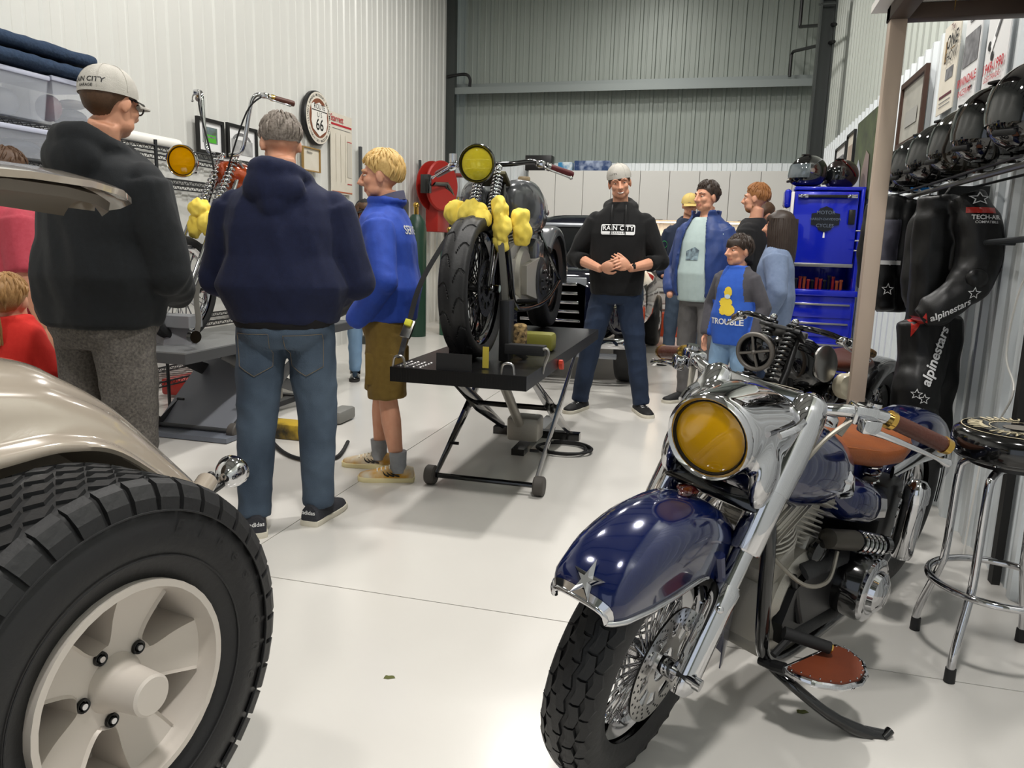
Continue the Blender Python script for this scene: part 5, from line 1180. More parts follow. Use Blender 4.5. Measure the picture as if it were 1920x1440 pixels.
# ---------------------------------------------------------------- springer-fork motorcycles
def springer(label, pos, heading, lean, c):
    root = bike_root(label, 'motorcycle', *pos, heading, lean)
    rk = c.get('rake', 30); Rf = c['Rf']; S, ua = steer_matrix(rk, c.get('steer', 0), (-.05, 0, Rf))
    fm, wm, sm = c['frame'], c['rimm'], c['spokem']
    WM = S @ Matrix.Translation((0, 0, Rf))
    fw = wheel(root, WM, Rf, c.get('Wf', .11), c.get('rim', Rf-.095), 'front_wheel', c.get('mask'), sm, wm, 40, c.get('joined', False), .0035, nt=c.get('nt', 240), mt=c.get('mt', 34))
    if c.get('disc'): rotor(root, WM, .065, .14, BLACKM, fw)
    b = B(WM); b.cyl((0, -.12, 0), (0, .13, 0), .011, n=12); b.cyl((0, .10, 0), (0, .135, 0), .02, n=10); b.obj('axle', CHROME, fw)
    hz = c['neck']                                     # neck height
    T = (hz-Rf)/ua.z
    for s in (-1, 1):
        a0 = V((0, s*.082, Rf)); b = B(S); b.tube([a0+ua*.02, a0+ua*(T*.75), a0+ua*T+V((0, -s*.02, 0))], [.014, .016, .015], 14); b.obj('fork_leg', fm, root, 50)
        q = V((.055, 0, .03)); b = B(S); b.tube([a0+V((.03, 0, .01)), a0+q+ua*(T*.45), a0+q+ua*(T*.62)], [.011, .012, .012], 12); b.tube([a0, a0+V((.035, 0, .012))], .012, 8); b.obj('rocker_leg', fm, root, 50)
        p0 = V((.055, s*.05, Rf+.03))+ua*(T*.60); p1 = V((.055, s*.05, Rf+.03))+ua*(T*1.02)
        q = coil(p0, p1, .025, 13, .0055); q.v = [S @ p for p in q.v]; q.obj('fork_spring', c['springm'], root, 60)
        b = B(S); b.cyl(p0-ua*.02, p1+ua*.02, .011, n=10); b.sph(p1+ua*.02, .017); b.obj('spring_rod', CHROME, root)
    for t, w in ((.60, .20), (.98, .19)):
        b = B(S); b.box(V((.02, 0, Rf+.015))+ua*(T*t), (.12, w, .022), Euler((0, R(-rk), 0)).to_matrix(), .006); b.obj('fork_clamp', c.get('clampm', fm), root, 40)
    hl = c['head']; HM = S @ Matrix.Translation(hl[:3]) @ Matrix.Rotation(R(hl[4]), 4, 'Z') @ Matrix.Rotation(R(hl[5]), 4, 'Y')
    ho = headlamp(root, HM, hl[3], c.get('bezel', BLACK), .10, m=BLACK, lens=c.get('lens'), refl=c.get('refl'))
    if c.get('grill'):
        b = B(HM); r = hl[3]; b.torus((.025, 0, 0), (1, 0, 0), r*1.05, .010, 36, 8)
        for a in (20, 110): d = V((0, math.cos(R(a)), math.sin(R(a)))); b.tube([V((.025, 0, 0))-d*r*1.05, V((.036, 0, 0)), V((.025, 0, 0))+d*r*1.05], .006, 8)
        b.sph((.036, 0, 0), .011); b.obj('stone_guard', c['grill'], ho, 50)
    B(S).box(V((hl[0]-.06, 0, hl[2]-hl[3]*.6)), (.10, .05, .03), None, .006).obj('lamp_bracket', fm, root)
    # bars
    for s in (-1, 1):
        b = B(S); pts = spline([(x, s*y, z) for x, y, z in c['bars']], 6); b.tube(pts, .0135, 12); b.obj('handlebar', c.get('barm', CHROME), root, 60)
        p, q = V(c['bars'][-2]), V(c['bars'][-1]); p.y *= s; q.y *= s; d = (q-p).normalized(); L = .125
        b = B(S); b.tube([q-d*.012, q, q+d*L*.9, q+d*L], [.019, .019, .019, .017], 16); gp = b.obj('grip', c['gripm'], root, 50)
        b = B(S); b.tube([q-d*.03, q-d*.012], .022, 14); b.obj('grip_collar', c.get('collarm', GOLD), gp)
        l0 = q-d*.05+V((.035, 0, -.005)); b = B(S); b.tube(spline([l0, l0+d*.06+V((.03, 0, -.01)), l0+d*.18+V((.025, 0, -.015))], 4), [.008, .008, .007, .006, .005, .005, .005, .005, .008], 8); b.sph(l0+d*.18+V((.025, 0, -.015)), .009); b.box(q-d*.06+V((.018, 0, 0)), (.045, .045, .035), None, .008); b.obj('lever', CHROME, root, 50)
        if c.get('resv') and s == c['resv']:
            b = B(S); b.cyl(q-d*.05+V((.03, 0, .01)), q-d*.05+V((.03, 0, .055)), .022, n=16); b.obj('fluid_reservoir', CHROME, root, 40)
        if c.get('cables'):
            b = B(S); b.tube(spline([q-d*.08, V(c['bars'][2])*1+V((.03, 0, 0)) if s > 0 else V((c['bars'][2][0]+.03, -c['bars'][2][1], c['bars'][2][2])), V((c['bars'][0][0]+.02, s*.05, c['bars'][0][2]-.1)), V((-.35, s*.05, hz-.25))], 6), .006, 6); b.obj('cable', BLACKM, root)
    # tank
    b = B(); ln = c['tank']
    if c.get('split'):
        for s in (-1, 1):
            b = B(); b.loft([ring((x, s*y, (zt+zb)/2), w, (zt-zb)/2, 24, 2.3, (0, 1, 0), (0, 0, 1)) for x, y, w, zt, zb in ln]); b.obj('fuel_tank', c['tankm'], root, 80)
            b = B(); b.lathe([(0, .02), (.03, .02), (.034, .012), (.034, 0)], (ln[2][0], s*ln[2][1], ln[2][3]-.004), (0, 0, 1), 20); b.obj('filler_cap', c.get('capm', STEEL), root)
    else:
        b.loft([ring((x, 0, (zt+zb)/2), w, (zt-zb)/2, 28, 2.2, (0, 1, 0), (0, 0, 1)) for x, y, w, zt, zb in ln]); b.obj('fuel_tank', c['tankm'], root, 80)
        b = B(); b.lathe([(0, .02), (.03, .02), (.034, .012), (.034, 0)], (ln[2][0], 0, ln[2][3]-.004), (0, 0, 1), 20); b.obj('filler_cap', c.get('capm', STEEL), root)
    ex, ez = c.get('eng', (-.68, .36))
    vtwin(root, Matrix.Translation((ex, 0, ez)), c['finm'], c['casem'], c['coverm'], c.get('es', 1.05))
    b = B(); b.lathe([(0, .09), (.13, .09), (.135, .10), (.135, .15), (.12, .16), (.09, .162), (.085, .17), (0, .172)], (ex-.26, 0, ez-.03), (0, 1, 0), 32); dr = b.obj('clutch_drum', c['coverm'], root, 40)
    b = B(); b.prism([(ex+.1, ez+.06), (ex-.22, ez+.10), (ex-.34, ez-.02), (ex-.24, ez-.15), (ex+.08, ez-.10)], (0, .10, 0), (1, 0, 0), (0, 0, 1), -.05); b.obj('primary_cover', c['casem'], root, 30)
    for i in range(6):
        a = PI*i/3; b = B(); b.cyl((ex-.26+.055*math.cos(a), .165, ez-.03+.055*math.sin(a)), (ex-.26+.055*math.cos(a), .182, ez-.03+.055*math.sin(a)), .012, n=8); b.obj('clutch_bolt', BLACKM, dr)
    b = B(); b.sph((ex+.02, .13, ez+.27), (.055, .05, .055), 18, 12); b.cyl((ex+.02, .06, ez+.27), (ex+.02, .13, ez+.27), .035, n=14); b.obj('air_cleaner', c.get('airm', BLACK), root)
    wb = c.get('wb', 1.6)
    for s in (-1, 1):
        b = B(); b.tube(spline([(-(hz-Rf)*math.tan(R(rk))-.06, s*.02, hz-.06), (ex+.30, s*.10, ez+.1), (ex+.26, s*.12, ez-.12), (ex+.1, s*.13, ez-.18), (ex-.5, s*.13, ez-.17), (-wb, s*.10, .33)], 5), .016, 10); b.obj('frame_tube', fm, root, 60)
        b = B(); b.tube([(ex-.35, s*.11, ez+.25), (-wb, s*.105, .34)], .013, 8); b.obj('seat_stay', fm, root)
    b = B(); b.tube(spline([(-(hz-Rf)*math.tan(R(rk))-.03, 0, hz-.04), (ex, 0, ez+.40), (ex-.32, 0, ez+.26), (-wb+.1, 0, .66)], 5), .017, 10); b.obj('backbone', fm, root)
    sx, sz = c.get('seat', (ex-.36, ez+.36)); b = B(); b.loft([ring((sx+x, 0, sz+z), w, h, 22, 2.6, (0, 1, 0), (0, 0, 1)) for x, z, w, h in ((.24, .02, .04, .012), (.16, .012, .09, .03), (0, 0, .14, .035), (-.12, .01, .14, .035), (-.18, .03, .09, .03), (-.21, .04, .03, .012))]); b.obj('seat', c['seatm'], root, 70)
    RM = Matrix.Translation((-wb, 0, .33)); wheel(root, RM, .33, .14, .21, 'rear_wheel', None, sm, wm, 32, True, .0035, nt=60)
    arc = lambda r, a: (-wb+r*math.sin(R(a)), .33+r*math.cos(R(a)))
    b, _ = fender_shell(Matrix(), [arc(.375, a) for a in (50, 20, -10, -40, -70, -95)], [arc(.31, a) for a in (50, 20, -10, -40, -70, -95)], .095); b.obj('rear_fender', c['fendm'], root, 50)
    b = B(); b.tube(spline([(ex+.06, -.08, ez+.28), (ex+.18, -.16, ez+.12), (ex+.0, -.19, ez-.08), (ex-.5, -.19, ez-.12), (-wb-.2, -.19, ez-.06)], 5), .024, 12); b.obj('exhaust_pipe', c.get('pipem', CHROME), root, 60)
    b = B(); b.box((ex-.28, .06, ez+.12), (.22, .16, .18), None, .03); b.obj('oil_tank', c.get('oilm', BLACK), root, 40)
    b = B(); b.tube([(ex+.24, .14, ez-.13), (ex+.26, .26, ez-.12)], .014, 10); b.obj('foot_peg', BLACKM, root); b = B(); b.tube([(ex+.24, -.14, ez-.13), (ex+.26, -.26, ez-.12)], .014, 10); b.obj('foot_peg', BLACKM, root)
    if lean:
        b = B(); b.tube([(ex-.0, .13, ez-.17), (ex-.1, .33, .05)], .012, 8); b.obj('kickstand', BLACK, root)
    return root
GRYP = mat('grey_primer_gloss', '#4b4d50', .22, .1, coat=.6); MAROON = mat('maroon_leather', '#4e1218', .4)
LENSP = mat('pale_yellow_lens', '#f2e23c', .02, 0, alpha=.45, ior=1.25); REFLS = mat('silver_reflector', '#f0e27a', .16, .6, bump=(24, .7))
grey_cfg = dict(Rf=.355, Wf=.135, rim=.27, mask=tread_chev, frame=BLACK, rimm=BLACK, spokem=BLACKM, springm=CHROME, neck=.90, rake=27, steer=0, disc=1, nt=620, mt=80,
    head=(-.02, 0, .955, .082, 0, 2), bezel=BLACK, lens=LENSP, refl=REFLS, clampm=mat('olive_bracket', '#4a4632', .4, .5),
    bars=[(-.30, .01, .98), (-.31, .10, .985), (-.36, .20, 1.0), (-.42, .285, .975)], gripm=MAROON, resv=-1, barm=BLACK, collarm=CHROME,
    tank=[(-.30, .09, .04, .86, .74), (-.36, .11, .09, .91, .68), (-.50, .115, .115, .92, .63), (-.66, .11, .11, .88, .63), (-.78, .09, .07, .80, .66), (-.84, .08, .03, .75, .69)], split=1, tankm=GRYP, capm=mat('tan_cap', '#8b7a5e', .5),
    finm=ALU, casem=ALU, coverm=BLACKM, seatm=MAROON, fendm=GRYP, eng=(-.58, .40), es=1.32, oilm=GRYP, wb=1.62)
springer('grey custom motorcycle with pale yellow headlight standing on the black lift', (LX-.06, LY+.42, LZ_), -90, 0, grey_cfg)
ORANGE = mat('orange_candy', '#a8400c', .12, .4, coat=1.)
chop_cfg = dict(Rf=.33, Wf=.08, rim=.265, frame=CHROME, rimm=CHROME, spokem=CHROME, springm=CHROME, neck=1.12, rake=34, steer=6, joined=True, nt=90, head=(-.02, 0, 1.10, .085, 10, 2), bezel=CHROME, lens=None,
    bars=[(-.42, .05, 1.18), (-.44, .13, 1.22), (-.45, .17, 1.45), (-.46, .185, 1.54), (-.49, .22, 1.575), (-.57, .285, 1.565)], gripm=BROWNL, cables=1,
    tank=[(-.42, 0, .03, 1.12, 1.04), (-.46, 0, .09, 1.15, .98), (-.58, 0, .135, 1.15, .92), (-.74, 0, .12, 1.08, .90), (-.86, 0, .07, 1.0, .90), (-.92, 0, .03, .95, .90)], tankm=ORANGE,
    finm=ALU, casem=CHROME, coverm=CHROME, seatm=BROWNL, fendm=ORANGE, eng=(-.72, .42), airm=CHROME, wb=1.75)
springer('orange chopper with tall chrome handlebars standing on the grey lift', (-3.22, 4.08, .62), -94, 0, chop_cfg)
SMOKE = mat('dark_lens', '#15171a', .05, .3, coat=1.)
blk_cfg = dict(Rf=.33, Wf=.09, rim=.255, frame=BLACKM, rimm=BLACK, spokem=CHROME, springm=mat('grey_spring', '#3b3b3b', .35, .6), neck=.93, rake=28, steer=6, joined=True, nt=90, head=(-.05, 0, .87, .072, 0, 6), bezel=BLACK, lens=SMOKE, refl=mat('dark_reflector', '#333333', .15, 1.), grill=mat('worn_grill', '#6b6762', .45, .5),
    bars=[(-.28, .03, .965), (-.29, .12, .975), (-.34, .20, .965), (-.44, .27, .93)], gripm=mat('dark_grip', '#1a1512', .5, noise_=(120, '#6b5232', .1)), barm=BLACK, collarm=CHROME,
    tank=[(-.32, 0, .03, .86, .78), (-.36, 0, .11, .90, .70), (-.50, 0, .145, .90, .64), (-.68, 0, .13, .83, .63), (-.80, 0, .06, .75, .66)], tankm=BLACK, capm=STEEL,
    finm=BLACKM, casem=BLACKM, coverm=BLACK, seatm=BROWNL, fendm=BLACK, eng=(-.66, .36))
bk = springer('black motorcycle with round stone guard over its headlight, beside the steel post', (.05, 3.43, 0), -120.5, -6.5, blk_cfg)
b = B(); b.lathe([(.0, .0), (.075, .0), (.085, -.008), (.085, -.02)], (-.50, .155, .80), (.2, .95, .2), 28); b.obj('tank_disc', STEEL, bk, 40)
b = B(); b.lathe([(0, .03), (.05, .028), (.062, .01), (.06, -.02)], (-.60, .22, .70), (.5, .8, .2), 26); b.obj('horn', mat('ivory_enamel', '#cfc6ae', .3), bk, 40)
b = B(); b.sph((-.52, .12, .53), (.07, .05, .07), 18, 12); b.obj('magneto_cover', GRYP, bk)

# yellow cloths wrapped on the forks, tie-down straps
def rag(pts, label, seed, grp='yellow cloths on the forks'):
    b = B()
    for p, r in pts: b.sph(p, r, 14, 10)
    o = link(union(b, .007, 3, folds(.020, 22, .35, seed)), 'yellow_cloth', YELLOW, None, 70); tag(o, label, 'cloth', grp); return o
gx, gy, gz = LX-.06, LY+.42, LZ_
def gp(x, y, z): return (gx+y, gy-x, gz+z)     # grey bike local -> world (heading -90)
rag([(gp(-.06, -.12, .72), (.05, .04, .055)), (gp(-.05, -.07, .70), (.05, .04, .04))], 'yellow cloth on the far fork leg of the grey motorcycle', 1.)
rag([(gp(-.02, -.02, .72), (.07, .04, .06)), (gp(.0, .02, .69), (.055, .04, .045))], 'yellow cloth bunched between the fork legs of the grey motorcycle', 2.)
rag([(gp(-.05, .115, .74), (.045, .04, .06)), (gp(-.04, .13, .66), (.04, .04, .08)), (gp(-.05, .125, .58), (.03, .03, .06))], 'yellow cloth hanging long on the near fork leg of the grey motorcycle', 3.)
rag([(gp(-.10, .20, .70), (.04, .03, .05)), (gp(-.10, .215, .63), (.04, .03, .06))], 'yellow cloth hanging beside the grey fuel tank', 4.)
rag([((-3.14, 4.20, 1.44), (.06, .05, .06)), ((-3.10, 4.20, 1.36), (.055, .045, .07)), ((-3.17, 4.19, 1.34), (.04, .04, .07))], 'yellow cloth wrapped on the fork of the orange chopper', 5.)
rag([((-3.02, 4.24, 1.40), (.04, .04, .05)), ((-3.0, 4.25, 1.32), (.03, .03, .05))], 'yellow cloth end hanging beside the strap of the orange chopper', 6.)
STRAP = mat('black_webbing', '#1d1d1e', .8, bump=(300, .3))
def strap(pts, label, w=.014, m=None, grp='tie-down straps'):
    b = B(); b.tube(spline(pts, 6), [(w, .0015)], 6, sq=(1, 0, 0)); o = b.obj('tie_down_strap', m or STRAP, None, 30); tag(o, label, 'strap', grp); return o
strap([gp(-.04, .115, .66), gp(.02, .16, .40), gp(.0, .19, .1), (LX+.20, LY+.5, LZ_+.003)], 'grey webbing strap down the near side of the grey motorcycle', .016, mat('grey_webbing', '#55544f', .8))
s = strap([gp(-.04, -.13, .64), gp(.1, -.24, .38), gp(.2, -.27, .16), (LX-.29, LY+.03, LZ_+.04)], 'black ratchet strap at the front corner of the black lift')
b = B(); b.box((LX-.275, LY+.09, LZ_+.17), (.05, .02, .09), Euler((R(-25), R(12), 0)).to_matrix(), .004); b.obj('ratchet', STEEL, s)
b = B(); b.box((LX-.27, LY+.085, LZ_+.2), (.034, .024, .03), Euler((R(-25), R(12), 0)).to_matrix(), .003); b.obj('ratchet_tag', mat('neon_tag', '#d6d23c', .6), s)
s = strap([(-3.04, 4.17, 1.42), (-2.98, 4.1, 1.2), (-3.02, 3.98, .95), (-2.93, 3.86, .78), (-2.92, 3.80, .66)], 'black tie-down strap with cam buckle on the orange chopper', .018, mat('grey_webbing', '#55544f', .8))
b = B(); b.lathe([(0, -.02), (.036, -.02), (.036, .02), (0, .02)], (-2.92, 3.80, .70), (1, -.4, 0), 20); b.obj('cam_buckle', BLACK, s, 30)
# wooden block and glove on the lift deck
b = B(); b.box((LX+.135, LY+.62, LZ_+.085), (.075, .04, .17), None, .02); tag(b.obj('work_glove', mat('tan_glove', '#b89a68', .85, noise_=(40, '#3b2f22', .12), bump=(80, .6)), None, 50), 'tan printed work glove standing on black lift deck', 'glove')
b = B(); b.box((LX+.12, LY+.86, LZ_+.05), (.30, .12, .10), None, .02); tag(b.obj('support_block', mat('olive_block', '#7d7a2e', .6), None, 40), 'olive green support block under the grey motorcycle', 'block')
# ---------------------------------------------------------------- bar stool
def stool():
    root = thing('bar_stool', 'chrome bar stool with black vinyl seat beside the white wall', 'stool', (.925, 2.60, 0))
    b = B(); b.lathe([(0, .77), (.12, .772), (.16, .768), (.178, .752), (.184, .725), (.180, .69), (.168, .675), (0, .672)], n=44); st = b.obj('seat', BLACK, root, 60)
    b = B(); b.lathe([(0, .672), (.13, .672), (.13, .655), (0, .655)], n=30); b.obj('seat_base', BLACKM, root, 30)
    CR = mat('cream_print', '#d6c9a8', .5)
    for r0, r1 in ((.160, .157), (.085, .082)):
        ol = [((r0 if i < 48 else r1)*math.cos(2*PI*i/48), (r0 if i < 48 else r1)*math.sin(2*PI*i/48)) for i in range(96)]
        decal(ol, [(i, (i+1) % 48, 48+(i+1) % 48, 48+i) for i in range(48)], CR, st, (0, 0, .772), (1, 0, 0), (0, 1, 0), 'print_ring', st.data, .0015)
    b = B()     # looping script around the rim of the seat print
    for k in range(5):
        a0 = 2*PI*k/5
        pts = []
        for i in range(60):
            a = a0+i/60*1.0; rr = .122+.020*math.sin(i*.62)+.006*math.sin(i*1.9); pts.append((rr*math.cos(a+.05*math.cos(i*.62)), rr*math.sin(a+.05*math.cos(i*.62)), .7735))
        b.tube(pts, .0015, 4)
    b.obj('script_print', CR, st)['kind'] = 'stuff'
    b = B(); b.sph((0, 0, .772), (.05, .04, .002), 14, 6); b.obj('centre_print', mat('grey_seat_print', '#77726a', .5), st)
    for i, (fx, fy) in enumerate(((-.176, .155), (-.152, -.176), (.155, .177), (.17, -.16))):
        u = V((fx, fy, 0)).normalized(); f = lambda r, z: V((u.x*r, u.y*r, z))
        b = B(); b.tube(spline([f(.03, .648), f(.10, .650), f(.145, .632), f(.160, .58), f(.168, .33), f(.178, .26), f(.215, .14), f(.234, .07), f(.235, .02)], 5), .0125, 14); lg = b.obj('leg', CHROME, root, 60)
        b = B(); b.tube([f(.2345, .045), f(.235, .001)], [.0155, .0165], 14); b.obj('rubber_foot', RUBBER, lg, 30)
        b = B(); b.sph(f(.187, .268), .009, 10, 6); b.obj('ring_bolt', CHROME, lg)
    b = B(); b.torus((0, 0, .268), (0, 0, 1), .196, .0115, 48, 10); b.obj('foot_ring', CHROME, root, 60)
stool()

# ---------------------------------------------------------------- steel post with brown frame over the helmets
BROWN = mat('brown_steel', '#3d3029', .5, .2, noise_=(8, '#4a3a30', .3)); RAW = mat('raw_steel_tube', '#b9a797', .42, .35, noise_=(4, '#c8b4a2', .35), stretch=(1, 1, .3))
t = thing('canopy_frame', 'bare steel post carrying a brown frame and white top panel', 'frame', (.603, 3.47, 0))
b = B(); b.box((0, 0, 1.09), (.062, .062, 2.18), None, .004); b.obj('post', RAW, t, 30)
b = B(); b.box((0, 0, .004), (.12, .12, .008)); b.obj('foot_plate', RAW, t, 0)
b = B(); b.box((.265, 0, 2.205), (.60, .07, .055), None, .003); b.obj('frame_beam', BROWN, t, 30)
b = B(); b.box((0, -.30, 2.205), (.07, .67, .055), None, .003); b.obj('frame_beam', BROWN, t, 30)
b = B(); b.box((.525, -.30, 2.205), (.05, .53, .055), None, .003); b.obj('frame_beam', BROWN, t, 30)
b = B(); b.box((.235, -.28, 2.25), (.64, .76, .03)); b.obj('top_panel', WHITE, t, 0)
b = B(); b.tube([(.19, -.03, 2.178), (.188, -.034, 2.20), (.19, -.036, 2.30)], .0015, 5); b.obj('pull_wire', GOLD, t)

# ---------------------------------------------------------------- wall rail, helmets, suits
def helmet(label, c, yaw, shellm, r=.135, visor=True, stripe=None, roll=0., vis=None, tilt=0., blue=None):
    t = thing('helmet', label, 'helmet', m=Matrix.Translation(c) @ Euler((R(tilt), R(roll), R(yaw))).to_matrix().to_4x4(), group='motorcycle helmets on the wall shelf')
    b = B(); n, k = 30, 16; rows = []
    for i in range(k+1):
        th = PI*.82*i/k; row = []
        for j in range(n):
            a = 2*PI*j/n; fx, fy = math.cos(a), math.sin(a)         # fx=1 front
            jaw = max(0, fx)*max(0, math.sin(th)-.0)*max(0, -math.cos(th))
            rr = r*(math.sin(th)**.9)
            x = rr*fx*1.12+jaw*r*.35; y = rr*fy*.92; z = r*.98*math.cos(th)
            if i == k: x *= .9; y *= .9
            row.append(V((x, y, z)))
        rows.append(row)
    rows.append([V((p.x*.86, p.y*.86, p.z+.03)) for p in rows[-1]])
    b.loft(rows, cap=False); sh = b.obj('shell', shellm, t, 60)
    v = B(); rows = []
    for i in range(6):
        z = r*(.42-.80*i/5); row = []
        for j in range(17):
            a = R(-74+148*j/16); th = math.acos(max(-1, min(1, z/(r*.98)))); s = math.sin(th)**.9
            jw = max(0, math.cos(a))*math.sin(th)*max(0, -math.cos(th))*r*.35
            row.append(V((r*s*math.cos(a)*1.12+jw+.006*math.cos(a), r*s*math.sin(a)*.92+.006*math.sin(a), z)))
        rows.append(row)
    v.grid(rows); v.obj('visor', vis or mat('smoke_visor', '#101214', .04, .2, coat=1.), sh, 60)
    for s in (-1, 1):
        q = B(); q.lathe([(0, .012), (.018, .010), (.024, 0)], (r*.18, s*r*.90, r*.02), (0, s, 0), 18); q.obj('visor_pivot', STEEL if stripe is None else BLACKM, sh)
    q = B(); q.box((r*1.16, 0, -r*.58), (.02, .07, .02), None, .006); q.obj('chin_vent', BLACKM, sh)
    q = B(); q.box((r*.25, 0, r*.99), (.06, .05, .012), None, .005); q.obj('top_vent', BLACKM, sh)
    if stripe:
        for s in (-1, 1):
            q = B(); q.tube([V((r*1.12*math.sin(th)*math.cos(a0)*1.01, s*r*.93*math.sin(th)*abs(math.sin(a0))*1.01, r*.99*math.cos(th))) for th, a0 in [(R(20+11*i), R(60+8*i)) for i in range(8)]], [(.012, .002)]*8, 6); q.obj('stripe', stripe, sh)
    return t
CARB = mat('carbon_black', '#17160f', .12, .1, coat=1., noise_=(90, '#26241c', .2)); HBK = mat('helmet_black', '#0a0a0b', .06, 0, coat=1.); HRED = mat('helmet_red', '#b3200f', .15, coat=1.)
sh = thing('wall_shelf', 'black wall shelf and rail below the row of helmets', 'shelf', (0, 0, 0))
for x in (.90, 1.02, 1.12): B().cyl((x, 2.85, 1.60), (x, 5.25, 1.60), .006, n=8).obj('shelf_rod', BLACKM, sh)
b = B(); b.cyl((.95, 2.85, 1.585), (.95, 5.25, 1.585), .012, n=10); b.obj('hanging_rail', STEEL, sh)
for y in (2.9, 4.0, 5.2): b = B(); b.box((1.05, y, 1.57), (.21, .02, .05)); b.obj('shelf_bracket', BLACKM, sh, 0)
zs = 1.609
helmet('black helmet at the far end of the shelf beside the steel post', (1.0, 4.92, zs+.138), 215, HBK, .14)
helmet('blue-marked black helmet second from the far end of the shelf', (.98, 4.50, zs+.138), 205, HBK, .14, stripe=mat('metal_blue', '#1677c8', .15, .5, coat=1.))
helmet('black helmet with red stripes in the middle of the shelf', (.985, 4.10, zs+.14), 195, HBK, .145, stripe=HRED)
helmet('carbon black helmet with open visor next to the red-striped one', (.98, 3.70, zs+.14), 200, CARB, .145, tilt=0)
helmet('large glossy black helmet on the shelf above the near racing suit', (.97, 3.32, zs+.148), 212, HBK, .152)
helmet('black helmet nearest the camera at the right edge of the shelf', (.97, 2.95, zs+.15), 222, HBK, .155)
b = B(); b.box((1.03, 4.71, zs+.07), (.10, .06, .11), None, .008); tag(b.obj('blue_box', mat('blue_foil', '#1b7fd0', .25, .5, bump=(30, .6))), 'small blue foil box between the far helmets', 'box')

LEATH = mat('black_suit_leather', '#0d0d0e', .45, 0, bump=(300, .06)); GLEA = mat('worn_grey_leather', '#4d4c58', .6, 0, noise_=(14, '#6b6a78', .25))
def star(r, k=.45): return [((r if i % 2 == 0 else r*k)*math.cos(PI/2+PI*i/5), (r if i % 2 == 0 else r*k)*math.sin(PI/2+PI*i/5)) for i in range(10)]
def stroke_star(parent, o, u, v, r, target, m=WPRINT, sx=1.):
    a = star(r); c = star(r*.72); pts = [(x*sx, y) for x, y in a]+[(x*sx, y) for x, y in c]
    return decal(pts, [(i, (i+1) % 10, 10+(i+1) % 10, 10+i) for i in range(10)], m, parent, o, u, v, 'emblem', target, .004, .012)
def garment(label, tubes, m, vox=.011, seed=0., amp=.009, name='racing_suit', cat='suit'):
    t = thing(name, label, cat, (0, 0, 0), group='riding gear hanging on the wall rail'); b = B()
    for pts, rs in tubes: b.tube(spline(pts, 4), rs, 14)
    me = union(b, vox, 4, folds(amp, 9, .6, seed)); o = link(me, 'shell', m, t, 70)
    x, y = sum(v.co.x for v in me.vertices)/len(me.vertices), sum(v.co.y for v in me.vertices)/len(me.vertices)
    zt = max(v.co.z for v in me.vertices)
    h = B(); h.tube(spline([(x-.05, y, zt-.03), (.95, y, min(zt+.01, 1.57)), (.95, y, 1.597), (.94, y, 1.605)], 4), .004, 6); h.obj('hanger', STEEL, t)
    return t, o
# nearest one-piece suit
yN = 3.88
t, o = garment('black one-piece racing suit with red band nearest on the rail',
    [([(.92, yN, 1.54), (.93, yN, 1.40), (.94, yN, 1.15), (.95, yN, .98)], [(.09, .08), (.11, .09), (.11, .09), (.11, .09)]),
     ([(1.02, yN-.07, 1.53), (1.065, yN-.12, 1.40), (1.075, yN-.14, 1.26), (1.04, yN-.18, 1.17), (.95, yN-.22, 1.08), (.86, yN-.22, 1.01)], [.075, .085, .088, .085, .07, .05]),
     ([(.92, yN-.02, .98), (.93, yN-.04, .80), (.90, yN-.10, .68), (.93, yN-.06, .55), (1.0, yN, .42), (1.03, yN, .30)], [(.12, .10), (.115, .10), (.10, .10), (.09, .085), (.08, .07), (.07, .06)]),
     ([(1.0, yN+.05, 1.0), (1.02, yN+.06, .75), (1.04, yN+.06, .45), (1.04, yN+.06, .30)], [.10, .09, .075, .07])], LEATH, seed=3., name='racing_suit')
uu, vv = V((1, .0, 0)), V((0, 0, 1))
stroke_star(o, (1.045, yN-.6, 1.525), uu, vv, .030, o.data, sx=1.6)
decal([(-.058, -.012), (.058, -.012), (.058, .012), (-.058, .012)], [(0, 1, 2, 3)], RED, o, (1.052, yN-.6, 1.475), uu, vv, 'red_band', o.data, .004, .015)
lettering('TECH-AIR', WPRINT, o, (1.07, yN-.6, 1.445), uu, vv, .026, o.data, .02, off=.004, sub=.01); lettering('COMPATIBLE', WPRINT, o, (1.07, yN-.6, 1.425), uu, vv, .015, o.data, .01, off=.004, sub=.01)
b = B(); b.sph((1.045, yN-.25, 1.19), (.045, .03, .045), 14, 8); b.obj('elbow_cup', BLACKM, o)
stroke_star(o, (1.04, yN-.6, 1.13), uu, vv, .028, o.data)
lettering('alpinestars', WPRINT, o, (.955, yN-.6, 1.055), V((.86, 0, .46)), V((-.46, 0, .86)), .040, o.data, .02, off=.005, sub=.01, shear=.2)
lettering('alpinestars', WPRINT, o, (.955, yN-.6, .84), V((.28, 0, .96)), V((-.96, 0, .28)), .062, o.data, .025, off=.005, sub=.012, shear=.2)
stroke_star(o, (.885, yN-.6, .675), uu, vv, .026, o.data); stroke_star(o, (.918, yN-.6, .655), uu, vv, .026, o.data)
decal([(-.014, -.06), (.016, 0), (.0, .06), (-.02, .02)], [(0, 1, 2, 3)], RED, o, (.865, yN-.6, .98), uu, vv, 'red_flash', o.data, .004, .02)
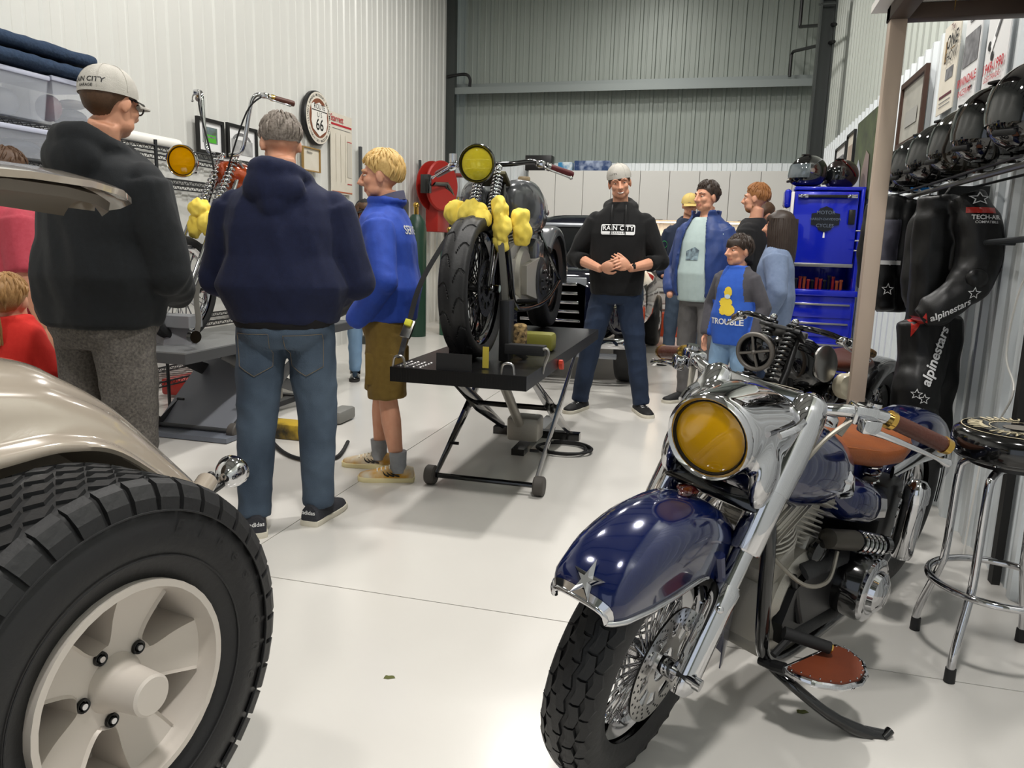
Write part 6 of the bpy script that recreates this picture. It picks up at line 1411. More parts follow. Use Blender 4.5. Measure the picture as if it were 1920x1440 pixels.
# second suit behind it
t, o = garment('black racing jacket with white emblem second on the rail',
    [([(1.02, 4.18, 1.56), (1.01, 4.18, 1.40), (1.0, 4.18, 1.12), (1.0, 4.18, 1.0)], [(.07, .10), (.075, .11), (.07, .10), (.065, .09)]),
     ([(.95, 4.14, 1.54), (.92, 4.12, 1.38), (.91, 4.10, 1.18), (.93, 4.08, 1.03)], [.05, .06, .055, .042])], LEATH, seed=6., name='racing_jacket', cat='jacket')
stroke_star(o, (.945, 3.6, 1.40), uu, V((.35, 0, .94)), .036, o.data, sx=.8)
decal([(-.012, -.10), (.014, -.02), (.004, .10), (-.014, .03)], [(0, 1, 2, 3)], RED, o, (.985, 3.6, 1.30), uu, vv, 'red_flash', o.data, .004, .02)
# grey and black leather jacket
t, o = garment('grey and black leather jacket with white cuff band on the rail',
    [([(.98, 4.55, 1.56), (.97, 4.55, 1.40), (.96, 4.55, 1.10), (.96, 4.55, .98)], [(.10, .07), (.11, .08), (.11, .08), (.10, .07)]),
     ([(.86, 4.52, 1.58), (.84, 4.50, 1.40), (.83, 4.48, 1.22), (.85, 4.46, 1.08), (.86, 4.44, .99)], [.06, .072, .066, .06, .05])], LEATH, seed=9., name='leather_jacket', cat='jacket')
o.data.materials.append(GLEA); o.data.materials.append(WPRINT)
o.data.polygons.foreach_set('material_index', [1 if 1.25 < p.center.z < 1.46 and p.center.x < .90 else (2 if 1.225 < p.center.z <= 1.245 and p.center.x < .92 else 0) for p in o.data.polygons])
stroke_star(o, (.86, 4.0, 1.10), uu, vv, .034, o.data)
t, o = garment('plain black riding jacket farthest along the rail', [([(.97, 4.95, 1.56), (.96, 4.95, 1.40), (.95, 4.95, 1.05)], [(.12, .07), (.14, .08), (.13, .07)]), ([(.86, 4.93, 1.56), (.84, 4.92, 1.35), (.84, 4.92, 1.08)], [.06, .065, .05])], LEATH, seed=12., name='riding_jacket', cat='jacket')
t, o = garment('dark riding trousers hanging behind the racing suits', [([(1.02, 4.36, 1.55), (1.03, 4.36, 1.1), (1.04, 4.36, .55)], [(.10, .06), (.09, .06), (.07, .05)])], LEATH, seed=15., name='riding_trousers', cat='trousers')
# grab rail and cable on the white wall at the right edge
t = thing('grab_rail', 'grey steel rail bracket on the white wall right of the suits', 'rail', (0, 0, 0)); b = B(); b.cyl((1.06, 3.62, 1.34), (1.06, 2.6, 1.36), .012, n=10); b.obj('bar', mat('dark_rail', '#3b3f42', .4, .6), t); b = B(); b.cyl((1.16, 3.60, 1.34), (1.05, 3.60, 1.34), .010, n=8); b.obj('bracket', mat('dark_rail', '#3b3f42', .4, .6), t)
b = B(); b.tube(spline([(1.12, 3.0, 1.35), (1.135, 3.25, 1.30), (1.14, 3.42, 1.15), (1.14, 3.46, .9), (1.13, 3.3, .78), (1.13, 3.42, .62), (1.12, 3.5, .5), (1.10, 3.5, .012)], 6), .004, 6); tag(b.obj('white_cable', WHITE), 'thin white cable looping down the white ribbed wall', 'cable')

# ---------------------------------------------------------------- posters and pictures
PAPER = mat('poster_paper', '#d8d2c4', .7, 0, noise_=(6, '#cfc8b8', .3)); PAPER2 = mat('white_poster', '#d9d9d8', .6)
def poster(name, label, cat, P4, m, thick=.006, frame=None, fw=.02, side='R', group=None):
    """P4 = (y0,y1,z0,z1) on a side wall; returns (thing, frame fn mapping local (u right, v up))"""
    y0, y1, z0, z1 = P4; x = 1.135 if side == 'R' else XL+.045; s = -1 if side == 'R' else 1
    t = thing(name, label, cat, (x, (y0+y1)/2, (z0+z1)/2), group=group); w, h = abs(y1-y0), z1-z0
    b = B(); b.box((0, 0, 0), (thick, w, h)); b.obj('sheet', m, t, 0)
    if frame:
        for (cy, cz, sy, sz) in ((0, h/2, w+fw, fw), (0, -h/2, w+fw, fw), (w/2, 0, fw, h-fw), (-w/2, 0, fw, h-fw)):
            b = B(); b.box((s*.008, cy, cz), (.024, sy, sz)); b.obj('frame_bar', frame, t, 0)
    U = V((0, s*-1 if side == 'R' else 1, 0)); U = V((0, -1, 0)) if side == 'R' else V((0, 1, 0))
    return t, (lambda u, v: V((s*(thick/2+.0005), U.y*u*w/2, v*h/2))), U, w, h
POFF = [0]
def po(): POFF[0] += 1; return .0006+.00025*(POFF[0] % 24)
def ptext(P, s, u, v, size, m, **k):
    t, f, U, w, h = P; lettering(s, m, t, f(u, v), U, (0, 0, 1), size, None, k.pop('bold', .01), off=.0072, **k)
def prect(P, u, v, du, dv, m, name='print'):
    t, f, U, w, h = P; decal([(-du*w/4, -dv*h/4), (du*w/4, -dv*h/4), (du*w/4, dv*h/4), (-du*w/4, dv*h/4)], [(0, 1, 2, 3)], m, t, f(u, v), U, (0, 0, 1), name, None, po())
def pblob(P, pts, m, name='print', off=0):
    t, f, U, w, h = P; decal([(a*w/2, b_*h/2) for a, b_ in pts], [tuple(range(len(pts)))], m, t, f(0, 0), U, (0, 0, 1), name, None, po())
def ell(cx, cy, rx, ry, n=18): return [(cx+rx*math.cos(2*PI*i/n), cy+ry*math.sin(2*PI*i/n)) for i in range(n)]
GREYPR = mat('grey_photo_print', '#4c4c4e', .6, 0, noise_=(22, '#8a8a8c', .25)); DKRED = mat('dark_red_print', '#5a2430', .6); TANP = mat('tan_print', '#8a6f46', .6)
P = poster('poster', 'cream motorcycle show poster pinned on the right wall', 'poster', (4.73, 5.05, 2.06, 2.53), PAPER)
ptext(P, 'ONE', .28, .55, .10, INK, bold=.02); ptext(P, 'SHOW', .28, .22, .075, INK, bold=.01); prect(P, .28, .40, .5, .025, TANP); prect(P, -.55, .4, .22, .5, TANP); prect(P, .2, -.15, .9, .26, GREYPR); prect(P, 0, -.62, 1.5, .06, DKRED); prect(P, 0, -.75, 1.4, .02, GREYPR); prect(P, 0, -.84, 1.4, .02, GREYPR); ptext(P, 'The', .2, .86, .05, DKRED)
P = poster('poster', 'black and white race poster with red IRWINDALE lettering', 'poster', (4.35, 4.62, 2.02, 2.52), PAPER2)
prect(P, 0, .12, 1.8, .62, GREYPR); ptext(P, 'IRWINDALE', 0, -.48, .058, REDP, bold=.02); ptext(P, 'RACEWAY', -.1, -.70, .045, REDP, bold=.01); prect(P, .45, -.66, .5, .04, INK); prect(P, .1, .72, 1.2, .14, GREYPR); ptext(P, 'DRAG', 0, .86, .06, INK)
P = poster('poster', 'white racing car poster with red 1949-1990 lettering', 'poster', (3.93, 4.24, 1.99, 2.47), PAPER2)
ptext(P, '1949-1990', 0, -.42, .065, REDP, bold=.02); ptext(P, 'LOST TRACKS', 0, -.62, .035, REDP); ptext(P, 'RACING', .1, .88, .07, REDP)
pblob(P, [(-.5, .0), (-.35, -.12), (.3, .42), (.62, .62), (.55, .72), (.2, .55), (-.3, .18)], mat('white_car_print', '#eeeeee', .6)); 
for cx, cy in ((-.62, .02), (-.28, -.20), (.45, .82), (.72, .62)): pblob(P, ell(cx, cy, .13, .09), INK, off=.0016)
pblob(P, [(-.2, .15), (-.1, .1), (.3, .42), (.2, .47)], GREYPR, off=.0018)
BRF = mat('brown_wood_frame', '#3f281d', .45); BKF = mat('black_frame', '#161616', .4)
P = poster('picture_frame', 'brown framed drawing on right wall behind the steel post', 'picture', (5.36, 6.0, 2.0, 2.40), mat('sketch_paper', '#bdbab0', .3, 0, noise_=(9, '#a9a79e', .2)), frame=BRF, fw=.035); prect(P, 0, -.2, 1.0, .5, mat('sketch_grey', '#a3a29c', .5))
P = poster('picture_frame', 'slim black framed print farthest along the right wall', 'picture', (8.45, 9.15, 1.92, 2.36), PAPER2, frame=BKF); prect(P, 0, 0, 1.2, 1.1, GREYPR)
P = poster('picture_frame', 'black framed print second farthest along the right wall', 'picture', (7.95, 8.38, 1.92, 2.40), PAPER, frame=BKF); prect(P, 0, .1, 1.2, .9, mat('faded_print', '#a9988a', .6))
P = poster('poster', 'dark photograph poster with green foliage beyond the steel post', 'poster', (6.95, 7.85, 1.72, 2.44), mat('photo_dark', '#33362f', .5, 0, noise_=(7, '#5d6a45', .3)), .01); pblob(P, [(-.7, -.95), (-.8, -.3), (-.4, .05), (-.1, -.2), (.05, -.95)], mat('photo_white', '#a9adb8', .6)); pblob(P, [(.1, -.95), (.05, -.3), (.4, .15), (.75, .0), (.85, -.95)], mat('photo_tan', '#8f7f78', .6), off=.0016)
P = poster('poster', 'cream poster with orange-red brush figures beside the steel post', 'poster', (6.35, 6.88, 1.80, 2.44), PAPER)
ORP = mat('orange_red_print', '#b5432c', .6)
for i, (cx, cy) in enumerate(((.1, .75), (-.1, .42), (.15, .1), (-.05, -.2), (.1, -.55))): pblob(P, [(cx+.5*math.cos(a)*(1+.35*math.sin(3*a+i)), cy+.13*math.sin(a)*(1+.4*math.cos(2*a+i))) for a in [2*PI*k/20 for k in range(20)]], ORP)
# left wall
P = poster('picture_frame', 'black framed photo of a green van on the left wall', 'picture', (5.86, 6.20, 1.99, 2.26), WPRINT, frame=BKF, fw=.03, side='L')
prect(P, 0, .1, 1.2, 1.0, mat('street_photo', '#6f7f86', .5, 0, noise_=(20, '#4d5d45', .2))); pblob(P, [(-.5, -.35), (-.5, -.02), (-.3, .12), (.45, .12), (.5, -.35)], mat('green_van_print', '#4fae2e', .5), off=.0016); prect(P, 0, -.02, .8, .1, GREYPR)
P = poster('picture_frame', 'black framed monochrome photo of an arch on the left wall', 'picture', (6.28, 6.72, 1.94, 2.27), WPRINT, frame=BKF, fw=.03, side='L')
prect(P, 0, -.1, 1.5, .8, mat('arch_photo', '#8f8f8f', .5, 0, noise_=(14, '#b5b5b5', .25))); t_, f_, U_, w_, h_ = P
decal([(.36*w_*math.cos(a)*(1 if i < 13 else .8), .30*h_*math.sin(a)*(1 if i < 13 else .72)) for i, a in [(i, PI*(i if i < 13 else 25-i)/12) for i in range(26)]], [tuple(range(26))], GREYPR, t_, f_(0, .1), U_, (0, 0, 1), 'print', None, .0016)
P = poster('poster', 'tall cream machinist chart with red header on the left wall', 'poster', (8.21, 8.74, 1.80, 2.70), PAPER, side='L')
ptext(P, 'Starrett', -.45, .86, .10, REDP, bold=.01); prect(P, 0, .72, 1.9, .05, REDP); prect(P, 0, .62, 1.7, .012, GREYPR)
for u in (-.55, -.1, .35): prect(P, u, -.1, .02, 1.2, mat('chart_line', '#a7a294', .6))
prect(P, .72, -.1, .4, .9, mat('chart_tint', '#c3beb2', .6)); prect(P, .72, .36, .45, .02, REDP); prect(P, .72, -.72, .45, .02, REDP); prect(P, 0, -.95, 1.9, .03, mat('orange_line', '#b5674a', .6))
P = poster('notice_board', 'small wood-edged notice below the round road sign', 'notice', (7.58, 7.94, 2.0, 2.24), PAPER, frame=mat('oak_edge', '#9a7a44', .5), fw=.012, side='L'); ptext(P, 'Notice', -.2, .6, .04, INK)
# round route sign
t = thing('road_sign', 'round white and brown ROUTE US 66 sign on the left wall', 'sign', (XL+.03, 7.89, 2.57)); SR = .285
b = B(); b.lathe([(0, .05), (SR*.96, .05), (SR, .035), (SR, 0), (0, 0)], (0, 0, 0), (1, 0, 0), 56); b.obj('rim', BLACKM, t, 30)
def disc(r, x, m, nm): q = B(); q.lathe([(0, x+.002), (r, x+.002), (r, x)], (0, 0, 0), (1, 0, 0), 56); return q.obj(nm, m, t, 30)
disc(SR*.95, .05, mat('sign_cream', '#ddd6c8', .4), 'border_ring'); disc(SR*.72, .053, mat('sign_brown', '#7d4a33', .4), 'brown_field')
shp = [(-.62, .42), (-.40, .52), (-.30, .46), (0, .56), (.30, .46), (.40, .52), (.62, .42), (.58, .1), (.62, -.15), (.5, -.42), (.2, -.56), (0, -.66), (-.2, -.56), (-.5, -.42), (-.62, -.15), (-.58, .1)]
b = B(); b.prism([(x*SR*.98, y*SR*1.02) for x, y in shp], (.056, 0, 0), (0, 1, 0), (0, 0, 1), .004); b.obj('shield', mat('sign_white', '#e9e6df', .4), t, 20)
b = B(); b.box((.0615, 0, .075), (.002, SR*1.15, .008)); b.obj('shield_line', INK, t, 0)
for s, z, sz, bo in (('ROUTE', .115, .075, .0), ('U S', .03, .075, .0), ('66', -.075, .17, .015)): lettering(s, INK, t, (.0605, 0, z), (0, 1, 0), (0, 0, 1), sz, None, bo, off=.001)
ring_words = 'ILLINOIS KANSAS MISSOURI OKLAHOMA TEXAS ARIZONA CALIFORNIA '
for i, ch in enumerate(ring_words):
    if ch == ' ': continue
    a = R(200)-2*PI*i/len(ring_words); lettering(ch, INK, t, (.0525, SR*.835*math.cos(a), SR*.835*math.sin(a)), (0, math.sin(a), -math.cos(a)), (0, math.cos(a), math.sin(a)), .04, None, .01, off=.001)

# ---------------------------------------------------------------- blue tool chest
def tool_chest():
    BLUE = mat('tool_chest_blue', '#0b1fb0', .22, .1, coat=.6); root = thing('tool_chest', 'tall bright blue tool chest with emblem against the right wall', 'tool chest', (.82, 6.9, 0))
    def bx(nm, c, s, m, bev=.008, par=root): return B().box(c, s, None, bev).obj(nm, m, par, 30)
    bx('lower_cabinet', (.02, .26, .48), (.54, .52, .88), BLUE); bx('tray_edge', (.02, .24, .945), (.56, .54, .05), BLUE)
    for i, (z, h) in enumerate(((.80, .14), (.64, .14), (.44, .20), (.20, .22))):
        d = bx('drawer', (.02, -.004, z), (.50, .015, h-.015), BLUE); B().box((.02, -.02, z+h*.36), (.46, .018, .016), None, .004).obj('pull', STEEL, d, 30)
    bx('back_panel', (.02, .47, 1.36), (.54, .06, .86), BLUE)
    dr = bx('upper_panel', (-.005, .06, 1.475), (.50, .05, .60), BLUE, .012)
    bx('silver_edge', (-.005, .045, 1.175), (.50, .06, .03), STEEL, .004, dr); bx('white_edge', (-.268, .05, 1.60), (.022, .07, .34), WHITE, .003)
    bx('side_panel', (.275, .26, 1.38), (.03, .44, .84), BLUE); bx('side_panel', (-.245, .30, 1.38), (.02, .36, .80), BLUE); bx('top_panel', (.02, .28, 1.80), (.55, .46, .03), BLUE)
    bx('handle_bar', (-.0, .015, 1.735), (.34, .02, .024), BLACKM, .004, dr)
    for x in (-.19, .19): bx('handle_mount', (x, .015, 1.735), (.08, .035, .03), CHROME, .006, dr)
    bx('folded_door', (-.30, .20, 1.72), (.06, .20, .16), BLUE, .03)
    e = B(); ol = [(-.11, .045), (-.06, .055), (-.05, .085), (0, .105), (.05, .085), (.06, .055), (.11, .045), (.11, -.045), (.06, -.055), (.05, -.085), (0, -.105), (-.05, -.085), (-.06, -.055), (-.11, -.045)]
    e.prism(ol[::-1], (.0, .030, 1.55), (1, 0, 0), (0, 0, 1), .006); em = e.obj('emblem', mat('emblem_grey', '#23262c', .4, .5), dr, 0)
    LT = mat('emblem_letter', '#6d7686', .4, .6)
    for s, z, sz in (('MOTOR', 1.603, .040), ('HARLEY-DAVIDSON', 1.55, .027), ('CYCLES', 1.497, .040)): lettering(s, LT, em, (0, .0235, z), (1, 0, 0), (0, 0, 1), sz, None, .01, off=.001)
    k = B(); k.prism([(-.008, -.03), (.008, -.03), (.004, .03), (-.004, .03)], (-.0, .03, 1.43), (1, 0, 0), (0, 0, 1), -.008); k.obj('latch', WPRINT, dr, 0)
    bx('gun_shape', (.20, .02, 1.57), (.05, .02, .12), BLACKM, .006, dr)
    for z in (1.30, 1.38, 1.46): bx('hook_rail', (.285, -.02, z), (.10, .015, .012), STEEL, .003)
    TO = [mat('tool_orange', '#c05a2a', .5), BLACKM, STEEL, RED]
    rn = random.Random(3)
    for i in range(13):
        x = -.20+.033*i; m = TO[rn.randrange(4)]; o = B(); h = .05+.06*rn.random(); o.cyl((.82+x, 6.9+.20, .97), (.82+x, 6.9+.20, .97+h), .012, n=8); o.box((.82+x, 6.9+.20, .975+h), (.03, .02, .02), None, .004)
        tag(o.obj('hand_tool', m, None, 40), 'small hand tool standing in a row on the blue chest tray', 'tool', 'hand tools on the blue chest tray')
    return root
tool_chest()
helmet('glossy black helmet on top of the blue tool chest', (.67, 7.10, 1.815+.128), 200, HBK, .14, vis=mat('clear_visor', '#5c6468', .05, .1, coat=1.))['group'] = 'helmets above the chest'
helmet('dark helmet behind the glossy one on the blue tool chest', (.955, 7.27, 1.815+.12), 205, mat('dark_red_black', '#1a0f0e', .2, coat=.6), .13, stripe=HRED)['group'] = 'helmets above the chest'

# ---------------------------------------------------------------- back wall: cabinets, counter and bits
CABW = mat('cabinet_white', '#d6d5d0', .4); WARM = mat('warm_strip', '#ffdcae', .4, emit=5.)
x0, pw = -2.965, .432
for i in range(10):
    xa = x0+i*pw; t = thing('wall_cabinet', ['leftmost', 'second', 'third', 'fourth', 'fifth', 'sixth', 'seventh', 'eighth', 'ninth', 'rightmost'][i]+' white wall cabinet, counted from the ladder', 'cabinet', (xa+pw/2, 11.92, 1.685), group='white wall cabinets')
    B().box((0, .18, .36), (pw-.004, .34, .72)).obj('body', CABW, t, 0); d = B().box((0, 0, .36), (pw-.008, .02, .715), None, .002).obj('door', CABW, t, 0); B().box((pw*.1, -.012, .012), (pw*.5, .01, .012)).obj('handle', STEEL, d, 0)
t = thing('under_cabinet_light', 'warm light strip under the white wall cabinets', 'lamp', (-.8, 11.98, 1.66)); B().box((0, .0, 0), (4.2, .05, .02)).obj('strip', WARM, t, 0)
l = bpy.data.lights.new('strip_light', 'AREA'); l.shape = 'RECTANGLE'; l.size = 4.2; l.size_y = .05; l.energy = 26; l.color = (1, .80, .56); lo = bpy.data.objects.new('strip_light', l); COL.objects.link(lo); lo.parent = t; lo.location = (0, -.02, -.015)
t = thing('workbench', 'long workbench with grey steel top under the cabinets', 'workbench', (-.9, 11.9, 0)); B().box((0, .05, .93), (4.1, .62, .05), None, .006).obj('worktop', STEEL, t, 30); B().box((0, .1, .46), (4.0, .5, .88)).obj('carcass', CABW, t, 0)
for i in range(8):
    for k, (z, h) in enumerate(((.78, .18), (.56, .22), (.27, .32))):
        d = B().box((-1.75+.5*i, -.16, z), (.48, .02, h-.015), None, .004).obj('drawer', mat('drawer_grey', '#b9b7b2', .4), t, 30); B().box((-1.75+.5*i, -.178, z+h*.3), (.38, .016, .02)).obj('pull', STEEL, d, 0)
def small(name, label, cat, c, s, m, bev=.01, grp=None, rot=None): return tag(B().box(c, s, rot, bev).obj(name, m, None, 30), label, cat, grp)
small('speaker', 'black speaker box on top of the cabinets behind the grey motorcycle', 'speaker', (-2.82, 12.05, 2.52), (.42, .22, .23), BLACKM)
small('toy_box', 'white and blue printed box beside the black speaker', 'box', (-2.40, 12.05, 2.47), (.22, .18, .13), mat('blue_white_box', '#c8d3d8', .5, 0, noise_=(7, '#2d7fb0', .08)))
small('model_kit_box', 'long blue printed model box on top of the cabinets', 'box', (-1.98, 12.05, 2.48), (.55, .2, .15), mat('model_box', '#27406d', .5, 0, noise_=(9, '#9aa7bf', .12)))
small('red_tool_box', 'red metal tool box on the workbench', 'tool box', (-.62, 11.85, 1.09), (.40, .26, .26), RED)
small('amber_bin', 'orange plastic bin on the floor under the workbench', 'bin', (-.66, 11.5, .17), (.34, .3, .34), mat('orange_bin', '#b8431f', .5))
small('dark_cabinet', 'dark drawer cabinet beside the workbench', 'cabinet', (.55, 11.3, .5), (.5, .5, 1.0), DARKST)
# hose reel on the left wall near the corner
RRED = mat('reel_red', '#a3231c', .4, .1); t = thing('hose_reel', 'red hose reel with black arm on the left wall near the corner', 'hose reel', (XL+.16, 10.95, 2.0))
b = B(); b.lathe([(.0, .08), (.34, .08), (.36, .095), (.36, .115), (.30, .125), (.22, .13), (.10, .14), (0, .14)], (0, 0, .08), (1, -.35, 0), 44); b.lathe([(0, .30), (.34, .30), (.36, .285), (.36, .27), (0, .26)], (0, 0, .08), (1, -.35, 0), 44); b.obj('reel_discs', RRED, t, 30)['kind'] = 'stuff'
b = B(); b.lathe([(.22, .13), (.25, .20), (.22, .27)], (0, 0, .08), (1, -.35, 0), 36); b.obj('hose', BLACKR, t, 40)
b = B(); b.box((.12, .12, -.27), (.20, .50, .62), None, .02); b.obj('base_plate', RRED, t, 30)
b = B(); b.box((.16, -.46, .08), (.14, .10, .26), None, .01); b.tube([(.26, -.42, .08), (.32, -.08, .10), (.33, .06, .02), (.36, .30, -.20), (.36, .36, -.30)], [(.045, .012), (.05, .012), (.045, .012), (.03, .012), (.03, .012)], 8); b.obj('arm', BLACK, t, 30)
b = B(); b.sph((.36, .36, -.32), .04); b.obj('hose_stop', BLACKM, t); b = B(); b.tube([(.36, .36, -.05), (.37, .36, -.75)], .014, 8); b.obj('yellow_hose', mat('yellow_hose', '#a99a3c', .5), t)
for i, (y, z0, z1) in enumerate(((8.94, 1.2, 2.40), (9.49, 1.4, 2.40), (10.9, 2.2, 2.45))): tag(B().box((XL+.06, y, (z0+z1)/2), (.03, .045, z1-z0)).obj('wall_upright', mat('upright_grey', '#56585a', .5, .4), None, 0), ['slotted grey upright on the left wall nearest the chart', 'slotted grey upright in the middle of the left wall', 'short grey upright above the red hose reel'][i], 'upright', 'wall uprights')
# ladder
t = thing('step_ladder', 'grey step ladder with red top leaning by the back wall', 'ladder', (-3.93, 11.62, 0)); LG = mat('ladder_grey', '#8d908d', .45, .4)
for s in (-1, 1): b = B(); b.tube([(s*.27, -.25, 0), (s*.17, 0, 2.28)], [(.014, .035)]*2, 4); b.obj('rail', LG, t, 20); b = B(); b.tube([(s*.27, .45, 0), (s*.17, .06, 2.25)], [(.012, .025)]*2, 4); b.obj('rear_rail', LG, t, 20)
for i in range(7): z = .28+.28*i; B().box((0, -.25*(1-z/2.28), z), (2*(.27-.1*z/2.28), .09, .025)).obj('step', LG, t, 0)
B().box((0, .02, 2.30), (.40, .22, .05), None, .012).obj('top_cap', mat('ladder_red', '#8c3a34', .5), t, 30)
def gas(label, x, y, r, h, m):
    t = thing('gas_cylinder', label, 'cylinder', (x, y, 0), group='gas cylinders by the left wall'); b = B(); b.lathe([(0, .0), (r, .0), (r, h*.82), (r*.85, h*.88), (r*.4, h*.93), (r*.3, h*.93)], n=22); b.obj('tank', m, t, 40); b = B(); b.cyl((0, 0, h*.92), (0, 0, h), r*.22, n=10); b.sph((0, 0, h), r*.3); b.obj('valve', GOLD, t)
gas('tall dark green gas cylinder beside the red hose reel', -3.95, 9.75, .14, 1.75, mat('bottle_green', '#1d3a2c', .4)); gas('shorter green gas cylinder in front of the hose reel', -3.6, 10.1, .13, 1.45, mat('bottle_green2', '#2a5a44', .4))
t = thing('drill_press', 'dark drill press standing by the left wall', 'machine', (-4.05, 8.9, 0)); B().box((0, 0, .05), (.4, .5, .1), None, .01).obj('base', DARKST, t, 30); B().cyl((0, 0, .1), (0, 0, 1.6), .05, n=14).obj('column', DARKST, t); B().box((.1, 0, 1.62), (.42, .28, .34), None, .05).obj('head', BLACKM, t, 40); B().box((.12, 0, .95), (.34, .34, .04), None, .01).obj('table', DARKST, t, 30)
# ---------------------------------------------------------------- dark classic car behind the lift
def classic_car():
    DB = mat('midnight_lacquer', '#0a0d1c', .08, .1, coat=1.); SIL = mat('silver_lacquer', '#8b8f94', .25, .5, coat=.5)
    root = thing('classic_car', 'dark blue classic car with chrome grille parked behind the lift', 'car', (-1.50, 6.95, 0))
    b = B(); b.loft([ring((0, y, (zt+zb)/2), w, (zt-zb)/2, 28, 4., (1, 0, 0), (0, 0, 1)) for y, w, zt, zb in ((.10, .40, .95, .35), (.16, .52, 1.02, .3), (.6, .60, 1.08, .3), (1.3, .68, 1.12, .3), (1.45, .74, 1.12, .28), (3.0, .76, 1.05, .28), (4.1, .70, .9, .3), (4.3, .5, .7, .4))]); b.obj('body', DB, root, 50)
    b = B(); b.loft([ring((0, y, (zt+zb)/2), w, (zt-zb)/2, 28, 3.5, (1, 0, 0), (0, 0, 1)) for y, w, zt, zb in ((1.30, .62, 1.14, 1.05), (1.58, .60, 1.50, 1.05), (1.8, .58, 1.62, 1.05), (2.5, .58, 1.63, 1.05), (2.95, .58, 1.5, 1.05), (3.3, .62, 1.1, 1.0))]); b.obj('cabin', DB, root, 50)
    b = B(); b.loft([[V((s*.5, 1.29, 1.14)) for s in (-1, 1)]+[V((s*.46, 1.535, 1.47)) for s in (1, -1)], [V((s*.5, 1.275, 1.15)) for s in (-1, 1)]+[V((s*.46, 1.52, 1.48)) for s in (1, -1)]]); ws = b.obj('windshield', mat('dark_glass', '#0c0f12', .03, .1, coat=1.), root, 0)
    b = B(); b.tube([(-.52, 1.27, 1.13), (.52, 1.27, 1.13)], .014, 8); b.obj('windshield_trim', CHROME, ws); b = B(); b.tube([(-.48, 1.53, 1.50), (.48, 1.53, 1.50)], [(.03, .02)]*2, 8); b.obj('visor', SIL, root)
    for s in (-1, 1):
        b = B(); b.loft([ring((s*.66, y, z), w, h, 20, 2.4, (1, 0, 0), (0, 0, 1)) for y, z, w, h in ((-.02, .62, .05, .10), (.02, .68, .12, .2), (.15, .76, .16, .26), (.42, .80, .17, .25), (.8, .76, .16, .22), (1.2, .62, .13, .22), (1.5, .5, .09, .16))]); b.obj('front_fender', DB, root, 60)
        headlamp(root, Matrix.Translation((s*.62, -.02, .83)) @ Matrix.Rotation(R(-90), 4, 'Z'), .085, CHROME, .12, lens=mat('clear_lens', '#dfe6ea', .05, coat=1., alpha=.35), refl=REFLS)
        for y in (.42, 3.35):
            q = tyre(.335, .19, .2, None, 56, 20, 0, .85, .5); M2 = Matrix.Translation((s*.70, y, .335)) @ Matrix.Rotation(R(90), 4, 'Z'); q.v = [M2 @ p for p in q.v]; tt = q.obj('tyre', RUBBER, root, 40); q = B(); q.lathe([(0, .11), (.10, .10), (.19, .06), (.2, .0), (.2, -.06), (0, -.06)], (s*.70, y, .335), (s, 0, 0), 28); q.obj('hub_cap', CHROME, tt, 40)
    for i in range(7): B().box((0, .09-.004*i, .42+.085*i), (.62-.02*i, .03, .03), None, .008).obj('grille_bar', CHROME, root, 30)
    B().box((0, .11, .68), (.66, .02, .62), None, .008).obj('grille_panel', SIL, root, 30)
    b = B(); b.tube(spline([(-.86, .10, .42), (-.7, -.10, .42), (0, -.14, .42), (.7, -.10, .42), (.86, .10, .42)], 6), [(.05, .022)], 10, sq=(0, 0, 1)); b.obj('bumper', CHROME, root, 50)
    B().box((-.02, -.17, .43), (.30, .012, .12), None, .004).obj('number_plate', mat('plate_white', '#cfd2d4', .4), root, 30)
    B().box((0, .05, .28), (1.3, .06, .05), None, .01).obj('valance', SIL, root, 30)
classic_car()

# ---------------------------------------------------------------- left wall wire shelf with bins, blankets, roll
WIRE = mat('dark_wire', '#3a3b3d', .35, .7)
t = thing('wire_shelf', 'black wire shelving unit along the left wall', 'shelf', (-4.15, 0, 0))
for z in (1.90, 1.68, 1.2, .6, .2):
    for x in (-.22, .22): b = B(); b.tube([(x, 3.0, z), (x, 6.6, z)], .007, 6); b.tube([(x, 3.0, z-.035), (x, 6.6, z-.035)], .006, 6); b.tube([(x, 3.0+.03*i, z if i % 2 else z-.035) for i in range(121)], .003, 4); b.obj('shelf_edge', WIRE, t)['kind'] = 'stuff'
    b = B()
    for i in range(46): b.tube([(-.22, 3.0+.08*i, z), (.22, 3.0+.08*i, z)], .0025, 4)
    b.obj('shelf_wires', WIRE, t)['kind'] = 'stuff'
for y in (3.02, 4.8, 6.58):
    for x in (-.22, .22): B().cyl((x, y, 0), (x, y, 1.94), .0125, n=10).obj('shelf_post', WIRE, t)
CLEAR = mat('clear_plastic', '#d5dae4', .15, 0, alpha=.22, coat=.3)
LID = mat('frosted_lid', '#c9cde0', .35, 0, alpha=.8)
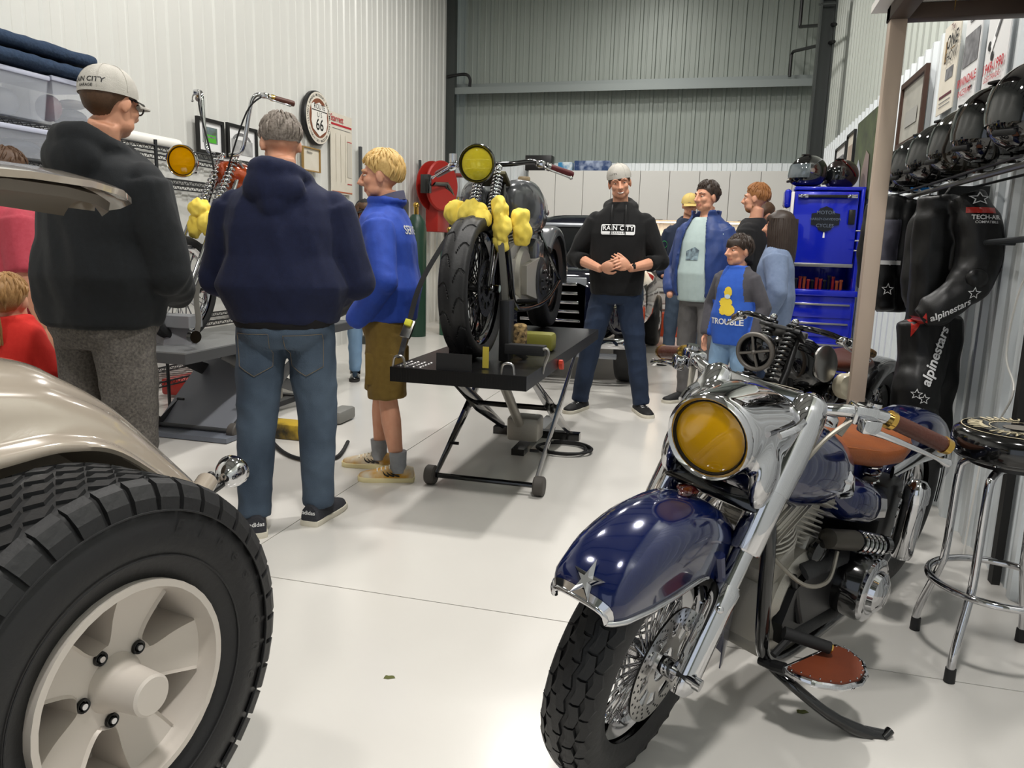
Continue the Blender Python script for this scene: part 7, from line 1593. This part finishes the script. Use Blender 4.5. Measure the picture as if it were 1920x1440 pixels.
def bin_(label, y0, y1, z, h=.25, content=(), names=()):
    t = thing('storage_bin', label, 'bin', (-4.08, (y0+y1)/2, z), group='clear storage bins on the wire shelf'); w = y1-y0
    b = B(); b.loft([[V((sx*.19*k, sy*w/2*k, zz)) for sx, sy in ((-1, -1), (1, -1), (1, 1), (-1, 1))] for zz, k in ((0.004, .9), (h, 1.), (h, .985), (.008, .885))], cap=True); b.obj('tub', CLEAR, t, 0)
    B().box((0, 0, h+.012), (.40, w+.02, .03), None, .008).obj('lid', LID, t, 30)
    for i, (dx, dy, dz, s, c) in enumerate(content): o = B().sph((-4.08+dx, (y0+y1)/2+dy, z+dz), s, 12, 8).obj('boxed_part', mat('part_'+c[1:], c, .5), None); tag(o, {'#55585c': 'dark grey hardware lump in the leftmost clear bin', '#7c7f86': 'pale grey hardware lump in the leftmost clear bin', '#6b2c34': 'dark red hardware in the clear bin under the blankets', '#2c2e36': 'black hardware in the clear bin under the blankets', '#9a948a': 'tan hardware in the clear bin under the blankets', '#5d6470': 'slate hardware in the clear bin of the lower shelf', '#2f55b0': 'blue hardware in the clear bin of the lower shelf'}[c], 'hardware', 'hardware inside the clear bins')
bin_('clear lidded bin at the left edge of the wire shelf', 3.35, 3.87, 1.91, .24, [(.05, -.1, .08, (.09, .12, .07), '#55585c'), (.02, .1, .10, (.08, .09, .08), '#7c7f86')])
bin_('clear lidded bin with dark and red hardware on the wire shelf', 3.90, 4.30, 1.91, .25, [(.05, -.1, .11, (.08, .07, .08), '#6b2c34'), (.06, .05, .07, (.1, .1, .06), '#2c2e36'), (.05, .08, .16, (.09, .08, .03), '#9a948a')])
bin_('clear bin on the lower wire shelf', 3.5, 3.98, 1.69, .15, [(.05, 0, .07, (.1, .15, .05), '#5d6470')])
bin_('clear bin with blue lid content on the lower wire shelf', 4.0, 4.4, 1.69, .15, [(.08, .05, .07, (.1, .12, .05), '#2f55b0')])
BLKT = mat('blue_moving_blanket', '#24344a', .95, 0, noise_=(40, '#2d3f58', .3), bump=(60, .6))
for i, (z, w, lb) in enumerate(((2.20, .88, 'folded blue moving blanket directly on the clear bins'), (2.292, .93, 'folded blue moving blanket on top of the other blanket'))):
    b = B()
    for k in range(2): b.box((-4.08, 3.79, z+.018+k*.034), (.40-.02*k, w, .036), None, .017)
    b.cyl((-3.88, 3.79-w/2+.03, z+.035), (-3.88, 3.79+w/2-.03, z+.035), .034, n=12)
    o = link(union(b, .009, 3, folds(.006, 8, 1., i*4.)), 'folded_blanket', BLKT, None, 70); tag(o, lb, 'blanket', 'folded moving blankets')
tag(B().tube([(-4.1, 4.62, 1.955), (-4.1, 5.25, 1.955)], .045, 20).obj('paper_roll', WHITE, None, 30), 'white paper roll lying on the top wire shelf', 'roll')
small('floor_jack', 'red floor jack on the floor behind the grey lift', 'jack', (-4.05, 5.45, .085), (.36, .75, .13), RED, .02)
small('yellow_tool_case', 'yellow and black case on the floor beyond the navy hoodie', 'case', (-2.62, 4.33, .05), (.30, .16, .10), mat('yellow_case', '#b99a2a', .5, 0, noise_=(6, '#2a2620', .1)))
small('foot_pump', 'grey foot pump on the floor by the grey lift', 'pump', (-2.53, 4.84, .05), (.12, .24, .09), mat('pump_grey', '#7a7a76', .5), .02)
b = B(); b.tube(spline([(-2.7, 4.2, .014), (-2.45, 3.95, .014), (-2.25, 3.85, .014), (-2.1, 3.95, .014), (-2.2, 4.3, .014)], 6), .012, 8); tag(b.obj('air_hose', BLACKR), 'black air hose curving on the floor behind the navy hoodie', 'hose')
b = B(); pts = [(-.86+.16*math.cos(a)*(1+.15*math.sin(a*.7)), 4.62+.14*math.sin(a), .012+.004*i/8) for i, a in enumerate([i*.45 for i in range(34)])]; b.tube(spline(pts, 2), .009, 6); tag(b.obj('coiled_cord', BLACKR), 'black cord coiled on the floor under the black lift', 'cord')
LEAF = mat('dry_leaf', '#5d6134', .8)
for (x, y), lb in (((-.86, 1.93), 'small dry leaf scrap on the open floor between car and motorcycle'), ((.32, 2.12), 'small dry leaf scrap on the floor beside the navy motorcycle floorboard')):
    b = B(); b.prism([(-.018, -.006), (-.004, -.010), (.017, -.004), (.012, .008), (-.006, .006), (-.014, .010)], (x, y, .001), (1, .3, 0), (-.3, 1, 0), .003, .6); tag(b.obj('leaf_scrap', LEAF, None, 20), lb, 'leaf')
